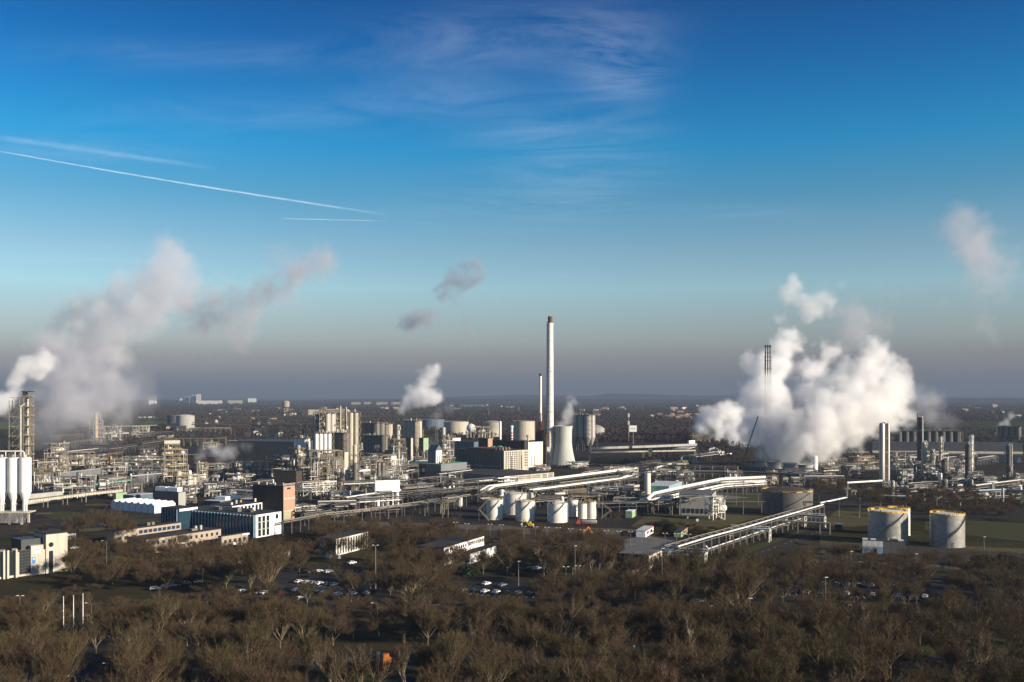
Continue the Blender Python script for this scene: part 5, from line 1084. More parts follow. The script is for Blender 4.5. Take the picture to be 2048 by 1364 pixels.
def lattice_mast(label, px, ty, wb, wt, Y, m='galvanised', head=True, name='lattice_mast', n=12):
    k = Y/FPX; t = thing(name, label, 'mast', (xat(px, Y), Y)); h = zat(ty, Y); F = MB(); C = [(-1,-1),(1,-1),(1,1),(-1,1)]
    for i in range(n):
        f0, f1 = i/n, (i+1)/n; r0, r1 = (wb+(wt-wb)*f0)*k/2, (wb+(wt-wb)*f1)*k/2
        for (a, b), (c, d) in zip(C, C[1:]+C[:1]):
            F.beam((a*r0, b*r0, h*f0), (a*r1, b*r1, h*f1), max(.2, .12*k*2)); F.beam((a*r0, b*r0, h*f0), (c*r1, d*r1, h*f1), .14*k*2); F.beam((a*r1, b*r1, h*f1), (c*r1, d*r1, h*f1), .12*k*2)
    F.build('lattice', m, t)
    if head: MB().box(-wt*k*1.3, wt*k*1.3, -wt*k, wt*k, h, h+.6).build('head_platform', m, t)
    return t
lattice_mast('pale open lattice mast with a platform head in thin steam, left of the right furnace', 873, 828, 6, 4, 1230)
lattice_mast('faint tall thin mast standing in the left smoke cloud, the left of two', 110, 775, 3, 2, 2300, 'steel_grey', False)
lattice_mast('faint tall dark mast standing in the left smoke cloud, the right of two', 178, 792, 4, 2.5, 1900, 'steel_grey', False)
lattice_mast('pyramid shaped distant pylon left of the round grey tank', 259, 820, 8, 1.5, 2500, 'steel_grey', False)
t = thing('telecom_mast', 'slim grey telecom mast with antenna panels left of the square white sign', 'mast', (xat(1257, 1700), 1700)); h = zat(826, 1700); MB().lathe([(1.1, 0), (.6, h)], n=10).build('pole', 'galvanised', t)
for z in (h-2, h-15):
    for a in range(3): MB().box(math.cos(a*2.1)*1.4-.5, math.cos(a*2.1)*1.4+.5, math.sin(a*2.1)*1.4-.4, math.sin(a*2.1)*1.4+.4, z-5, z+1).build('antenna', 'dirty_white', t)
t = thing('company_sign', 'square white company sign high on a single pole at the wood edge', 'sign', (xat(1266, 1650), 1650)); z0, z1 = zat(863.5, 1650), zat(851, 1650)
MB().lathe([(.9, 0), (.7, z0)], n=10).build('pole', 'galvanised', t); MB().box(-6.2, 6.2, -.8, .8, z0, z1).build('panel', 'white_paint', t)
for k in range(5): MB().box(-4.2+k*1.7, -4.2+k*1.7+1.2, -.86, -.8, (z0+z1)/2-.9, (z0+z1)/2+.9).build('letter', 'pale_blue', t)
# ------------------------------------------------------------------ right hand columns
RC = 'right hand process columns'
t = thing('process_column', 'pair of tall shining white columns joined by a pipe ladder, right of the steam cloud', 'process column', (xat(1769, 900), 900), .1); k = 900/FPX; h = zat(846, 900)
MB().lathe([(5.6*k, 0), (5.6*k, h-1.5), (4*k, h), (.1, h+.4)], -5.2*k, 0, 24).build('column', 'aluminium', t, True); MB().lathe([(3.8*k, 0), (3.8*k, h-1.2), (2.6*k, h), (.1, h+.3)], 7.0*k, 0, 20).build('column', 'aluminium', t, True)
MB().path([(1.8*k, -.8, 3), (1.8*k, -.8, h-2), (-3*k, -.8, h+1)], 1.0*k, 10).build('riser_pipe', 'rust', t, True); L_ = MB()
for i in range(30): L_.beam((.4*k, -1, 2+h*.95*i/30), (3.2*k, -1, 2+h*.95*i/30), .2)
for x in (.4*k, 3.2*k): L_.beam((x, -1, 1), (x, -1, h), .2)
L_.build('ladder', 'galvanised', t)
for z in (h*.3, h*.52, h*.75, h-.5): MB().box(-1*k, 5*k, -2.2, 0, z, z+.4).build('platform', 'pale_blue', t)
for (px, ty, wp, Y, m, pl, lab) in ((1840, 834, 10, 1000, 'steel_grey', 7, 'tallest dark process column right of the shining white pair'), (1848, 884, 8, 960, 'cream_paint', 5, 'cream column with a cluttered head just right of the tallest dark one'), (1864, 900, 7.5, 950, 'cream_paint', 5, 'shorter cream column with ochre head, third of the right group'), (1881, 874, 5.5, 1020, 'cream_paint', 5, 'thin cream column with a white vessel on top in front of the hazy silos'), (1888, 918, 9, 900, 'steel_grey', 6, 'dark stained column low in the middle of the right group'), (1936, 886, 9.5, 930, 'concrete_dark', 4, 'dark ringed column left of the red white one'), (1942, 871, 6.5, 940, 'white_paint', 6, 'red and white column with an arched pipe on top'), (2017, 890, 8.5, 930, 'concrete_dark', 4, 'brown grey column with a pipe near the right edge'), (1992-8, 968, 6, 800, 'cream_paint', 2, 'short cream pipe stack in front of the blue pipes at the right')):
    column('process_column', lab, px, 0, ty, wp, m, Y=Y, plats=pl, group=RC, seed=5)
t = column('process_column', 'slim dark antenna column at the left edge of the tallest dark one', 1834.5, 0, 826, 1.6, 'steel_dark', Y=1005, plats=0, riser=False, group=RC)
t = column('process_column', 'brown column at the bottom right foot of the shining white pair', 1888, 0, 960, 6, 'concrete_dark', Y=850, plats=3, group=RC)
for i, (px, w_, ty, Y, sd, lab) in enumerate(((1806, 30, 935, 960, 21, 'speckled frame of vessels and pipes left of the tallest dark column'), (1822, 34, 915, 1010, 22, 'upper cluster of yellow and white platforms left of the tallest dark column'), (1858, 40, 950, 905, 23, 'low dense pipework at the feet of the cream columns'), (1905, 42, 955, 900, 24, 'low dense pipework left of the ringed dark column'), (1965, 48, 968, 900, 25, 'low pipework with pale tables right of the red white column'),
 (1800, 26, 905, 990, 121, 'tall speckled rack of small vessels behind the shining pair'),
 (1815, 30, 940, 900, 122, 'dense valve frame left foot of the tallest dark column'),
 (1832, 24, 925, 940, 123, 'narrow pipe frame hugging the tallest dark column'),
 (1856, 30, 930, 930, 124, 'pipe frame between the two cream columns'),
 (1874, 28, 938, 900, 125, 'pipe frame right of the ochre headed column'),
 (1895, 30, 930, 940, 126, 'cream pipe frame behind the dark stained column'),
 (1915, 30, 945, 890, 127, 'speckled pipe frame left foot of the ringed column'),
 (1928, 26, 925, 960, 128, 'narrow frame just left of the ringed column'),
 (1955, 34, 945, 900, 129, 'valve deck right foot of the red white column'),
 (1980, 36, 955, 880, 130, 'valve deck below the sawtooth gables'),
 (2040, 40, 950, 900, 131, 'valve deck right of the pipe column at the edge'),
 (1850, 70, 972, 840, 132, 'front row of pumps and pipes below the cream columns'),
 (1930, 60, 978, 830, 133, 'front row of pumps below the ringed column'), (1890, 60, 985, 830, 26, 'dark front rank of pipes below the right columns'), (2030, 44, 972, 880, 27, 'pipework with pinkish vessel at the right edge'), (1780, 40, 965, 870, 28, 'dark net of pipes at the foot of the shining white pair'), (2005, 60, 1000, 780, 29, 'blue and white pumps and pipes in front of the right columns'), (1745, 44, 935, 1080, 30, 'dark tall box frame left of the shining white pair'), (1905, 50, 920, 1080, 31, 'cream vessels and hoppers between the thin cream column and the ringed one'))):
    process_unit(lab, px, 0, w_, ty, 12, Y=Y, ang=random.uniform(15, 35), levels=3+(i % 3), seed=sd, nves=13, npipe=26, frame='steel_grey' if i % 2 else 'galvanised', rail='ochre_paint' if i == 1 else 'galvanised', group='right hand process units')
t, l, w, h = corner_building('warehouse', 'very long dark hall with a cream eave line behind the right columns', 'building', 1745, 2046, 2130, 0, 887, 8, 'dark_cladding', 'dark_cladding', Y=1340); MB().box(-.4, -.01, 0, l, 2, 5).build('cream_band', 'cream_paint', t)
t, l, w, h = corner_building('warehouse', 'cream long low building left of the shining white pair', 'building', 1636, 1790, 1795, 0, 906, 6, 'cream_paint', 'dirty_white', Y=1500); windows_left(t, l, h, 1, 20, 2, 6, .5, 3, l-3)
t, l, w, h = corner_building('warehouse', 'small white tower house below the hazy silo row', 'building', 1899, 1902, 1912, 0, 886, 45, 'white_paint', Y=1450)
def sawtooth():
    t, l, w, h = corner_building('workshop_building', 'dark workshop with pale blue sawtooth gables at the right edge', 'building', 1955, 2075, 2090, 0, 934, 12, 'dark_cladding', 'roof_felt', Y=1180); n = 5
    for i in range(n):
        y0, y1 = l*(i+.08)/n, l*(i+.92)/n; R = MB(); R.v += [(-.2, y0, h+.4), (-.2, (y0+y1)/2, h+12), (-.2, y1, h+.4), (14, y0, h+.4), (14, (y0+y1)/2, h+12), (14, y1, h+.4)]; R.f += [(0, 1, 2), (3, 5, 4), (0, 3, 4, 1), (1, 4, 5, 2)]; R.build('gable', 'blue_cladding', t)
    MB().box(-.3, -.01, 0, l, 1, h*.6).build('dark_opening', 'glass_dark', t)
sawtooth()
# ------------------------------------------------------------------ plant behind the wood, left of the big steam
process_unit('small chemical plant with brown frame and steam left of the big cloud', 1402, 0, 44, 872, 16, Y=1700, ang=20, levels=5, seed=41, nves=14, npipe=18, frame='steel_grey')
t, l, w, h = corner_building('plant_building', 'white gabled control house in front of the small steaming plant', 'building', 1414, 1418, 1442, 0, 899, 60, 'white_paint', Y=1420); windows_right(t, w, h, 2, 6, h*.4, h*.95, .5)
MB().lathe([(0.1, h+3.5), (w*.42, h+.3)], w/2, 3, 4).build('gable_roof', 'white_paint', t)
t, l, w, h = corner_building('plant_building', 'bright white lower block right of the gabled control house', 'building', 1390, 1414, 1442, 0, 905, 30, 'white_paint', Y=1380)
t, l, w, h = corner_building('plant_building', 'small white cube group with rooftop fans in front of the steam', 'building', 1424, 1441, 1464, 0, 908, 40, 'white_paint', Y=1340)
for k in range(4): MB().cyl(3+k*4, 4, h+.2, h+3, 1.5, 12).build('roof_fan', 'dirty_white', t)
t, l, w, h = corner_building('plant_building', 'low pink roofed white building above the pipe gallery end', 'building', 1344, 1372, 1391, 0, 899, 20, 'white_paint', 'roof_light', Y=1480)
t, l, w, h = corner_building('plant_building', 'tiny white hut with steam left of the small chemical plant', 'building', 1375, 1378, 1390, 0, 881, 45, 'white_paint', Y=1650)
t, l, w, h = corner_building('plant_building', 'teal green low shed with a pale flat roof by the elbow pipe', 'building', 1290, 1338, 1364, 1002, 973, 22, 'pale_blue', 'roof_light'); MB().box(-.2, -.01, 0, l, 0, h-.1).build('shaded_side', 'green_paint', t)  # shed's left side: shade put into a darker green panel
MB().cyl(-3, l*.85, 0, h*1.9, 2.3, 18).build('round_tank', 'dirty_white', t, True)
t, l, w, h = corner_building('plant_building', 'small cream pump house with two pale blue pipes at its left', 'building', 1248, 1268, 1279, 985, 972, 30, 'cream_paint', 'roof_light'); MB().path([(-1, l, h*.8), (-9, l+26, h*.8)], .5, 8).build('pipe', 'pale_blue', t, True)
t, l, w, h = corner_building('plant_building', 'brown grey flat box hall behind the white frames of the T shaped posts', 'building', 1358, 1424, 1432, 1032, 990, 16, 'concrete', 'concrete_dark')
windows_left(t, l, h, 1, 6, .5, h*.4, .5, 2, l-2)
process_unit('white framed pump stand with stairs right of the brown grey box hall', 1438, 1040, 30, 996, 10, ang=20, levels=3, seed=44, nves=6, npipe=14, frame='dirty_white', rail='dirty_white', taper=False)
gallery('long beige conveyor gallery crossing from the silver silos towards the steaming plant', [(1178, 899, 14), (1300, 895, 14), (1392, 891, 14)], 3.5, 2.6, 'concrete', 'concrete', 5, 60)
gallery('lower beige pipe gallery right of the silver silos', [(1180, 906, 10), (1390, 902, 10)], 3, 1.6, 'cream_paint', 'steel_cream', 5, 60)
# ------------------------------------------------------------------ left hand process field
LU = 'left hand process units'
for i, (px, w_, ty, Y, lv, sd, fr, ra, rf, lab) in enumerate((
 (905, 50, 948, 850, 3, 80, 'steel_grey', 'galvanised', None, 'dark pump frames under the compressor hall corner'),
 (1010, 60, 968, 830, 2, 81, 'steel_grey', 'galvanised', None, 'speckled valve decks behind the tallest small white tank'),
 (1080, 50, 972, 800, 2, 82, 'galvanised', 'galvanised', None, 'speckled valve decks above the isolated cream tank'),
 (1150, 60, 982, 770, 3, 83, 'steel_grey', 'ochre_paint', None, 'white speckled pump frames above the two rightmost small tanks'),
 (1210, 60, 975, 790, 2, 84, 'galvanised', 'galvanised', None, 'low valve decks left of the cream pump house'),
 (1235, 36, 935, 950, 3, 85, 'dirty_white', 'galvanised', None, 'pale open frame with stairs beside the steel gantry tower'),
 (1330, 50, 940, 900, 2, 86, 'galvanised', 'galvanised', None, 'ladder frames above the teal shed'),
 (1370, 40, 945, 890, 3, 87, 'steel_grey', 'galvanised', None, 'ladder frames right of the teal shed'),
 (1470, 40, 945, 880, 2, 88, 'steel_grey', 'galvanised', None, 'dark frames behind the end of the thick bright pipe'),
 (1160, 40, 925, 1100, 2, 89, 'steel_grey', 'galvanised', None, 'dark pipework at the foot of the silver silos'),
 (114, 42, 889, 1000, 4, 51, 'galvanised', 'ochre_paint', None, 'white framed platform stack with a braced left leg behind the white silos'),
 (100, 70, 915, 930, 4, 52, 'steel_cream', 'ochre_paint', None, 'yellow and cream stair decks right of the white silos'),
 (160, 60, 905, 1050, 3, 53, 'steel_cream', 'ochre_paint', None, 'ochre railed decks below the green sheet in the left smoke'),
 (215, 60, 920, 980, 3, 54, 'steel_grey', 'ochre_paint', None, 'grey brown pipe decks with a tall yellow post, left field'),
 (90, 60, 945, 800, 2, 55, 'steel_cream', 'galvanised', None, 'low cream pipe tables above the ribbed gallery'),
 (150, 80, 955, 770, 2, 56, 'galvanised', 'galvanised', None, 'low pipe tables between the two left galleries'),
 (225, 50, 955, 790, 2, 57, 'steel_cream', 'galvanised', None, 'pipe tables at the right end of the ribbed gallery'),
 (352, 44, 889, 930, 7, 58, 'steel_cream', 'yellow_paint', 'cream_paint', 'tall pale yellow cage of decks with a white roof box in mist'),
 (275, 60, 915, 1000, 4, 59, 'galvanised', 'galvanised', None, 'misty white decks left of the yellow cage'),
 (404, 22, 928, 860, 3, 60, 'steel_cream', 'ochre_paint', None, 'small ochre topped frame right of the yellow cage'),
 (384, 60, 952, 790, 2, 61, 'steel_cream', 'ochre_paint', None, 'low ochre frames in front of the yellow cage'),
 (378, 26, 975, 740, 4, 62, 'galvanised', 'galvanised', None, 'scaffold like grey frame right of the dark box with white roof units'),
 (510, 70, 925, 940, 4, 63, 'steel_cream', 'ochre_paint', None, 'broad cream plant with a white clad top left of the polymer tower'),
 (560, 40, 912, 930, 4, 64, 'steel_cream', 'galvanised', None, 'ladder like cream frame left of the pale blue bins'),
 (470, 60, 950, 850, 2, 65, 'steel_grey', 'galvanised', None, 'dark low pipe decks in the middle of the left field'),
 (440, 60, 968, 790, 2, 66, 'galvanised', 'galvanised', None, 'dark field of low pipe tables behind the second office'),
 (195, 30, 830, 1700, 6, 67, 'steel_cream', 'ochre_paint', None, 'hazy yellow grey tower right of the left smoke'),
 (232, 26, 850, 1750, 4, 68, 'galvanised', 'galvanised', None, 'hazy pale frame left of the white pipe banks'),
 (282, 36, 853, 1900, 4, 69, 'cream_paint', 'cream_paint', None, 'hazy stepped bank of white decks'),
 (426, 40, 886, 1300, 2, 70, 'steel_cream', 'ochre_paint', None, 'low ochre roofed frame far behind the mist'),
 (770, 40, 912, 920, 4, 71, 'steel_cream', 'ochre_paint', None, 'cream and white vessels in front of the left furnace house'),
 (735, 46, 930, 880, 4, 72, 'steel_cream', 'galvanised', None, 'stacked horizontal cream exchangers right of the polymer tower'),
 (860, 60, 905, 1060, 3, 73, 'galvanised', 'galvanised', None, 'misty pipework between the two furnaces'),
 (690, 60, 985, 740, 3, 74, 'galvanised', 'galvanised', None, 'pump and vessel field right of the brick tower'),
 (640, 70, 965, 800, 3, 75, 'dirty_white', 'galvanised', None, 'white banded pipe bank under the polymer tower'),
 (760, 60, 985, 730, 2, 76, 'dirty_white', 'galvanised', None, 'white vessels and posts below the brilliant panel wall'),
 (690, 60, 1030, 660, 2, 77, 'galvanised', 'galvanised', None, 'pink and white pipe stands among the tree tops right of the finned office'),
 (608, 50, 1012, 690, 2, 78, 'galvanised', 'galvanised', None, 'low dark decks right of the brick tower'))):
    process_unit(lab, px, 0, w_, ty, 12, Y=Y, ang=12+(i*7) % 24, levels=lv, seed=sd, nves=13, npipe=24, frame=fr, rail=ra, roofed=rf, group=LU)
column('process_column', 'ochre slim column in the hazy far field right of the left smoke', 192, 0, 826, 5, 'ochre_paint', Y=1690, plats=4)
column('process_column', 'yellow post like column in the middle of the left pipe field', 222, 0, 912, 4, 'ochre_paint', Y=980, plats=3, riser=False)
column('process_column', 'thin white vertical vessel in front of the mist right of the yellow cage', 390, 0, 930, 3, 'white_paint', Y=870, plats=1, riser=False)
column('process_column', 'pair like grey silver vessel at the right foot of the polymer tower', 695, 0, 939, 8, 'aluminium', Y=850, plats=1)
column('process_column', 'dark grey fat vessel right of the polymer tower foot', 697+14, 0, 925, 10, 'galvanised', Y=845, plats=1, riser=False)
for i, (px, by, ty, Y, w_, lab) in enumerate(((687, 0, 945, 690, 3.4, 'tall brown lamp column in front of the polymer tower, the right of two'), (642, 0, 960, 700, 2.4, 'thin brown pole with white lamps at its foot, the left of two'), (732, 0, 977, 690, 2.2, 'thin beige pole left of the brilliant panel wall'))):
    t = thing('light_mast', lab, 'light mast', (xat(px, Y), Y)); h = zat(ty, Y); MB().lathe([(w_*Y/FPX/2, 0), (w_*Y/FPX*.3, h)], n=10).build('pole', 'rust' if i < 2 else 'cream_paint', t)
# ------------------------------------------------------------------ pipe racks with a shape of their own
W_, S_, C_, D_ = 'pipe_white', 'pipe_silver', 'steel_cream', 'steel_grey'
rack('thin two pipe bridge on single posts climbing right above the tree tops', [(566, 1043, 8), (650, 1028, 8), (760, 1015.5, 8), (870, 1000, 8), (968, 985, 8)], [(-.4, .1, .32, C_), (.5, .1, .2, W_)], 1.4, 8, single=True)
rack('lower single pipe under the right half of the thin bridge', [(700, 1024, 3.5), (830, 1008, 4), (912, 1001, 5)], [(0, 0, .22, C_)], 1, 14, single=True)
rack('two bright white pipes right of the tall brown lamp column', [(690, 996, 9), (735, 989, 9), (800, 981, 9)], [(-.9, 0, .45, W_), (.9, 0, .4, C_), (2, 0, .25, W_)], 4, 10)
rack('elbowed white pipe header with downpipes left of the brilliant panel wall', [(698, 962, 3), (698, 947, 14), (705, 944.5, 15), (742, 942, 15)], [(0, 0, .9, W_)], 3, 12, posts=False)
rack('great bundle of white pipes climbing right from the power house foot', [(968, 982, 11), (982, 974, 11), (1080, 962, 11), (1180, 949, 11), (1266, 938, 11)], [(-3.2, 0, .9, W_), (-1.0, 0, .6, W_), (.8, 0, .4, S_), (2.2, 0, .7, W_), (3.8, 0, .35, C_)], 9, 12, levels=2)
rack('second bundle of white pipes just below the great bundle', [(1060, 981, 8), (1130, 972, 8), (1235, 958, 8), (1262, 951, 8)], [(-2.6, 0, .5, W_), (-1.0, 0, .35, S_), (.6, 0, .5, W_), (2.4, 0, .3, C_), (0, 1.6, .3, D_)], 7, 10, levels=2)
rack('white pipes continuing right from the steel gantry above the teal shed', [(1262, 949, 9), (1310, 944, 9), (1312, 936, 12), (1340, 929, 12)], [(-1, 0, .7, W_), (1, 0, .5, W_)], 4, 12)
rack('thick bright pipe with a bend climbing to the horizontal run, right of the teal shed', [(1282, 1004, 6), (1296, 1000, 10), (1308, 990, 13), (1370, 976, 13), (1442, 961, 13), (1530, 957, 13)], [(0, 0, 1.15, W_)], 3, 22, single=True)
rack('stack of thinner white pipes under the thick bright pipe', [(1296, 1007, 7), (1398, 985, 7), (1448, 974, 7), (1530, 969, 7)], [(-1.6, 1.8, .4, W_), (0, 1.8, .5, W_), (1.5, 1.8, .35, C_), (-1.2, 0, .5, W_), (.9, 0, .4, S_)], 5, 11, levels=2)
rack('white pipe rack with red marked pipes above the rusty roofed tank', [(1404, 972, 8), (1460, 968, 8), (1530, 966, 8)], [(-1, 1, .8, W_), (1, 0, .6, W_), (2.2, 1, .25, 'red_paint')], 5, 14)
rack('long diagonal pipe rack climbing right from the gatehouse to the T posts', [(1342, 1094, 9), (1408, 1074, 9), (1480, 1055, 9), (1552, 1034, 9), (1636, 1010, 9)], [(-3.4, .1, .4, W_), (-2.2, .1, .25, S_), (2.6, -1.5, .3, W_), (3.4, .1, .2, C_)], 8, 9, levels=2, postm='galvanised')
rack('lower parallel pipe run below the diagonal rack', [(1410, 1100, 3), (1500, 1070, 3), (1560, 1050, 3.4), (1600, 1038, 4)], [(-.5, 0, .25, W_), (.5, 0, .18, C_)], 2, 9)
rack('white pipe rising from the diagonal rack and stepping up to the shining white pair', [(1640, 1008, 9), (1694, 996, 9), (1695.5, 967, 21.5), (1764, 963, 21.5)], [(0, 0, .62, W_)], 2, 24, posts=False)
rack('short gantry across the road at the lower end of the diagonal rack', [(1338, 1102, 6.5), (1412, 1106, 6.5)], [(-1.5, .1, .4, 'pale_blue'), (0, .1, .3, W_), (1.3, .1, .35, D_), (0, 1.4, .25, W_)], 6, 18, levels=2, postm='dirty_white')
rack('short gantry crossing halfway along the diagonal rack', [(1462, 1056, 6.5), (1540, 1060, 6.5)], [(-1.5, .1, .4, 'pale_blue'), (0, .1, .3, W_), (1.3, .1, .3, W_), (0, 1.4, .25, W_)], 6, 16, levels=2, postm='dirty_white')
rack('upper gantry crossing near the top of the diagonal rack', [(1572, 1030, 7), (1650, 1034, 7)], [(-1.5, .1, .4, D_), (0, .1, .4, W_), (1.3, .1, .35, W_), (0, 1.4, .25, W_)], 6, 14, levels=3, postm='dirty_white')
rack('grey single pipe on plain posts right of the diagonal rack top', [(1553, 1043, 6), (1640, 1047, 6), (1660, 1048, 6)], [(0, 0, .5, S_), (1, 0, .3, D_)], 2, 12)
rack('looped white pipe at the gantry end by the road', [(1410, 1110, 2), (1410, 1096, 8.5), (1412, 1093, 10), (1414.5, 1096, 8.5), (1414.5, 1108, 3)], [(0, 0, .35, W_)], 1, 10, posts=False)
rack('long thin grey bridge of two lines on tall T posts above the green lawns', [(1170, 1006, 9.5), (1340, 1001, 9.5), (1560, 1001, 9.5), (1760, 1009, 9.5)], [(-.6, 0, .22, D_), (.6, 0, .22, D_), (0, -3.4, .2, D_)], 1.8, 13, single=True)
rack('second line of tall T posts behind the first above the lawns', [(1430, 985, 9), (1560, 987, 9), (1720, 996, 9)], [(-.6, 0, .2, D_), (.6, 0, .2, D_)], 1.8, 16, single=True)
rack('long straight grey pipe on dark trestles in front of the cooling towers', [(1378, 945, 10), (1470, 946, 10), (1600, 952, 10)], [(0, 0, 1.2, 'galvanised'), (2, 0, .3, D_)], 4, 14)
rack('two beige pipes ending under the crane boom', [(1390, 926, 8), (1508, 924, 8)], [(-1, 0, .9, C_), (1.5, 0, .8, 'cream_paint')], 5, 22)
rack('arched pipe loop in front of the pink roofed building', [(1362, 935, 3), (1362, 917, 13), (1372, 913, 14), (1386, 915, 13), (1390, 935, 3)], [(-1, 0, .8, S_), (1.4, 0, .8, S_), (3.6, 0, .7, S_)], 1, 10, posts=False)
rack('steel gantry tower joining the pipe bundles', [(1256, 935, 15), (1272, 936, 15)], [(-1, 0, .4, W_), (1, 0, .4, W_)], 6, 5, levels=4, postm='dirty_white')
rack('white canopy like long pipe table above the shining pair feet', [(1762, 992, 9), (1812, 993.5, 9)], [(-1.5, 0, .4, W_), (0, 0, .4, W_), (1.5, 0, .4, W_)], 5, 20)
rack('bright blue pipe run at the foot of the right columns', [(1955, 982, 7), (2012, 980, 7), (2070, 984, 7)], [(-1, 0, .6, 'pale_blue'), (.8, 0, .5, 'blue_paint'), (2, 0, .4, W_)], 5, 14)
rack('white header pipe crossing in front of the polymer tower', [(600, 937, 16), (655, 932, 16), (690, 931, 16)], [(-.8, 0, .55, W_), (1, 0, .4, W_)], 3, 20)
rack('far white pipe crossing left of the round grey tank', [(205, 868, 8), (258, 867.5, 8)], [(0, 0, 1.2, W_), (3, 0, .8, W_)], 4, 40)
rack('very long far pipe bridge running right from the round grey tank', [(384, 849, 20), (500, 850.5, 20), (630, 853, 20)], [(0, 0, .9, C_), (3, 0, .6, W_), (0, 4, .6, C_)], 5, 45)
# ------------------------------------------------------------------ the dark tangle of ordinary racks
rr = random.Random(99)
LAND = [(60, 'behind the white silos'), (150, 'above the loading canopy'), (250, 'behind the tent'), (340, 'left of the yellow cage'), (430, 'behind the second office'), (540, 'behind the brick tower'), (620, 'below the polymer tower'), (700, 'right of the brick tower'), (790, 'around the brilliant panel wall'), (870, 'below the compressor hall'), (950, 'below the dark hall'), (1040, 'behind the small white tanks'), (1120, 'below the chimneys'), (1200, 'right of the cooling tower'), (1290, 'left of the teal shed'), (1380, 'in front of the beige galleries'), (1470, 'left of the crane'), (1570, 'in front of the short cooling towers'), (1670, 'left of the shining white pair'), (1770, 'at the feet of the shining pair'), (1870, 'among the right columns'), (1970, 'below the sawtooth workshop'), (2060, 'at the right edge')]
def where(px): return min(LAND, key=lambda q: abs(q[0]-px))[1]
SEEN = {}
def uniq(s):
    SEEN[s] = SEEN.get(s, 0)+1; n = SEEN[s]
    return s if n == 1 else s+', '+['', '', 'next one behind', 'third one back', 'fourth one back', 'fifth one back', 'sixth one back', 'seventh one back', 'eighth one back', 'ninth one back', 'tenth one back'][min(n, 10)]
def tangle(px0, px1, py0, py1, n, lenpx=(60, 240), z=(5, 11), white=.5, slope=(-.13, .05)):
    for i in range(n):
        py = py0+(py1-py0)*(i+rr.random()*.7)/n; a = rr.uniform(px0, px1-lenpx[0]); b = min(px1, a+rr.uniform(*lenpx)); zz = rr.uniform(*z); s = rr.uniform(*slope)
        np_ = rr.randint(2, 5); cols = [W_, W_, C_, S_, D_, D_] if rr.random() < white else [D_, D_, 'steel_dark', D_, 'steel_dark', 'galvanised', C_, W_]
        pipes = [((k-(np_-1)/2)*1.3, 0, rr.choice([.15, .2, .26, .4, .22]), rr.choice(cols)) for k in range(np_)]+[((k-1)*1.9, -2.6, rr.choice([.2, .3, .4]), rr.choice(cols)) for k in range(rr.randint(1, 3))]
        pts = [(a, py, zz)]
        if rr.random() < .45: pts.append(((a+b)/2, py+s*(b-a)/2, zz)); pts.append(((a+b)/2+6, py+s*(b-a)/2-3, zz+3)); pts.append((b, py+s*(b-a)-3, zz+3))
        else: pts.append((b, py+s*(b-a), zz))
        tone = 'pale' if cols[0] == W_ else 'dark'
        try: rack(uniq('%s %s rack of %d pipes %s' % ('short' if b-a < 110 else 'long', tone, np_, where((a+b)/2))), pts, pipes, np_*1.3+1, 11, levels=2, group='ordinary pipe racks of the plant', postm=rr.choice(['galvanised', 'steel_grey', 'steel_cream']))
        except ZeroDivisionError: pass
tangle(690, 1030, 958, 1002, 15, (60, 200), white=.15)
tangle(1000, 1420, 966, 1006, 13, (60, 240), white=.12)
tangle(1060, 1500, 925, 962, 12, (60, 220), white=.09)
tangle(60, 330, 905, 975, 14, (50, 160), white=.24)
tangle(370, 640, 930, 1000, 13, (50, 140), white=.15)
tangle(600, 800, 960, 1030, 12, (50, 150), white=.30)
tangle(1560, 1740, 925, 960, 7, (50, 120), white=.18)
tangle(1780, 2080, 962, 1000, 9, (40, 110), z=(3, 6), white=.18)
tangle(80, 480, 850, 900, 12, (60, 160), z=(6, 14), white=.30)
tangle(700, 940, 905, 950, 8, (50, 120), white=.30)
tangle(1640, 1990, 900, 935, 5, (60, 140), white=.18)
for i in range(44):
    zone = [(90, 330, 915, 975), (380, 600, 930, 985), (640, 1000, 950, 1000), (1000, 1420, 935, 1000), (640, 900, 905, 950), (1440, 1760, 930, 975)][i % 6]; px, py = rr.uniform(*zone[:2]), rr.uniform(*zone[2:]); Y = yat(py); hh = rr.uniform(5, 15)
    process_unit(uniq(['low %s equipment deck %s', 'cluttered %s pump frame %s'][i % 2] % (['dark', 'grey', 'rusty', 'pale'][i % 4], where(px))), px, 0, rr.uniform(24, 56), HORY+(CAMH-hh)*FPX/Y, rr.uniform(8, 14), Y=Y, ang=rr.uniform(10, 40), levels=rr.randint(2, 3), seed=300+i, nves=8, npipe=18, frame=['steel_dark', 'steel_grey', 'rust', 'steel_cream'][i % 4], rail=['galvanised', 'ochre_paint'][i % 2], group='equipment decks among the racks')
def exchanger(label, px, py, L, z, r, m, ang):
    X0, Y0 = G(px, py, z); t = thing('heat_exchanger', label, 'vessel', (X0, Y0), ang, 'horizontal vessels among the racks'); MB().drum((-L/2, 0, z), (L/2, 0, z), r).build('shell', m, t, True); MB().box(-L*.3-.3, -L*.3+.3, -r*.8, r*.8, 0, z-r*.6).build('saddle', 'concrete', t); MB().box(L*.3-.3, L*.3+.3, -r*.8, r*.8, 0, z-r*.6).build('saddle', 'concrete', t); MB().cyl(0, 0, z+r*.8, z+r+1.2, .35, 8).build('nozzle', 'galvanised', t)
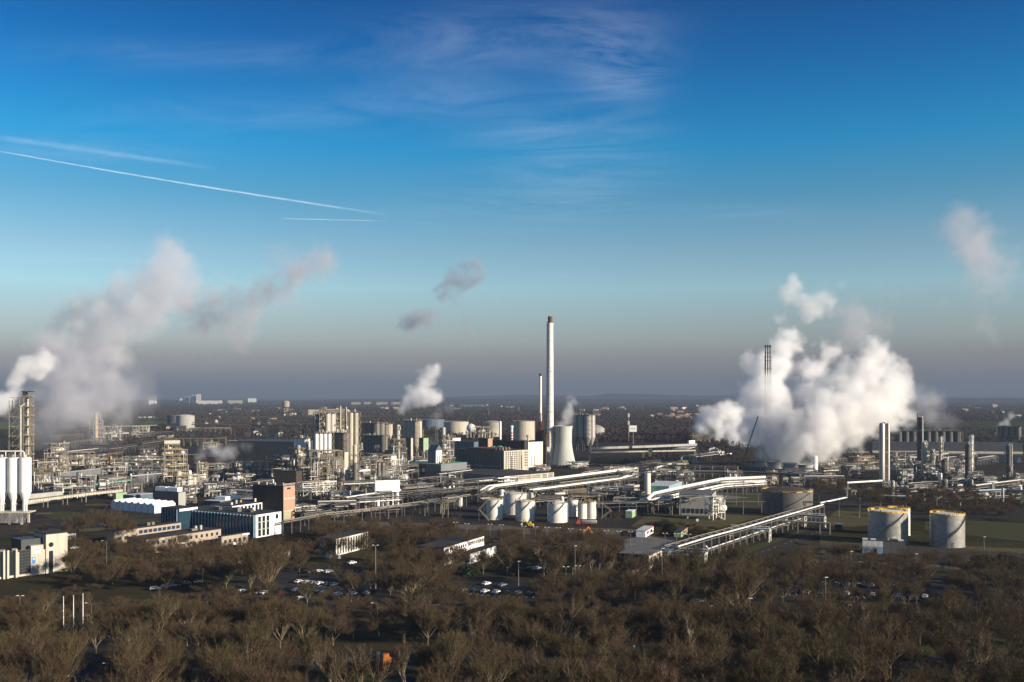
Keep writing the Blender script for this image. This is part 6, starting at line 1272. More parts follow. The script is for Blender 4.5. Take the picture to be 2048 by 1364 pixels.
for i in range(60):
    zone = rr.choice([(640, 1040, 965, 1010), (1040, 1400, 965, 1010), (100, 330, 920, 975), (380, 600, 940, 990), (1780, 2040, 960, 1000), (1560, 1760, 940, 985)]); px, py = rr.uniform(*zone[:2]), rr.uniform(*zone[2:])
    exchanger(uniq('small %s horizontal vessel %s' % (['white', 'silver', 'cream', 'grey'][i % 4], where(px))), px, py, rr.uniform(5, 11), rr.uniform(2, 6), rr.uniform(.8, 1.7), ['pipe_white', 'aluminium', 'cream_paint', 'galvanised'][i % 4], rr.uniform(-.5, .9))
for i in range(46):
    zone = rr.choice([(640, 1000, 965, 1005), (1000, 1420, 960, 1010), (1780, 2040, 955, 1000), (100, 330, 920, 975), (380, 600, 940, 990)]); px, py = rr.uniform(*zone[:2]), rr.uniform(*zone[2:]); X0, Y0 = G(px, py+8)
    t = thing('upright_vessel', uniq('small upright %s vessel %s' % (['white', 'cream', 'silver'][i % 3], where(px))), 'vessel', (X0, Y0), 0, 'small upright vessels among the racks'); r = rr.uniform(.8, 2.0); h = rr.uniform(4, 11); MB().lathe([(r, .8), (r, h), (r*.7, h+r*.4), (.05, h+r*.55)], n=14).build('shell', ['pipe_white', 'cream_paint', 'aluminium'][i % 3], t, True); MB().cyl(0, 0, 0, .8, r*.9, 10).build('skirt', 'concrete', t); MB().path([(r+.4, 0, .3), (r+.4, 0, h*.8), (r*.5, 0, h*.9)], .15, 6).build('pipe', 'galvanised', t)
# ------------------------------------------------------------------ the far plain
def far_block(name, label, cat, px, py, w, h, m, Y, roof='roof_felt', depth=30, rows=0, cols=0, group=None, ang=0.12):
    Y = Y*1.2 if Y > 5500 else Y*1.1
    X0 = xat(px, Y); k = Y/FPX; z1 = zat(py-h, Y); t = thing(name, label, cat, (X0, Y), ang, group)
    MB().box(-w*k/2, w*k/2, 0, depth, 0, z1).build('wall', m, t); MB().box(-w*k/2-.5, w*k/2+.5, -.5, depth+.5, z1+.01, z1+max(1, .12*k)).build('roof', roof, t)
    if rows:
        me = None; cw, rh = w*k/cols, h*k/rows; zb = z1-h*k
        for r in range(rows):
            for c in range(cols):
                loc = (-w*k/2+cw*(c+.25), 0, zb+rh*(r+.25))
                if me is None: me = MB().box(0, cw*.5, -.3, .3, 0, rh*.5).build('window', 'glass_dark', t, loc=loc).data
                else: put('window', me, t, loc)
    return t
for a in (
 ('apartment_building', 'pale pink white tower block, rightmost and tallest of the far white group at the left', 'building', 397, 800, 7, 12, 'white_paint', 9000),
 ('apartment_building', 'pale pink white block, second of the far white group', 'building', 388.5, 800, 9, 10, 'white_paint', 9050),
 ('apartment_building', 'small pale pink white block, left of the far white group', 'building', 374.5, 800, 7, 7, 'white_paint', 9100),
 ('warehouse', 'low white sliver at the far left of the white tower group', 'building', 363, 800, 6, 3, 'white_paint', 9100),
 ('apartment_building', 'hazy grey block just right of the left smoke on the horizon', 'building', 304, 797, 14, 7, 'concrete', 9500),
 ('warehouse', 'long low white roof under the hazy grey block', 'building', 305, 803, 14, 2, 'white_paint', 8000),
 ('warehouse', 'long thin white factory line right of the far white towers', 'building', 420, 803.5, 46, 2.5, 'dirty_white', 8000),
 ('warehouse', 'cream factory line with a small peak on the horizon', 'building', 470, 804, 28, 3.5, 'cream_paint', 8200),
 ('warehouse', 'small pink white cluster on the horizon left of the water tower', 'building', 504, 800, 16, 3.5, 'white_paint', 9400),
 ('warehouse', 'small white square shed in the brown plain', 'building', 422, 834, 7, 8, 'white_paint', 3900),
 ('warehouse', 'low white store right of the white square shed', 'building', 429.5, 833, 5, 3, 'dirty_white', 3950),
 ('apartment_building', 'pink brick house block in the far wood', 'building', 510, 829, 14, 9, 'pink_brick', 4400),
 ('warehouse', 'long white roofed depot left of the water tower foot', 'building', 556, 831, 44, 3, 'dirty_white', 4000),
 ('warehouse', 'long cream wall of the depot behind the polymer tower', 'building', 601, 838, 42, 7, 'cream_paint', 3700),
 ('warehouse', 'dull red block in front of the cream depot', 'building', 611, 829, 13, 9, 'dark_brick', 3600),
 ('warehouse', 'cream tall block directly left of the polymer tower top', 'building', 627, 834, 20, 15, 'cream_paint', 3500),
 ('warehouse', 'white low line left of the pasture', 'building', 425, 859, 22, 3, 'white_paint', 2600),
 ('warehouse', 'blue white pyramidal tents by the far pasture', 'building', 420, 880, 20, 5, 'pale_blue', 1950),
 ('warehouse', 'long cream low wall in front of the round grey tank', 'building', 375, 882, 70, 4, 'concrete', 1950),
 ('warehouse', 'long white low roof left of the round grey tank', 'building', 290, 836, 30, 3, 'dirty_white', 3300),
 ('warehouse', 'red roofed far shed line above the round grey tank', 'building', 335, 822, 24, 2, 'pink_brick', 5200),
 ('warehouse', 'thin red and white depot at the pasture end', 'building', 583, 879, 14, 2, 'red_paint', 2000),
 ('warehouse', 'long white greenhouse line right of the polymer tower top', 'building', 735, 834, 34, 2.5, 'dirty_white', 3700),
 ('warehouse', 'short white roof above the silo row', 'building', 762, 838, 14, 2, 'white_paint', 3500),
 ('warehouse', 'beige low block left of the middle steam puff', 'building', 752, 819, 12, 3, 'cream_paint', 6000),
 ('apartment_building', 'small white high rise on the horizon right of the middle steam puff', 'building', 974.5, 816, 4, 7, 'white_paint', 6000),
 ('warehouse', 'white church like cluster far left of the chimneys', 'building', 1013, 817, 18, 4, 'white_paint', 6000),
 ('warehouse', 'hazy dark block row left of the small white high rise', 'building', 945, 815, 50, 6, 'blue_cladding', 6200),
 ('warehouse', 'tiny white house group in the far valley', 'building', 1205, 821, 5, 2, 'white_paint', 6000),
 ('warehouse', 'small white dot of a house left of the far white factory', 'building', 1204, 823, 4, 2, 'white_paint', 5200),
 ('apartment_building', 'purple brown tower block behind the left edge of the big steam', 'building', 1423, 826, 14, 15, 'pink_brick', 4700),
 ('apartment_building', 'dark low block left of the purple brown tower block', 'building', 1408, 826, 14, 7, 'blue_cladding', 4800),
 ('warehouse', 'thin white warehouse line in the hazy right plain', 'building', 1940, 855, 24, 2, 'white_paint', 2900),
 ('warehouse', 'short white warehouse left of the thin line in the right plain', 'building', 1921, 854, 7, 3, 'white_paint', 2950),
 ('warehouse', 'tiny grey tower house in the right plain', 'building', 1981, 852, 5, 6, 'concrete', 3000),
 ('warehouse', 'white roof line beside the big steam at the right', 'building', 1786, 862, 18, 2, 'dirty_white', 2500)):
    n, lab, cat, px, py, w, h, m, Y = a; far_block(n, lab, cat, px, py, w, h, m, Y, rows=3 if n == 'apartment_building' and h > 6 else 0, cols=4)
for i, (px, w) in enumerate(((712, 18), (735, 14), (764, 22), (792, 18))): far_block('apartment_building', 'cream slab of flats, %s from left in the horizon row above the silos' % ['first', 'second', 'third', 'fourth'][i], 'building', px, 812, w, 8, 'cream_paint', 7200, rows=4, cols=7, group='slab flats on the horizon')
# water tower
Y = 4300; k = Y/FPX; t = thing('water_tower', 'pink grey round water tower on thin legs on the horizon', 'water tower', (xat(572, Y), Y)); z0, z1 = zat(815, Y), zat(802, Y)
MB().lathe([(4*k, z0), (7*k, z0+3), (7*k, z1-3), (5.5*k, z1), (.5, z1+2)], n=20).build('tank', 'beige_brick', t, True)
for a in range(6): MB().beam((4.5*k*math.cos(a), 4.5*k*math.sin(a), 0), (3.4*k*math.cos(a), 3.4*k*math.sin(a), z0+1), 1.2*k).build('leg', 'beige_brick', t)
# round grey tank
tank('storage_tank', 'large round grey domed tank alone in the far left plain', 365, 0, 36, 832, 'concrete', 'dirty_white', 'galvanised', .14, None, False, Y=2250)
tank('storage_tank', 'dark tank hidden behind the large round grey tank', 344, 0, 26, 831, 'dark_cladding', 'dark_cladding', 'galvanised', .06, None, False, Y=2500)
# grey dome right of silver silos
Y = 1900; k = Y/FPX; t = thing('dome_store', 'low grey domed store in bare trees right of the silver silos', 'building', (xat(1192, Y), Y)); z0 = zat(857, Y); MB().lathe([(17*k, 0), (17*k, z0), (12*k, z0+4), (6*k, z0+6.5), (.3, z0+7.5)], n=28).build('dome', 'concrete', t, True); MB().lathe([(17.3*k, z0-1), (17.3*k, z0+.5)], n=28).build('eave', 'cream_paint', t)
# church with two towers, spire
Y = 5600; k = Y/FPX; t = thing('church', 'dark twin towered church on the wooded horizon right of the telecom mast', 'church', (xat(1282, Y), Y), .1)
for x in (-11, 1.5):
    z = zat(815, Y); MB().box((x-2.6)*k, (x+2.6)*k, -2*k, 3*k, 0, z).build('tower', 'dark_brick', t); MB().lathe([(3.4*k, z), (2.6*k, z+2*k), (.1, z+4.5*k)], x*k, 0, 6).build('spire', 'dark_brick', t)
z = zat(829, Y); MB().box(-8*k, 14*k, 3*k, 12*k, 0, z).build('nave', 'dark_brick', t); R = MB(); R.v += [(-8*k, 3*k, z), (-8*k, 12*k, z), (-8*k, 7.5*k, z+5*k), (14*k, 3*k, z), (14*k, 12*k, z), (14*k, 7.5*k, z+5*k)]; R.f += [(0, 1, 2), (3, 5, 4), (0, 2, 5, 3), (1, 4, 5, 2)]; R.build('roof', 'roof_felt', t)
Y = 6500; k = Y/FPX; t = thing('church', 'thin distant church spire between the twin towered church and the big steam', 'church', (xat(1331.5, Y), Y)); MB().box(-1.8*k, 1.8*k, -1.8*k, 1.8*k, 0, zat(817, Y)).build('tower', 'concrete_dark', t); MB().lathe([(1.9*k, zat(817, Y)), (.1, zat(809, Y))], n=8).build('spire', 'dark_brick', t)
t = thing('factory', 'far white stepped factory on the slope left of the twin towered church', 'building', (xat(1242, 6000), 6000)); k = 6000/FPX
for (x, w, top) in ((-5, 5, 819), (0, 5, 815), (4, 4, 813), (7.5, 4, 818)): MB().box((x-w/2)*k, (x+w/2)*k, 0, 20, 0, zat(top, 6000)).build('block', 'white_paint', t)
# scattered houses and village roofs
rh = random.Random(5)
def house_mesh():
    a = MB().box(-5, 5, -4, 4, 0, 5.5); r = MB(); r.v += [(-5.4, -4.4, 5.5), (-5.4, 4.4, 5.5), (-5.4, 0, 9.5), (5.4, -4.4, 5.5), (5.4, 4.4, 5.5), (5.4, 0, 9.5)]; r.f += [(0, 2, 1), (3, 4, 5), (0, 3, 5, 2), (1, 2, 5, 4), (0, 1, 4, 3)]; return a, r
a, r = house_mesh(); HS = {}
VILL = [(1300, 1410, 832, 840, 30, 'red roofed village house below the far church spire'), (1150, 1260, 818, 834, 16, 'small pale house in the far valley right of the chimneys'), (1340, 1480, 812, 826, 16, 'small house on the hazy slope left of the big steam'), (640, 830, 814, 832, 14, 'small house in the far wood above the polymer tower'), (860, 1070, 812, 830, 12, 'small house in the far wood left of the chimneys'), (400, 600, 818, 845, 16, 'small shed or house in the brown plain at the left'), (1860, 2040, 812, 850, 12, 'small pale house in the hazy right plain'), (330, 560, 838, 878, 24, 'small works hut beside the far pasture')]
for (x0, x1, y0, y1, n, lab) in VILL:
    for i in range(n):
        px, py = rh.uniform(x0, x1), rh.uniform(y0, y1); X0, Y0 = G(px, py); m = rh.choice(['concrete', 'cream_paint', 'beige_brick', 'dirty_white', 'dark_brick', 'dark_brick']); rm = 'pink_brick' if 'red' in lab else rh.choice(['roof_felt', 'roof_felt', 'pink_brick', 'dark_brick']); s = rh.uniform(.9, 1.7)*(1.5 if Y0 > 4000 else 1)
        key = (m, rm)
        if key not in HS:
            t = thing('house', lab, 'house', (X0, Y0), rh.uniform(-.8, .8), lab+' group'); wa = MB(); wa.v, wa.f = a.v, a.f; wa.build('wall', m, t); ra = MB(); ra.v, ra.f = r.v, r.f; ra.build('roof', rm, t); HS[key] = t; t.scale = (s*rh.uniform(.8, 2), s, s*.9)
        else: copy_thing(HS[key], (X0, Y0, 0), rh.uniform(-.8, .8), lab, lab+' group', scale=(s*rh.uniform(.8, 2), s, s*.9))
# ------------------------------------------------------------------ far woods: thousands of crowns nobody could count
def woods(name, label, zones, n, seed, m='far_wood', size=(5, 9), quads=14, hz=(8, 15)):
    g = np.random.default_rng(seed); V = []; 
    X, Yv = [], []
    for (x0, x1, y0, y1, wgt) in zones:
        k = int(n*wgt); px = g.uniform(x0, x1, k); py = 1/g.uniform(1/(y1-HORY), 1/(y0-HORY), k)+HORY; Y = CAMH*FPX/(py-HORY); X.append((px-CX)/FPX*Y); Yv.append(Y)
    X = np.concatenate(X); Yv = np.concatenate(Yv); keep = (np.sin(X*.0043+seed)+np.sin(Yv*.0035+X*.002)+np.sin(X*.011-Yv*.006)) > -1.1; X, Yv = X[keep], Yv[keep]; k = len(X)
    S = g.uniform(*size, k)*np.clip(Yv/2500, .8, 2.2); Hh = g.uniform(*hz, k)
    C = np.stack([X, Yv, Hh*.55], 1)[:, None, :]; D = g.normal(size=(k, quads, 3)); D /= np.linalg.norm(D, axis=2, keepdims=True)
    P = C+D*np.stack([S*.5, S*.5, Hh*.45], 1)[:, None, :]*g.uniform(.4, 1, (k, quads, 1))
    A = g.normal(size=(k, quads, 3)); A[..., 2] = np.abs(A[..., 2])+.8; A /= np.linalg.norm(A, axis=2, keepdims=True); B = np.cross(A, g.normal(size=(k, quads, 3))); B /= np.linalg.norm(B, axis=2, keepdims=True)
    s = S[:, None, None]*.3; q = np.stack([P-A*s, P-B*s*.5, P+A*s, P+B*s*.5], 2).reshape(-1, 3); q[:, 2] = np.maximum(q[:, 2], .2)
    nf = k*quads; me = bpy.data.meshes.new(name); me.vertices.add(nf*4); me.vertices.foreach_set('co', q.ravel()); me.loops.add(nf*4); me.loops.foreach_set('vertex_index', np.arange(nf*4)); me.polygons.add(nf); me.polygons.foreach_set('loop_start', np.arange(nf)*4); me.polygons.foreach_set('loop_total', np.full(nf, 4)); me.update(); me.validate()
    me.materials.append(MATS[m]); o = put(name, me); tag(o, label, 'woodland', kind='stuff'); return o
woods('far_woodland', 'brown bare woodland covering the plain up to the horizon', [(-100, 2150, 798, 808, .35), (-100, 2150, 806, 822, .4), (-100, 2150, 822, 845, .45), (380, 1500, 840, 856, .12)], 19000, 1, quads=11, hz=(9, 15))
woods('woodland', 'dense dark bare wood behind the square white sign', [(1180, 1400, 838, 886, 1)], 5200, 2, quads=16)
woods('scrub', 'brown thickets between the far pastures at the left', [(150, 620, 852, 892, 1)], 2600, 3, quads=12, hz=(4, 10), size=(4, 8))
woods('scrub', 'brown thickets around the far tanks and silos in the centre and right', [(700, 1150, 850, 880, .4), (1400, 2080, 858, 905, .6)], 3600, 4, quads=12, hz=(4, 11), size=(4, 8))
woods('scrub', 'dark scrub in the gaps of the middle plant', [(1180, 1500, 905, 935, .6), (1640, 1800, 910, 975, .5)], 900, 5, quads=16, hz=(3, 7), size=(3, 5))
# ------------------------------------------------------------------ planting
TREE_SPOTS = []
KEEP = []     # ground points (x, y, r) of things trees must not stand in
def inpoly(x, y, P):
    c = False; j = len(P)-1
    for i in range(len(P)):
        if (P[i][1] > y) != (P[j][1] > y) and x < (P[j][0]-P[i][0])*(y-P[i][1])/(P[j][1]-P[i][1])+P[i][0]: c = not c
        j = i
    return c
def scatter(poly, n, gap, hr, kinds, label, group, avoid=(), seed=1):
    rnd = random.Random(seed); W = [G(*p) for p in poly]; xs = [p[0] for p in W]; ys = [p[1] for p in W]; got = 0; k = 0
    AV = [[G(*p) for p in q] for q in avoid]
    while got < n and k < n*60:
        k += 1; x, y = rnd.uniform(min(xs), max(xs)), rnd.uniform(min(ys), max(ys))
        if not inpoly(x, y, W) or any(inpoly(x, y, q) for q in AV): continue
        if any((x-a)**2+(y-b)**2 < gap*gap for a, b, *_ in TREE_SPOTS): continue
        TREE_SPOTS.append((x, y, rnd.uniform(*hr), rnd.choice(kinds), label, group)); got += 1
def tree_at(px, by, ty, kind, label, group=None):
    x, y = G(px, by); TREE_SPOTS.append((x, y, zat(ty, y), kind, label, group))
OL = ['ol0', 'ol1', 'ol2', 'ol3', 'wd0', 'wd1']
random.seed(21)
T_ROAD = [(-60, 1268), (560, 1262), (560, 1306), (2110, 1300), (2110, 1338), (-60, 1390)]
# single trees one can tell apart
tree_at(200, 1085, 1010, 'wd0', 'big round bare tree in front of the loading canopy at the left')
tree_at(232, 1092, 1022, 'ol1', 'bare tree right behind the big round one at the left')
for i, (px, by, ty) in enumerate(((158, 1082, 1022), (176, 1090, 1016), (218, 1082, 1006), (248, 1086, 1020), (262, 1092, 1034), (138, 1092, 1034), (80, 1078, 1040), (44, 1082, 1044))): tree_at(px, by, ty, ['wd1', 'wd0', 'ol0'][i % 3], ['bare tree at the left of the clump below the loading canopy', 'bare tree second from left in the clump below the loading canopy', 'tallest bare tree of the clump left of the beige rear wing', 'bare tree right of the tallest in the clump', 'bare tree nearest the beige rear wing', 'bare tree just right of the white low cabin', 'bare tree below the right end of the silo canopy', 'bare tree in front of the silo canopy'][i])
tree_at(668, 1420, 1262, 'tl0', 'slim tree in front of the rear board of the orange cabbed lorry'); tree_at(716, 1440, 1282, 'lo0', 'sparse tree in front of the load of the orange cabbed lorry'); tree_at(812, 1400, 1262, 'tl1', 'slim tree just right of the orange cab')
tree_at(1234, 1062, 1016, 'wd1', 'lone bushy tree beside the ochre stairway')
tree_at(540, 1188, 1072, 'wd1', 'big spreading bare tree in front of the white ended office')
tree_at(500, 1192, 1084, 'ol0', 'slightly lower bare tree left of the big spreading one')
tree_at(1108, 1172, 1090, 'wd0', 'round topped bare tree with a pale trunk in the central tree belt')
tree_at(1182, 1154, 1080, 'tl0', 'pale trunked tree on the gatehouse lawn, left of two')
tree_at(1196, 1166, 1074, 'tl1', 'pale trunked tree on the gatehouse lawn, right of two')
tree_at(1220, 1160, 1078, 'tl0', 'slender bare tree left of the gatehouse')
tree_at(1276, 1180, 1104, 'wd1', 'bare tree standing against the dark gatehouse wall')
tree_at(966, 1148, 1090, 'wd0', 'leaning trunked tree before the white panelled office')
tree_at(905, 1148, 1088, 'wd1', 'bare tree at the left corner of the white panelled office')
tree_at(1640, 1128, 1078, 'lo0', 'small bare tree left of the pump house'); tree_at(1680, 1132, 1072, 'lo1', 'bare tree with pale trunk at the right road')
tree_at(1768, 1130, 1104, 'lo0', 'small dark tree in front of the pump house, left of two'); tree_at(1800, 1132, 1106, 'lo1', 'small dark tree in front of the pump house, right of two')
tree_at(1905, 1138, 1100, 'lo0', 'small tree in front of the right steel tank'); tree_at(1950, 1140, 1102, 'lo1', 'small tree right of the right steel tank')
tree_at(820, 1212, 1118, 'wd1', 'full round bare tree at the right end of the car park')
tree_at(702, 1204, 1124, 'wd0', 'round bare tree among the car park rows')
tree_at(1410, 1205, 1128, 'ol2', 'bare tree beside the lane near the right car park')
tree_at(1480, 1238, 1118, 'wd1', 'largest round bare tree left of the right car park'); tree_at(1450, 1230, 1122, 'wd0', 'round bare tree overlapping the largest one by the right car park')
L1 = ('bare tree in the belt between the beige office and the car park', 'belt below the beige office')
scatter([(140, 1100), (420, 1110), (620, 1118), (640, 1150), (520, 1180), (300, 1178), (130, 1160)], 34, 8, (9, 15), OL, *L1, avoid=[[(240, 1060), (500, 1060), (500, 1112), (240, 1125)]], seed=3)
scatter([(640, 1062), (910, 1068), (910, 1110), (640, 1095)], 26, 7, (10, 15), OL, 'bare tree in the brown belt in front of the thin pipe bridge', 'belt in front of the thin pipe bridge', seed=4)
scatter([(900, 1100), (1240, 1105), (1240, 1160), (1060, 1165), (900, 1160)], 26, 8, (10, 16), ['wd0', 'wd1', 'tl0', 'tl1', 'ol0'], 'loose bare tree in the centre belt below the row of T lamps', 'centre belt', avoid=[[(900, 1120), (1000, 1115), (1000, 1142), (900, 1142)], [(1040, 1132), (1080, 1132), (1080, 1148), (1040, 1148)]], seed=5)
scatter([(1300, 1150), (1680, 1135), (1740, 1190), (1540, 1210), (1320, 1230)], 22, 9, (12, 17), OL, 'bare tree between the diagonal pipe rack and the right car park', 'right middle wood', seed=6)
scatter([(1540, 1150), (2080, 1158), (2120, 1262), (1520, 1262)], 40, 10, (10, 15), OL, 'bare tree standing over the right car park', 'trees over the right car park', seed=7)
scatter([(560, 1130), (770, 1135), (860, 1230), (420, 1232)], 10, 12, (8, 12), OL, 'thin bare tree among the cars of the central car park', 'trees in the central car park', avoid=[[(560, 1140), (740, 1140), (740, 1205), (560, 1205)]], seed=8)
scatter([(1625, 962), (1745, 962), (1760, 1008), (1620, 1004)], 34, 6, (9, 14), ['wd0', 'wd1'], 'x', 'trees left of the shining pair', seed=9)
scatter([(1740, 998), (1990, 1000), (2090, 1030), (2090, 1052), (1860, 1045), (1690, 1022)], 86, 5.5, (10, 15), ['wd0', 'wd1'], 'x', 'row behind the steel tanks', seed=19)
for i, (px, by, ty) in enumerate(((668, 1126, 1062), (690, 1128, 1066), (712, 1127, 1060), (734, 1129, 1064), (850, 1148, 1086), (872, 1150, 1090), (830, 1152, 1092), (925, 1146, 1094), (650, 1124, 1066))): tree_at(px, by, ty, OL[i % 6], ['trunk striped bare tree before the banded workshop', 'bare tree before the dark side of the white panelled office'][4 <= i < 8]+', %s one' % ['first', 'second', 'third', 'fourth', 'fifth'][i % 4], 'trees before the central sheds' if 0 else None)
# the front wood
FW = [[(600, 1296), (820, 1296), (820, 1338), (600, 1338)], [(1345, 1308), (1440, 1308), (1440, 1345), (1345, 1345)], [(105, 1262), (185, 1262), (190, 1332), (90, 1332)]]
scatter([(-80, 1345), (2120, 1342), (2120, 1500), (-80, 1500)], 84, 7.5, (13, 22), OL+['tl1', 'ol2'], 'x', 'front wood, nearest rows', avoid=FW+[[(630, 1338), (820, 1338), (850, 1500), (600, 1500)], [(130, 1372), (240, 1372), (240, 1500), (130, 1500)]], seed=11)
scatter([(-80, 1285), (2120, 1278), (2120, 1306), (1400, 1306), (1100, 1298), (640, 1302), (560, 1300), (-80, 1318)], 52, 6.0, (11, 19), OL+['tl0'], 'x', 'front wood behind the bottom road', avoid=FW, seed=10)
scatter([(-80, 1224), (900, 1226), (1180, 1224), (1500, 1210), (2120, 1262), (2120, 1280), (-80, 1285)], 48, 6.5, (7, 10), OL, 'x', 'lower trees of the front wood', avoid=FW, seed=13)
# many more of them, further back or between: as one mass
TREE_SPOTS.sort(key=lambda s: s[1])
LM = [(40, 'below the pale modern office'), (145, 'around the three flagpoles'), (260, 'left of the beige office'), (360, 'below the beige office'), (470, 'below the white ended office'), (600, 'below the central car park'), (690, 'left of the orange cabbed lorry'), (760, 'below the light mast'), (880, 'right of the orange cabbed lorry'), (960, 'below the white panelled office'), (1060, 'below the leftmost small tanks'), (1150, 'below the T headed lamps'), (1230, 'left of the pale path'), (1300, 'below the gatehouse'), (1400, 'above the pale path'), (1500, 'below the diagonal rack'), (1600, 'right of the lone verge lamp'), (1700, 'below the car shelter'), (1800, 'below the pump house'), (1900, 'below the rightmost steel tank'), (2010, 'at the right edge')]
TK = {'ol0': 'broad olive brown', 'ol1': 'broad brown', 'ol2': 'rounded olive brown', 'ol3': 'rounded brown', 'wd0': 'wide spreading', 'wd1': 'wide open', 'tl0': 'slim pale trunked', 'tl1': 'slim reddish', 'lo0': 'sparse', 'lo1': 'sparse'}
LABS = []
for s in TREE_SPOTS[:296]:
    lab = s[4]; px = CX+FPX*s[0]/s[1]
    if s[5]:
        row = 'bottom row' if s[1] < 262 else ('near row' if s[1] < 300 else ('middle row' if s[1] < 370 else ('back row' if s[1] < 430 else 'rear belt')))
        lab = '%s tree, %s, %s' % (TK[s[3]], row, min(LM, key=lambda q: abs(q[0]-px))[1])
    LABS.append([lab, px])
for lab in set(l[0] for l in LABS):
    same = sorted((l for l in LABS if l[0] == lab), key=lambda l: l[1])
    if len(same) > 1:
        for l, w in zip(same, ['first', 'second', 'third', 'fourth', 'fifth', 'sixth', 'seventh', 'eighth']): l[0] = lab+', %s from left' % w
for s, l in zip(TREE_SPOTS[:296], LABS): plant_tree(s[3], s[0], s[1], s[2], l[0], s[5])
rest = TREE_SPOTS[296:]; nkeep = len(TREE_SPOTS)
FW2 = FW+[[(600, 1225), (840, 1225), (840, 1300), (600, 1300)]][:0]+[[(630, 1338), (820, 1338), (850, 1500), (600, 1500)], [(130, 1372), (240, 1372), (240, 1500), (130, 1500)]]
scatter([(-80, 1345), (2120, 1342), (2120, 1500), (-80, 1500)], 100, 5, (11, 19), OL, 'x', None, avoid=FW2, seed=21)
scatter([(-80, 1280), (2120, 1274), (2120, 1306), (1400, 1306), (1100, 1298), (640, 1302), (560, 1300), (-80, 1318)], 90, 4.6, (10, 17), OL, 'x', None, avoid=FW, seed=22)
scatter([(-80, 1224), (440, 1224), (1180, 1226), (1500, 1222), (2120, 1262), (2120, 1280), (-80, 1285)], 110, 5, (6, 10), OL, 'x', None, avoid=FW, seed=23)
scatter([(140, 1100), (430, 1112), (640, 1122), (640, 1140), (540, 1160), (300, 1178), (130, 1160)], 34, 6, (9, 14), OL, 'x', None, seed=24)
scatter([(640, 1068), (900, 1072), (900, 1110), (640, 1100)], 36, 5, (9, 14), OL, 'x', None, seed=25)
scatter([(760, 1120), (885, 1135), (885, 1200), (760, 1200)], 16, 6, (10, 14), OL, 'x', None, seed=27)
scatter([(1540, 1140), (2080, 1150), (2120, 1225), (1520, 1225)], 50, 7, (10, 15), OL, 'x', None, seed=26)
scatter([(900, 1085), (1240, 1090), (1240, 1150), (900, 1150)], 44, 5, (9, 14), OL, 'x', None, avoid=[[(930, 1112), (1000, 1110), (1000, 1142), (930, 1142)]], seed=31)
scatter([(420, 1200), (900, 1203), (900, 1226), (420, 1226)], 18, 5, (6, 8), OL, 'x', None, seed=32)
scatter([(745, 1150), (900, 1150), (900, 1225), (745, 1225)], 16, 6, (10, 14), OL, 'x', None, seed=33)
scatter([(1100, 1185), (1300, 1165), (1500, 1150), (1500, 1215), (1100, 1225)], 34, 6, (9, 13), OL, 'x', None, seed=34)
scatter([(180, 1110), (560, 1120), (560, 1175), (180, 1190)], 30, 6, (10, 14), OL, 'x', None, seed=35)
scatter([(1060, 1188), (1300, 1182), (1300, 1228), (1080, 1228)], 26, 5, (8, 10), OL, 'x', None, seed=36)
scatter([(850, 1190), (930, 1196), (930, 1226), (850, 1226)], 7, 5, (8, 10), OL, 'x', None, seed=37)
rest = rest+TREE_SPOTS[nkeep:]
def mass(name, label, spots, kinds):
    V, F, TV, TF = [], [], [], []; nv = 0; tv = 0
    for (x, y, h, kind, *_), j in zip(spots, range(len(spots))):
        a, b, hh = TREES[kinds[j % len(kinds)]]; s = h/hh; r = random.uniform(0, 6.28); c, sn = math.cos(r), math.sin(r)
        co = np.empty(len(b.vertices)*3, np.float32); b.vertices.foreach_get('co', co); co = co.reshape(-1, 3); co = np.stack([(co[:, 0]*c-co[:, 1]*sn)*s+x, (co[:, 0]*sn+co[:, 1]*c)*s+y, co[:, 2]*s], 1); V.append(co); nv += len(co)
    if not V: return
    V = np.concatenate(V); n = len(V)//3; me = bpy.data.meshes.new(name); me.vertices.add(n*3); me.vertices.foreach_set('co', V.ravel()); me.loops.add(n*3); me.loops.foreach_set('vertex_index', np.arange(n*3)); me.polygons.add(n); me.polygons.foreach_set('loop_start', np.arange(n)*3); me.polygons.foreach_set('loop_total', np.full(n, 3)); me.update(); me.materials.append(MATS['wood_twig']); o = put(name, me); tag(o, label, 'woodland', kind='stuff')
random.seed(4); g2 = []; AVW = [[G(*p) for p in q] for q in FW2]
def fill(poly, n, hr):
    W = [G(*p) for p in poly]; xs = [p[0] for p in W]; ys = [p[1] for p in W]; k = 0
    while k < n:
        x, y = random.uniform(min(xs), max(xs)), random.uniform(min(ys), max(ys))
        if inpoly(x, y, W) and not any(inpoly(x, y, q) for q in AVW): g2.append((x, y, random.uniform(*hr), 'bush')); k += 1
fill([(-80, 1205), (2120, 1225), (2120, 1300), (-80, 1262)], 150, (3, 6)); fill([(-80, 1342), (2120, 1340), (2120, 1500), (-80, 1500)], 90, (3, 6)); fill([(640, 1058), (905, 1064), (905, 1105), (640, 1090)], 70, (3, 6)); fill([(1290, 1042), (1420, 1058), (1470, 1070), (1420, 1085), (1290, 1068)], 60, (2, 4)); fill([(900, 1075), (1240, 1080), (1240, 1165), (900, 1165)], 70, (2, 4)); fill([(1600, 1095), (2110, 1115), (2110, 1150), (1600, 1130)], 80, (1.5, 3)); fill([(130, 1090), (640, 1095), (640, 1200), (130, 1190)], 80, (3, 5))
mass('undergrowth', 'brown bare undergrowth and brushwood between the trees', g2, ['bush'])
mass('woodland', 'bare trees further back in the belts', rest, ['lo0', 'lo1'])
em = evergreen_mesh(); eme = em.build('foliage', 'evergreen'); emesh = eme.data; bpy.data.objects.remove(eme)
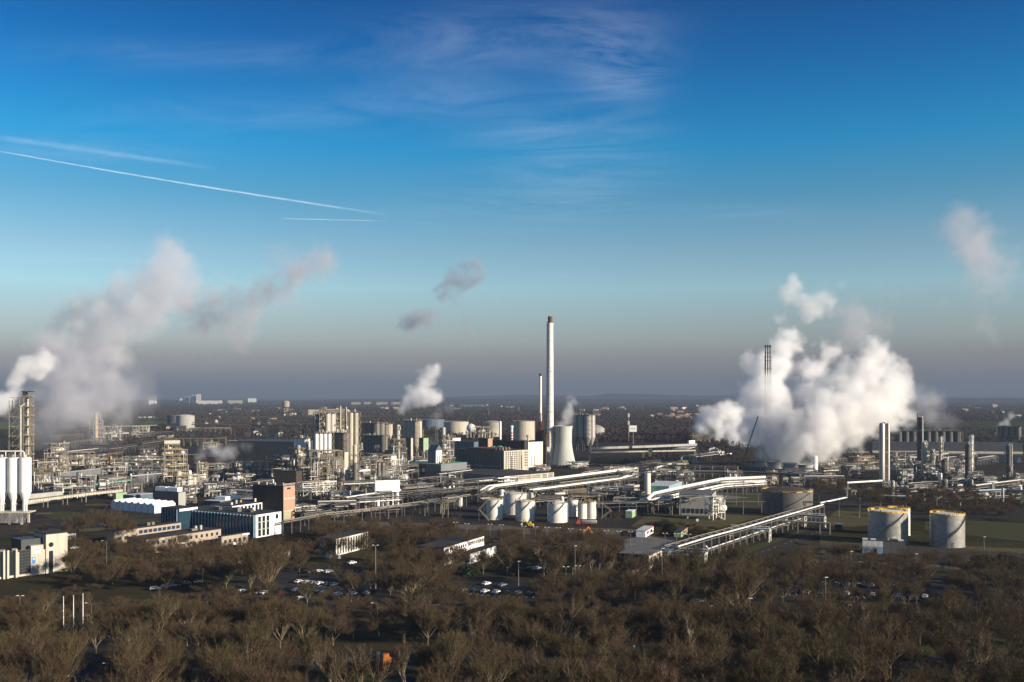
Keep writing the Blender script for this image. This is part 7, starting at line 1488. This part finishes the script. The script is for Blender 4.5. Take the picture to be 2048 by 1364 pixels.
for i, (px, py, s, lab) in enumerate(((1352, 1135, 2.4, 'dark evergreen clump under the road gantry, left one'), (1375, 1138, 2.2, 'dark evergreen clump under the road gantry, right one'), (941, 1150, 1.6, 'dark round evergreen bush left of the shaded parking spaces'), (1340, 1060, 1.8, 'round dark bush at the edge of the dry lawn, right one'), (1318, 1058, 1.5, 'round dark bush at the edge of the dry lawn, left one'), (1965, 1135, 2.2, 'dark mound of bushes at the right edge, left part'), (2010, 1138, 2.6, 'dark mound of bushes at the right edge, right part'), (1255, 1160, .9, 'small dark bush at the gatehouse corner'))):
    t = thing('evergreen_bush', lab, 'bush', G(px, py), random.uniform(0, 6)); t.scale = (s, s, s); put('foliage', emesh, t)
for i, (px, by, ty) in enumerate(((648, 1410, 1282), (838, 1420, 1290))): pass
# ------------------------------------------------------------------ contrails, far outside the haze
def contrail(label, px0, py0, px1, py1, w0, w1, dens, n=40, bow=0.0):
    Y0, Y1 = 52000, 52000; m = bpy.data.materials.new('contrail_ice'); m.use_nodes = True; nt = m.node_tree; N, L = nt.nodes, nt.links; N.clear(); out = N.new('ShaderNodeOutputMaterial'); tr = N.new('ShaderNodeBsdfTransparent'); df = N.new('ShaderNodeBsdfTranslucent'); d2 = N.new('ShaderNodeBsdfDiffuse'); a = N.new('ShaderNodeAddShader'); mx = N.new('ShaderNodeMixShader')
    df.inputs[0].default_value = (.95, .95, .97, 1); d2.inputs[0].default_value = (.95, .95, .97, 1); L.new(df.outputs[0], a.inputs[0]); L.new(d2.outputs[0], a.inputs[1]); tc = N.new('ShaderNodeTexCoord'); nz = N.new('ShaderNodeTexNoise'); nz.inputs['Scale'].default_value = .0008; nz.inputs['Detail'].default_value = 6; L.new(tc.outputs['Object'], nz.inputs['Vector'])
    at = N.new('ShaderNodeAttribute'); at.attribute_name = 'edge'; mr = N.new('ShaderNodeMapRange'); mr.inputs[1].default_value = .3; mr.inputs[2].default_value = .7; mr.inputs[3].default_value = .4; L.new(nz.outputs[0], mr.inputs[0]); q = N.new('ShaderNodeMath'); q.operation = 'MULTIPLY'; L.new(mr.outputs[0], q.inputs[0]); L.new(at.outputs['Fac'], q.inputs[1]); q2 = N.new('ShaderNodeMath'); q2.operation = 'MULTIPLY'; q2.inputs[1].default_value = dens; L.new(q.outputs[0], q2.inputs[0])
    L.new(q2.outputs[0], mx.inputs[0]); L.new(tr.outputs[0], mx.inputs[1]); L.new(a.outputs[0], mx.inputs[2]); L.new(mx.outputs[0], out.inputs['Surface'])
    v, f, e = [], [], []; b0 = Vector((xat(px0, Y0), Y0, zat(py0, Y0)))
    for i in range(n+1):
        t = i/n; px, py = px0+(px1-px0)*t, py0+(py1-py0)*t+bow*math.sin(t*PI)+random.uniform(-.25, .25); w = w0+(w1-w0)*t; cr = Vector((px1-px0, 0, py0-py1)).normalized().cross(sv).normalized(); cr = cr/abs(cr.z)
        for j, q_ in enumerate((-1, -.5, 0, .5, 1)): v.append(tuple(Vector((xat(px, Y0), Y0, zat(py, Y0)))+cr*(q_*w*Y0/FPX)-b0)); e.append((1-abs(q_))**1.0*math.sin(min(1, t*6+.15)*PI/2)*min(1, (1-t)*4))
    for i in range(n):
        for j in range(4): a_ = i*5+j; f.append((a_, a_+1, a_+6, a_+5))
    me = bpy.data.meshes.new('contrail'); me.from_pydata(v, [], f); at_ = me.attributes.new('edge', 'FLOAT', 'POINT'); at_.data.foreach_set('value', e); me.materials.append(m); o = put('contrail', me, None, b0); tag(o, label, 'contrail')
random.seed(3)
contrail('long bright contrail slanting down from the left edge', -20, 299, 780, 430, 1.6, 3.4, .42, 60, bow=4)
contrail('short thin horizontal contrail below the end of the long one', 560, 437, 775, 442, 1.3, 1.2, .36)
contrail('faint blurred contrail just above the long bright one', -20, 272, 440, 338, 10, 7, .09)
# ------------------------------------------------------------------ steam plumes: soft fog volumes
def steam_material(name, density, color=(1, 1, 1), aniso=0.0):
    m = bpy.data.materials.new(name); m.use_nodes = True; N = m.node_tree.nodes; L = m.node_tree.links; N.clear()
    out = N.new('ShaderNodeOutputMaterial'); v = N.new('ShaderNodeVolumePrincipled'); L.new(v.outputs[0], out.inputs['Volume'])
    v.inputs['Color'].default_value = (*color, 1); v.inputs['Density'].default_value = density; v.inputs['Anisotropy'].default_value = aniso
    return m
def plume(name, label, blobs, density, voxel=2.5, soft=10.0, warp=14.0, wscale=0.02, grain=1.0, color=(1, 1, 1), seed=0.0, group=None, cut=0.0):
    """blobs: (px, py, radius in px, Y) in the photograph's pixels; becomes world coordinates relative to the first blob."""
    B = [(xat(px, Y), Y, zat(py, Y), r*Y/FPX) for px, py, r, Y in blobs]
    bx, by, bz, _ = B[0]
    lo = [min(b[k]-b[3] for b in B)-warp-soft for k in range(3)]; hi = [max(b[k]+b[3] for b in B)+warp+soft for k in range(3)]
    lo[2] = max(lo[2], 1.0)
    base = (bx, by, bz)
    g = bpy.data.node_groups.new(name+'_field', 'GeometryNodeTree')
    g.interface.new_socket('Geometry', in_out='INPUT', socket_type='NodeSocketGeometry')
    g.interface.new_socket('Geometry', in_out='OUTPUT', socket_type='NodeSocketGeometry')
    N, L = g.nodes, g.links
    go = N.new('NodeGroupOutput'); vc = N.new('GeometryNodeVolumeCube')
    vc.inputs['Min'].default_value = [lo[k]-base[k] for k in range(3)]; vc.inputs['Max'].default_value = [hi[k]-base[k] for k in range(3)]
    for k, a in enumerate('XYZ'): vc.inputs['Resolution '+a].default_value = max(8, int((hi[k]-lo[k])/voxel))
    pos = N.new('GeometryNodeInputPosition')
    def math_(op, a, b=None, c=None):
        n = N.new('ShaderNodeMath'); n.operation = op
        for i, s in enumerate((a, b, c)):
            if s is None: continue
            if isinstance(s, (int, float)): n.inputs[i].default_value = s
            else: L.new(s, n.inputs[i])
        return n.outputs[0]
    def noise_(scale, detail, col=False, vec=None):
        n = N.new('ShaderNodeTexNoise'); n.noise_dimensions = '4D'; n.inputs['W'].default_value = seed
        n.inputs['Scale'].default_value = scale; n.inputs['Detail'].default_value = detail; n.inputs['Roughness'].default_value = .55
        L.new(vec if vec else pos.outputs[0], n.inputs['Vector']); return n.outputs['Color' if col else 0]
    nc = noise_(wscale, 3.0, True)
    s = N.new('ShaderNodeVectorMath'); s.operation = 'SUBTRACT'; L.new(nc, s.inputs[0]); s.inputs[1].default_value = (.5, .5, .5)
    sc = N.new('ShaderNodeVectorMath'); sc.operation = 'SCALE'; L.new(s.outputs[0], sc.inputs[0]); sc.inputs['Scale'].default_value = warp*4
    ad = N.new('ShaderNodeVectorMath'); ad.operation = 'ADD'; L.new(pos.outputs[0], ad.inputs[0]); L.new(sc.outputs[0], ad.inputs[1])
    cur = None
    for (x, y, z, r) in B:
        d = N.new('ShaderNodeVectorMath'); d.operation = 'DISTANCE'; L.new(ad.outputs[0], d.inputs[0]); d.inputs[1].default_value = (x-bx, y-by, z-bz)
        e = math_('SUBTRACT', d.outputs['Value'], r)
        cur = e if cur is None else math_('SMOOTH_MIN', cur, e, soft*.6)
    # billows: rounded cells eaten out of the edge
    v = N.new('ShaderNodeTexVoronoi'); v.feature = 'SMOOTH_F1'; v.inputs['Scale'].default_value = wscale*2.2; v.inputs['Smoothness'].default_value = .4
    v.inputs['Detail'].default_value = 2.0
    L.new(ad.outputs[0], v.inputs['Vector'])
    bil = math_('MULTIPLY', math_('SUBTRACT', v.outputs['Distance'], .45), soft*1.6*grain)
    fine = math_('MULTIPLY', math_('SUBTRACT', noise_(wscale*5, 6.0), .5), soft*3.2*grain)
    cur = math_('ADD', math_('ADD', cur, bil), fine)
    dens = N.new('ShaderNodeMapRange'); L.new(cur, dens.inputs[0])
    dens.inputs[1].default_value = soft*.5; dens.inputs[2].default_value = -soft; dens.inputs[3].default_value = 0; dens.inputs[4].default_value = 1
    d = dens.outputs[0]
    if cut > 0:   # torn, thin smoke
        mr = N.new('ShaderNodeMapRange'); L.new(noise_(wscale*2.3, 5.0, vec=ad.outputs[0]), mr.inputs[0]); mr.inputs[1].default_value = cut; mr.inputs[2].default_value = cut+.22
        d = math_('MULTIPLY', d, mr.outputs[0])
    L.new(d, vc.inputs['Density'])
    sm = N.new('GeometryNodeSetMaterial'); L.new(vc.outputs[0], sm.inputs[0]); L.new(sm.outputs[0], go.inputs[0])
    mat = steam_material(name+'_vapour', density, color)
    sm.inputs['Material'].default_value = mat
    vd = bpy.data.volumes.new(name); o = bpy.data.objects.new(name, vd); COL.objects.link(o); o.location = base
    vd.materials.append(mat)
    md = o.modifiers.new('field', 'NODES'); md.node_group = g
    o['label'] = label; o['category'] = 'steam plume'; o['kind'] = 'stuff'
    if group: o['group'] = group
    return o
def band(pts, Y, n=3, jit=.5, seed=1, dy=30):
    """fill a run of (px, py, r) with blobs between its points"""
    r_ = random.Random(seed); out = []
    for (a, b) in zip(pts, pts[1:]):
        for i in range(n):
            f = i/n; r = a[2]+(b[2]-a[2])*f; out.append((a[0]+(b[0]-a[0])*f+r_.uniform(-jit, jit)*r, a[1]+(b[1]-a[1])*f+r_.uniform(-jit, jit)*r, r, Y+r_.uniform(-dy, dy)))
    out.append((*pts[-1], Y)); return out
plume('steam_cloud', 'huge dense white steam cloud billowing from the four short cooling towers', [(a_, b_, r_, Y_-205) for a_, b_, r_, Y_ in [
 (1525,905,22,1300),(1555,905,24,1280),(1588,905,30,1240),(1615,895,34,1210),(1540,868,40,1270),(1590,858,48,1240),(1560,825,38,1260),(1640,850,52,1230),(1690,838,52,1240),(1730,815,52,1250),(1770,790,46,1260),(1800,778,34,1280),
 (1700,780,42,1250),(1735,745,40,1260),(1745,705,34,1270),(1742,682,20,1270),(1772,722,34,1280),(1790,750,36,1290),(1665,880,36,1220),(1710,875,32,1240),(1660,800,36,1240),(1810,800,22,1300),(1660,760,22,1260),(1680,735,20,1260),(1545,790,26,1250),(1545,905,22,1290),(1620,800,44,1270),(1650,770,34,1290),(1600,775,26,1290),(1690,745,30,1300),(1700,840,60,1260),(1770,830,44,1270),(1820,830,26,1290),(1580,890,44,1250),(1640,895,40,1220),(1510,870,34,1290),(1505,840,26,1300),(1520,925,11,1285),(1549,927,11,1260),(1580,930,12,1230),(1611,932,13,1195),(1536,775,34,1262),(1538,800,42,1258),(1534,838,44,1258),(1528,800,32,1270),(1518,845,34,1270),(1550,750,16,1280),(1565,925,9,1250),(1597,928,9,1210)]],
 0.09, voxel=1.8, soft=8, warp=6, wscale=.028, color=(.98, .975, .97))
plume('steam_cloud', 'tall lighter steam column climbing behind the three dark stacks with two puffs on top', [(1540,800,48,1420),(1530,770,46,1420),(1528,735,42,1420),(1560,700,34,1420),(1580,668,26,1420),(1590,690,24,1420),(1500,720,26,1420),(1515,850,46,1420),(1625,745,34,1430),(1650,705,26,1430),(1630,790,34,1420),(1500,790,36,1420),(1560,740,36,1420),
 ], 0.09, voxel=2.8, soft=9, warp=7, wscale=.02, seed=3)
plume('steam_cloud', 'two rounded steam puffs floating above the tall steam column', [(1574,588,30,1430),(1590,570,24,1430),(1622,616,34,1430),(1600,600,26,1430),(1648,606,26,1430),(1560,640,20,1430),(1690,580,16,1430)], 0.035, voxel=2.6, soft=8, warp=7, wscale=.024, seed=4)
plume('steam_cloud', 'white steam leaning right from the small chemical plant, left of the huge cloud', band([(1388,868,8),(1400,850,18),(1425,832,26),(1455,825,26),(1480,840,26)], 1750, 3, .4, 5)+[(1440,865,18,1700),(1470,870,26,1650),(1470,895,16,1600),(1490,885,20,1550),(1455,850,30,1750),(1420,862,14,1750)], 0.08, voxel=3, soft=8, warp=6, wscale=.022, seed=6)
plume('steam_cloud', 'thin grey haze of steam drifting right of the huge cloud', band([(1660,600,22),(1700,640,40),(1740,650,40),(1690,700,36)], 1700, 3, .5, 7)+band([(1830,800,40),(1870,830,34),(1900,835,24)], 1800, 3, .4, 8), 0.014, voxel=4, soft=12, warp=18, wscale=.014, seed=9, cut=.33, color=(.75, .75, .8))
plume('smoke_wisp', 'faint pinkish cloud puff high at the right', band([(1895,462,38),(1925,480,54),(1965,515,56),(1990,555,48)], 1500, 3, .4, 9), 0.013, voxel=4, soft=14, warp=15, wscale=.014, seed=12, cut=.36, color=(.85, .78, .8))
plume('smoke_wisp', 'grey smoke shreds at the right edge above the hills', band([(1960,640,30),(1990,670,30),(1950,600,20),(1720,590,16),(1760,575,14)], 2300, 3, .5, 19), 0.014, voxel=6, soft=16, warp=20, wscale=.012, seed=31, cut=.42, color=(.7, .7, .75))
plume('smoke_cloud', 'great grey mauve smoke mass leaning right over the left plant', band([(60,850,30),(110,850,36),(160,800,66),(150,740,74),(170,680,72),(180,630,60),(250,620,66),(300,590,60),(345,560,54),(345,510,44),(330,485,32)], 1300, 3, .35, 10, 60)+[(230,790,50,1320),(250,830,36,1320),(230,700,44,1300),(290,640,50,1320),(340,600,44,1320)], 0.017, voxel=2.8, soft=8, warp=11, wscale=.018, seed=14, grain=1.2, cut=.36, color=(.84, .83, .88))
plume('smoke_cloud', 'long torn grey smoke trail reaching right to a mauve puff in the sky', band([(380,600,50),(440,620,52),(500,610,50),(550,570,46),(600,530,46),(635,520,40)], 1400, 4, .45, 11, 60)+[(480,660,50,1400),(400,660,50,1400),(570,620,34,1400)], 0.028, voxel=3, soft=9, warp=17, wscale=.02, seed=17, cut=.46, color=(.72, .7, .76))
plume('steam_cloud', 'bright white steam puff blowing left from the top of the tall yellow tower', band([(30,800,6),(15,800,16),(-5,815,24),(30,775,20),(45,745,26),(75,735,27),(95,715,24)], 1150, 3, .3, 12, 15), 0.09, voxel=2.2, soft=5, warp=5, wscale=.03, seed=20)
plume('steam_cloud', 'lit cream puffs inside the left grey smoke mass', [(130,672,28,1150),(145,655,22,1150),(118,690,20,1150),(236,705,28,1150),(256,712,20,1150),(275,610,28,1150),(190,620,22,1150)], 0.025, voxel=3, soft=9, warp=10, wscale=.02, seed=23)
plume('steam_cloud', 'white steam puff leaning right above the silo row, left of the chimneys', band([(798,836,4),(808,818,12),(822,800,20),(845,790,21),(868,793,17),(875,798,13)], 1750, 3, .3, 13)+band([(832,785,18),(850,765,19),(868,745,17),(878,730,12)], 1750, 3, .35, 14), 0.05, voxel=2.6, soft=6, warp=8, wscale=.026, seed=26)
plume('steam_cloud', 'thin steam rising right from the tall hyperbolic cooling tower', band([(1126,852,13),(1128,835,14),(1140,818,13),(1148,805,9),(1138,795,6)], 1215, 4, .3, 15, 5), 0.05, voxel=1.6, soft=4, warp=5, wscale=.04, seed=29)
plume('steam_cloud', 'thin steam rising past the open lattice mast', band([(852,900,7),(862,892,9),(872,880,8),(876,860,7),(868,845,8),(880,830,10),(900,815,10)], 1180, 3, .4, 16), 0.04, voxel=1.8, soft=5, warp=6, wscale=.035, seed=33, cut=.35)
plume('steam_cloud', 'small hooked steam wisp left of the left furnace', band([(742,920,2),(750,910,4),(756,902,4),(754,894,5),(748,892,3)], 1150, 3, .3, 17, 3), 0.12, voxel=.9, soft=2.2, warp=3, wscale=.08, seed=35)
plume('steam_cloud', 'grey ground steam in front of the left galleries, left of the yellow cage', band([(262,975,12),(272,955,16),(290,945,14),(310,960,12),(275,990,10)], 800, 4, .4, 18, 10), 0.05, voxel=1.5, soft=5, warp=5, wscale=.04, seed=37, cut=.3)
plume('steam_cloud', 'bluish low steam drifting right of the yellow cage', band([(395,915,12),(415,900,18),(440,905,20),(465,900,16),(500,905,10)], 1150, 4, .4, 19, 20), 0.04, voxel=2, soft=6, warp=7, wscale=.03, seed=39, cut=.33)
plume('steam_cloud', 'thin steam above the brilliant panel wall', band([(755,955,6),(775,945,12),(800,935,12),(820,925,10)], 800, 4, .4, 20, 6), 0.06, voxel=1.1, soft=3.5, warp=4, wscale=.05, seed=41, cut=.38)
plume('steam_cloud', 'small pale steam plume at the foot of the right edge silos', band([(1990,880,5),(1998,862,8),(2010,845,9),(2024,830,8)], 1850, 3, .3, 21), 0.045, voxel=2.2, soft=5, warp=6, wscale=.03, seed=43)
plume('smoke_wisp', 'small dark smoke shred curling in the sky left of the chimneys', band([(806,652,18),(822,640,22),(850,632,24),(870,628,17)], 2300, 4, .3, 22), 0.03, voxel=2.6, soft=7, warp=14, wscale=.016, seed=45, cut=.38, color=(.5, .54, .62))
plume('smoke_wisp', 'dark shred of smoke above and left of the tall chimney', band([(893,580,24),(925,565,32),(960,545,27)], 2300, 4, .35, 23)+band([(975,585,8),(1005,570,7)], 2300, 4, .3, 24)+band([(925,600,16),(945,680,16)], 2300, 3, .4, 25), 0.028, voxel=2.8, soft=8, warp=17, wscale=.015, seed=47, cut=.4, color=(.5, .54, .62))
plume('smoke_cloud', 'wide thin grey veil of steam over the left pipe field', band([(20,830,50),(90,850,60),(180,800,70),(260,790,60),(200,870,50),(80,790,50)], 1450, 3, .4, 41, 60), 0.007, voxel=5, soft=18, warp=16, wscale=.012, seed=51, cut=.3, color=(.85, .83, .85))
# ------------------------------------------------------------------ the air: one closed box of even haze
def haze_box(density, color):
    me = bpy.data.meshes.new('haze'); me.from_pydata([(x, y, z) for z in (-8, 410) for y in (-500, 46500) for x in (-61000, 61000)], [], [(0,2,3,1),(4,5,7,6),(0,1,5,4),(2,6,7,3),(0,4,6,2),(1,3,7,5)])
    o = put('haze', me); o['kind'] = 'stuff'; me.materials.append(steam_material('haze_air', density, color, 0.0)); return o
haze_box(0.000088, (.21, .265, .36))
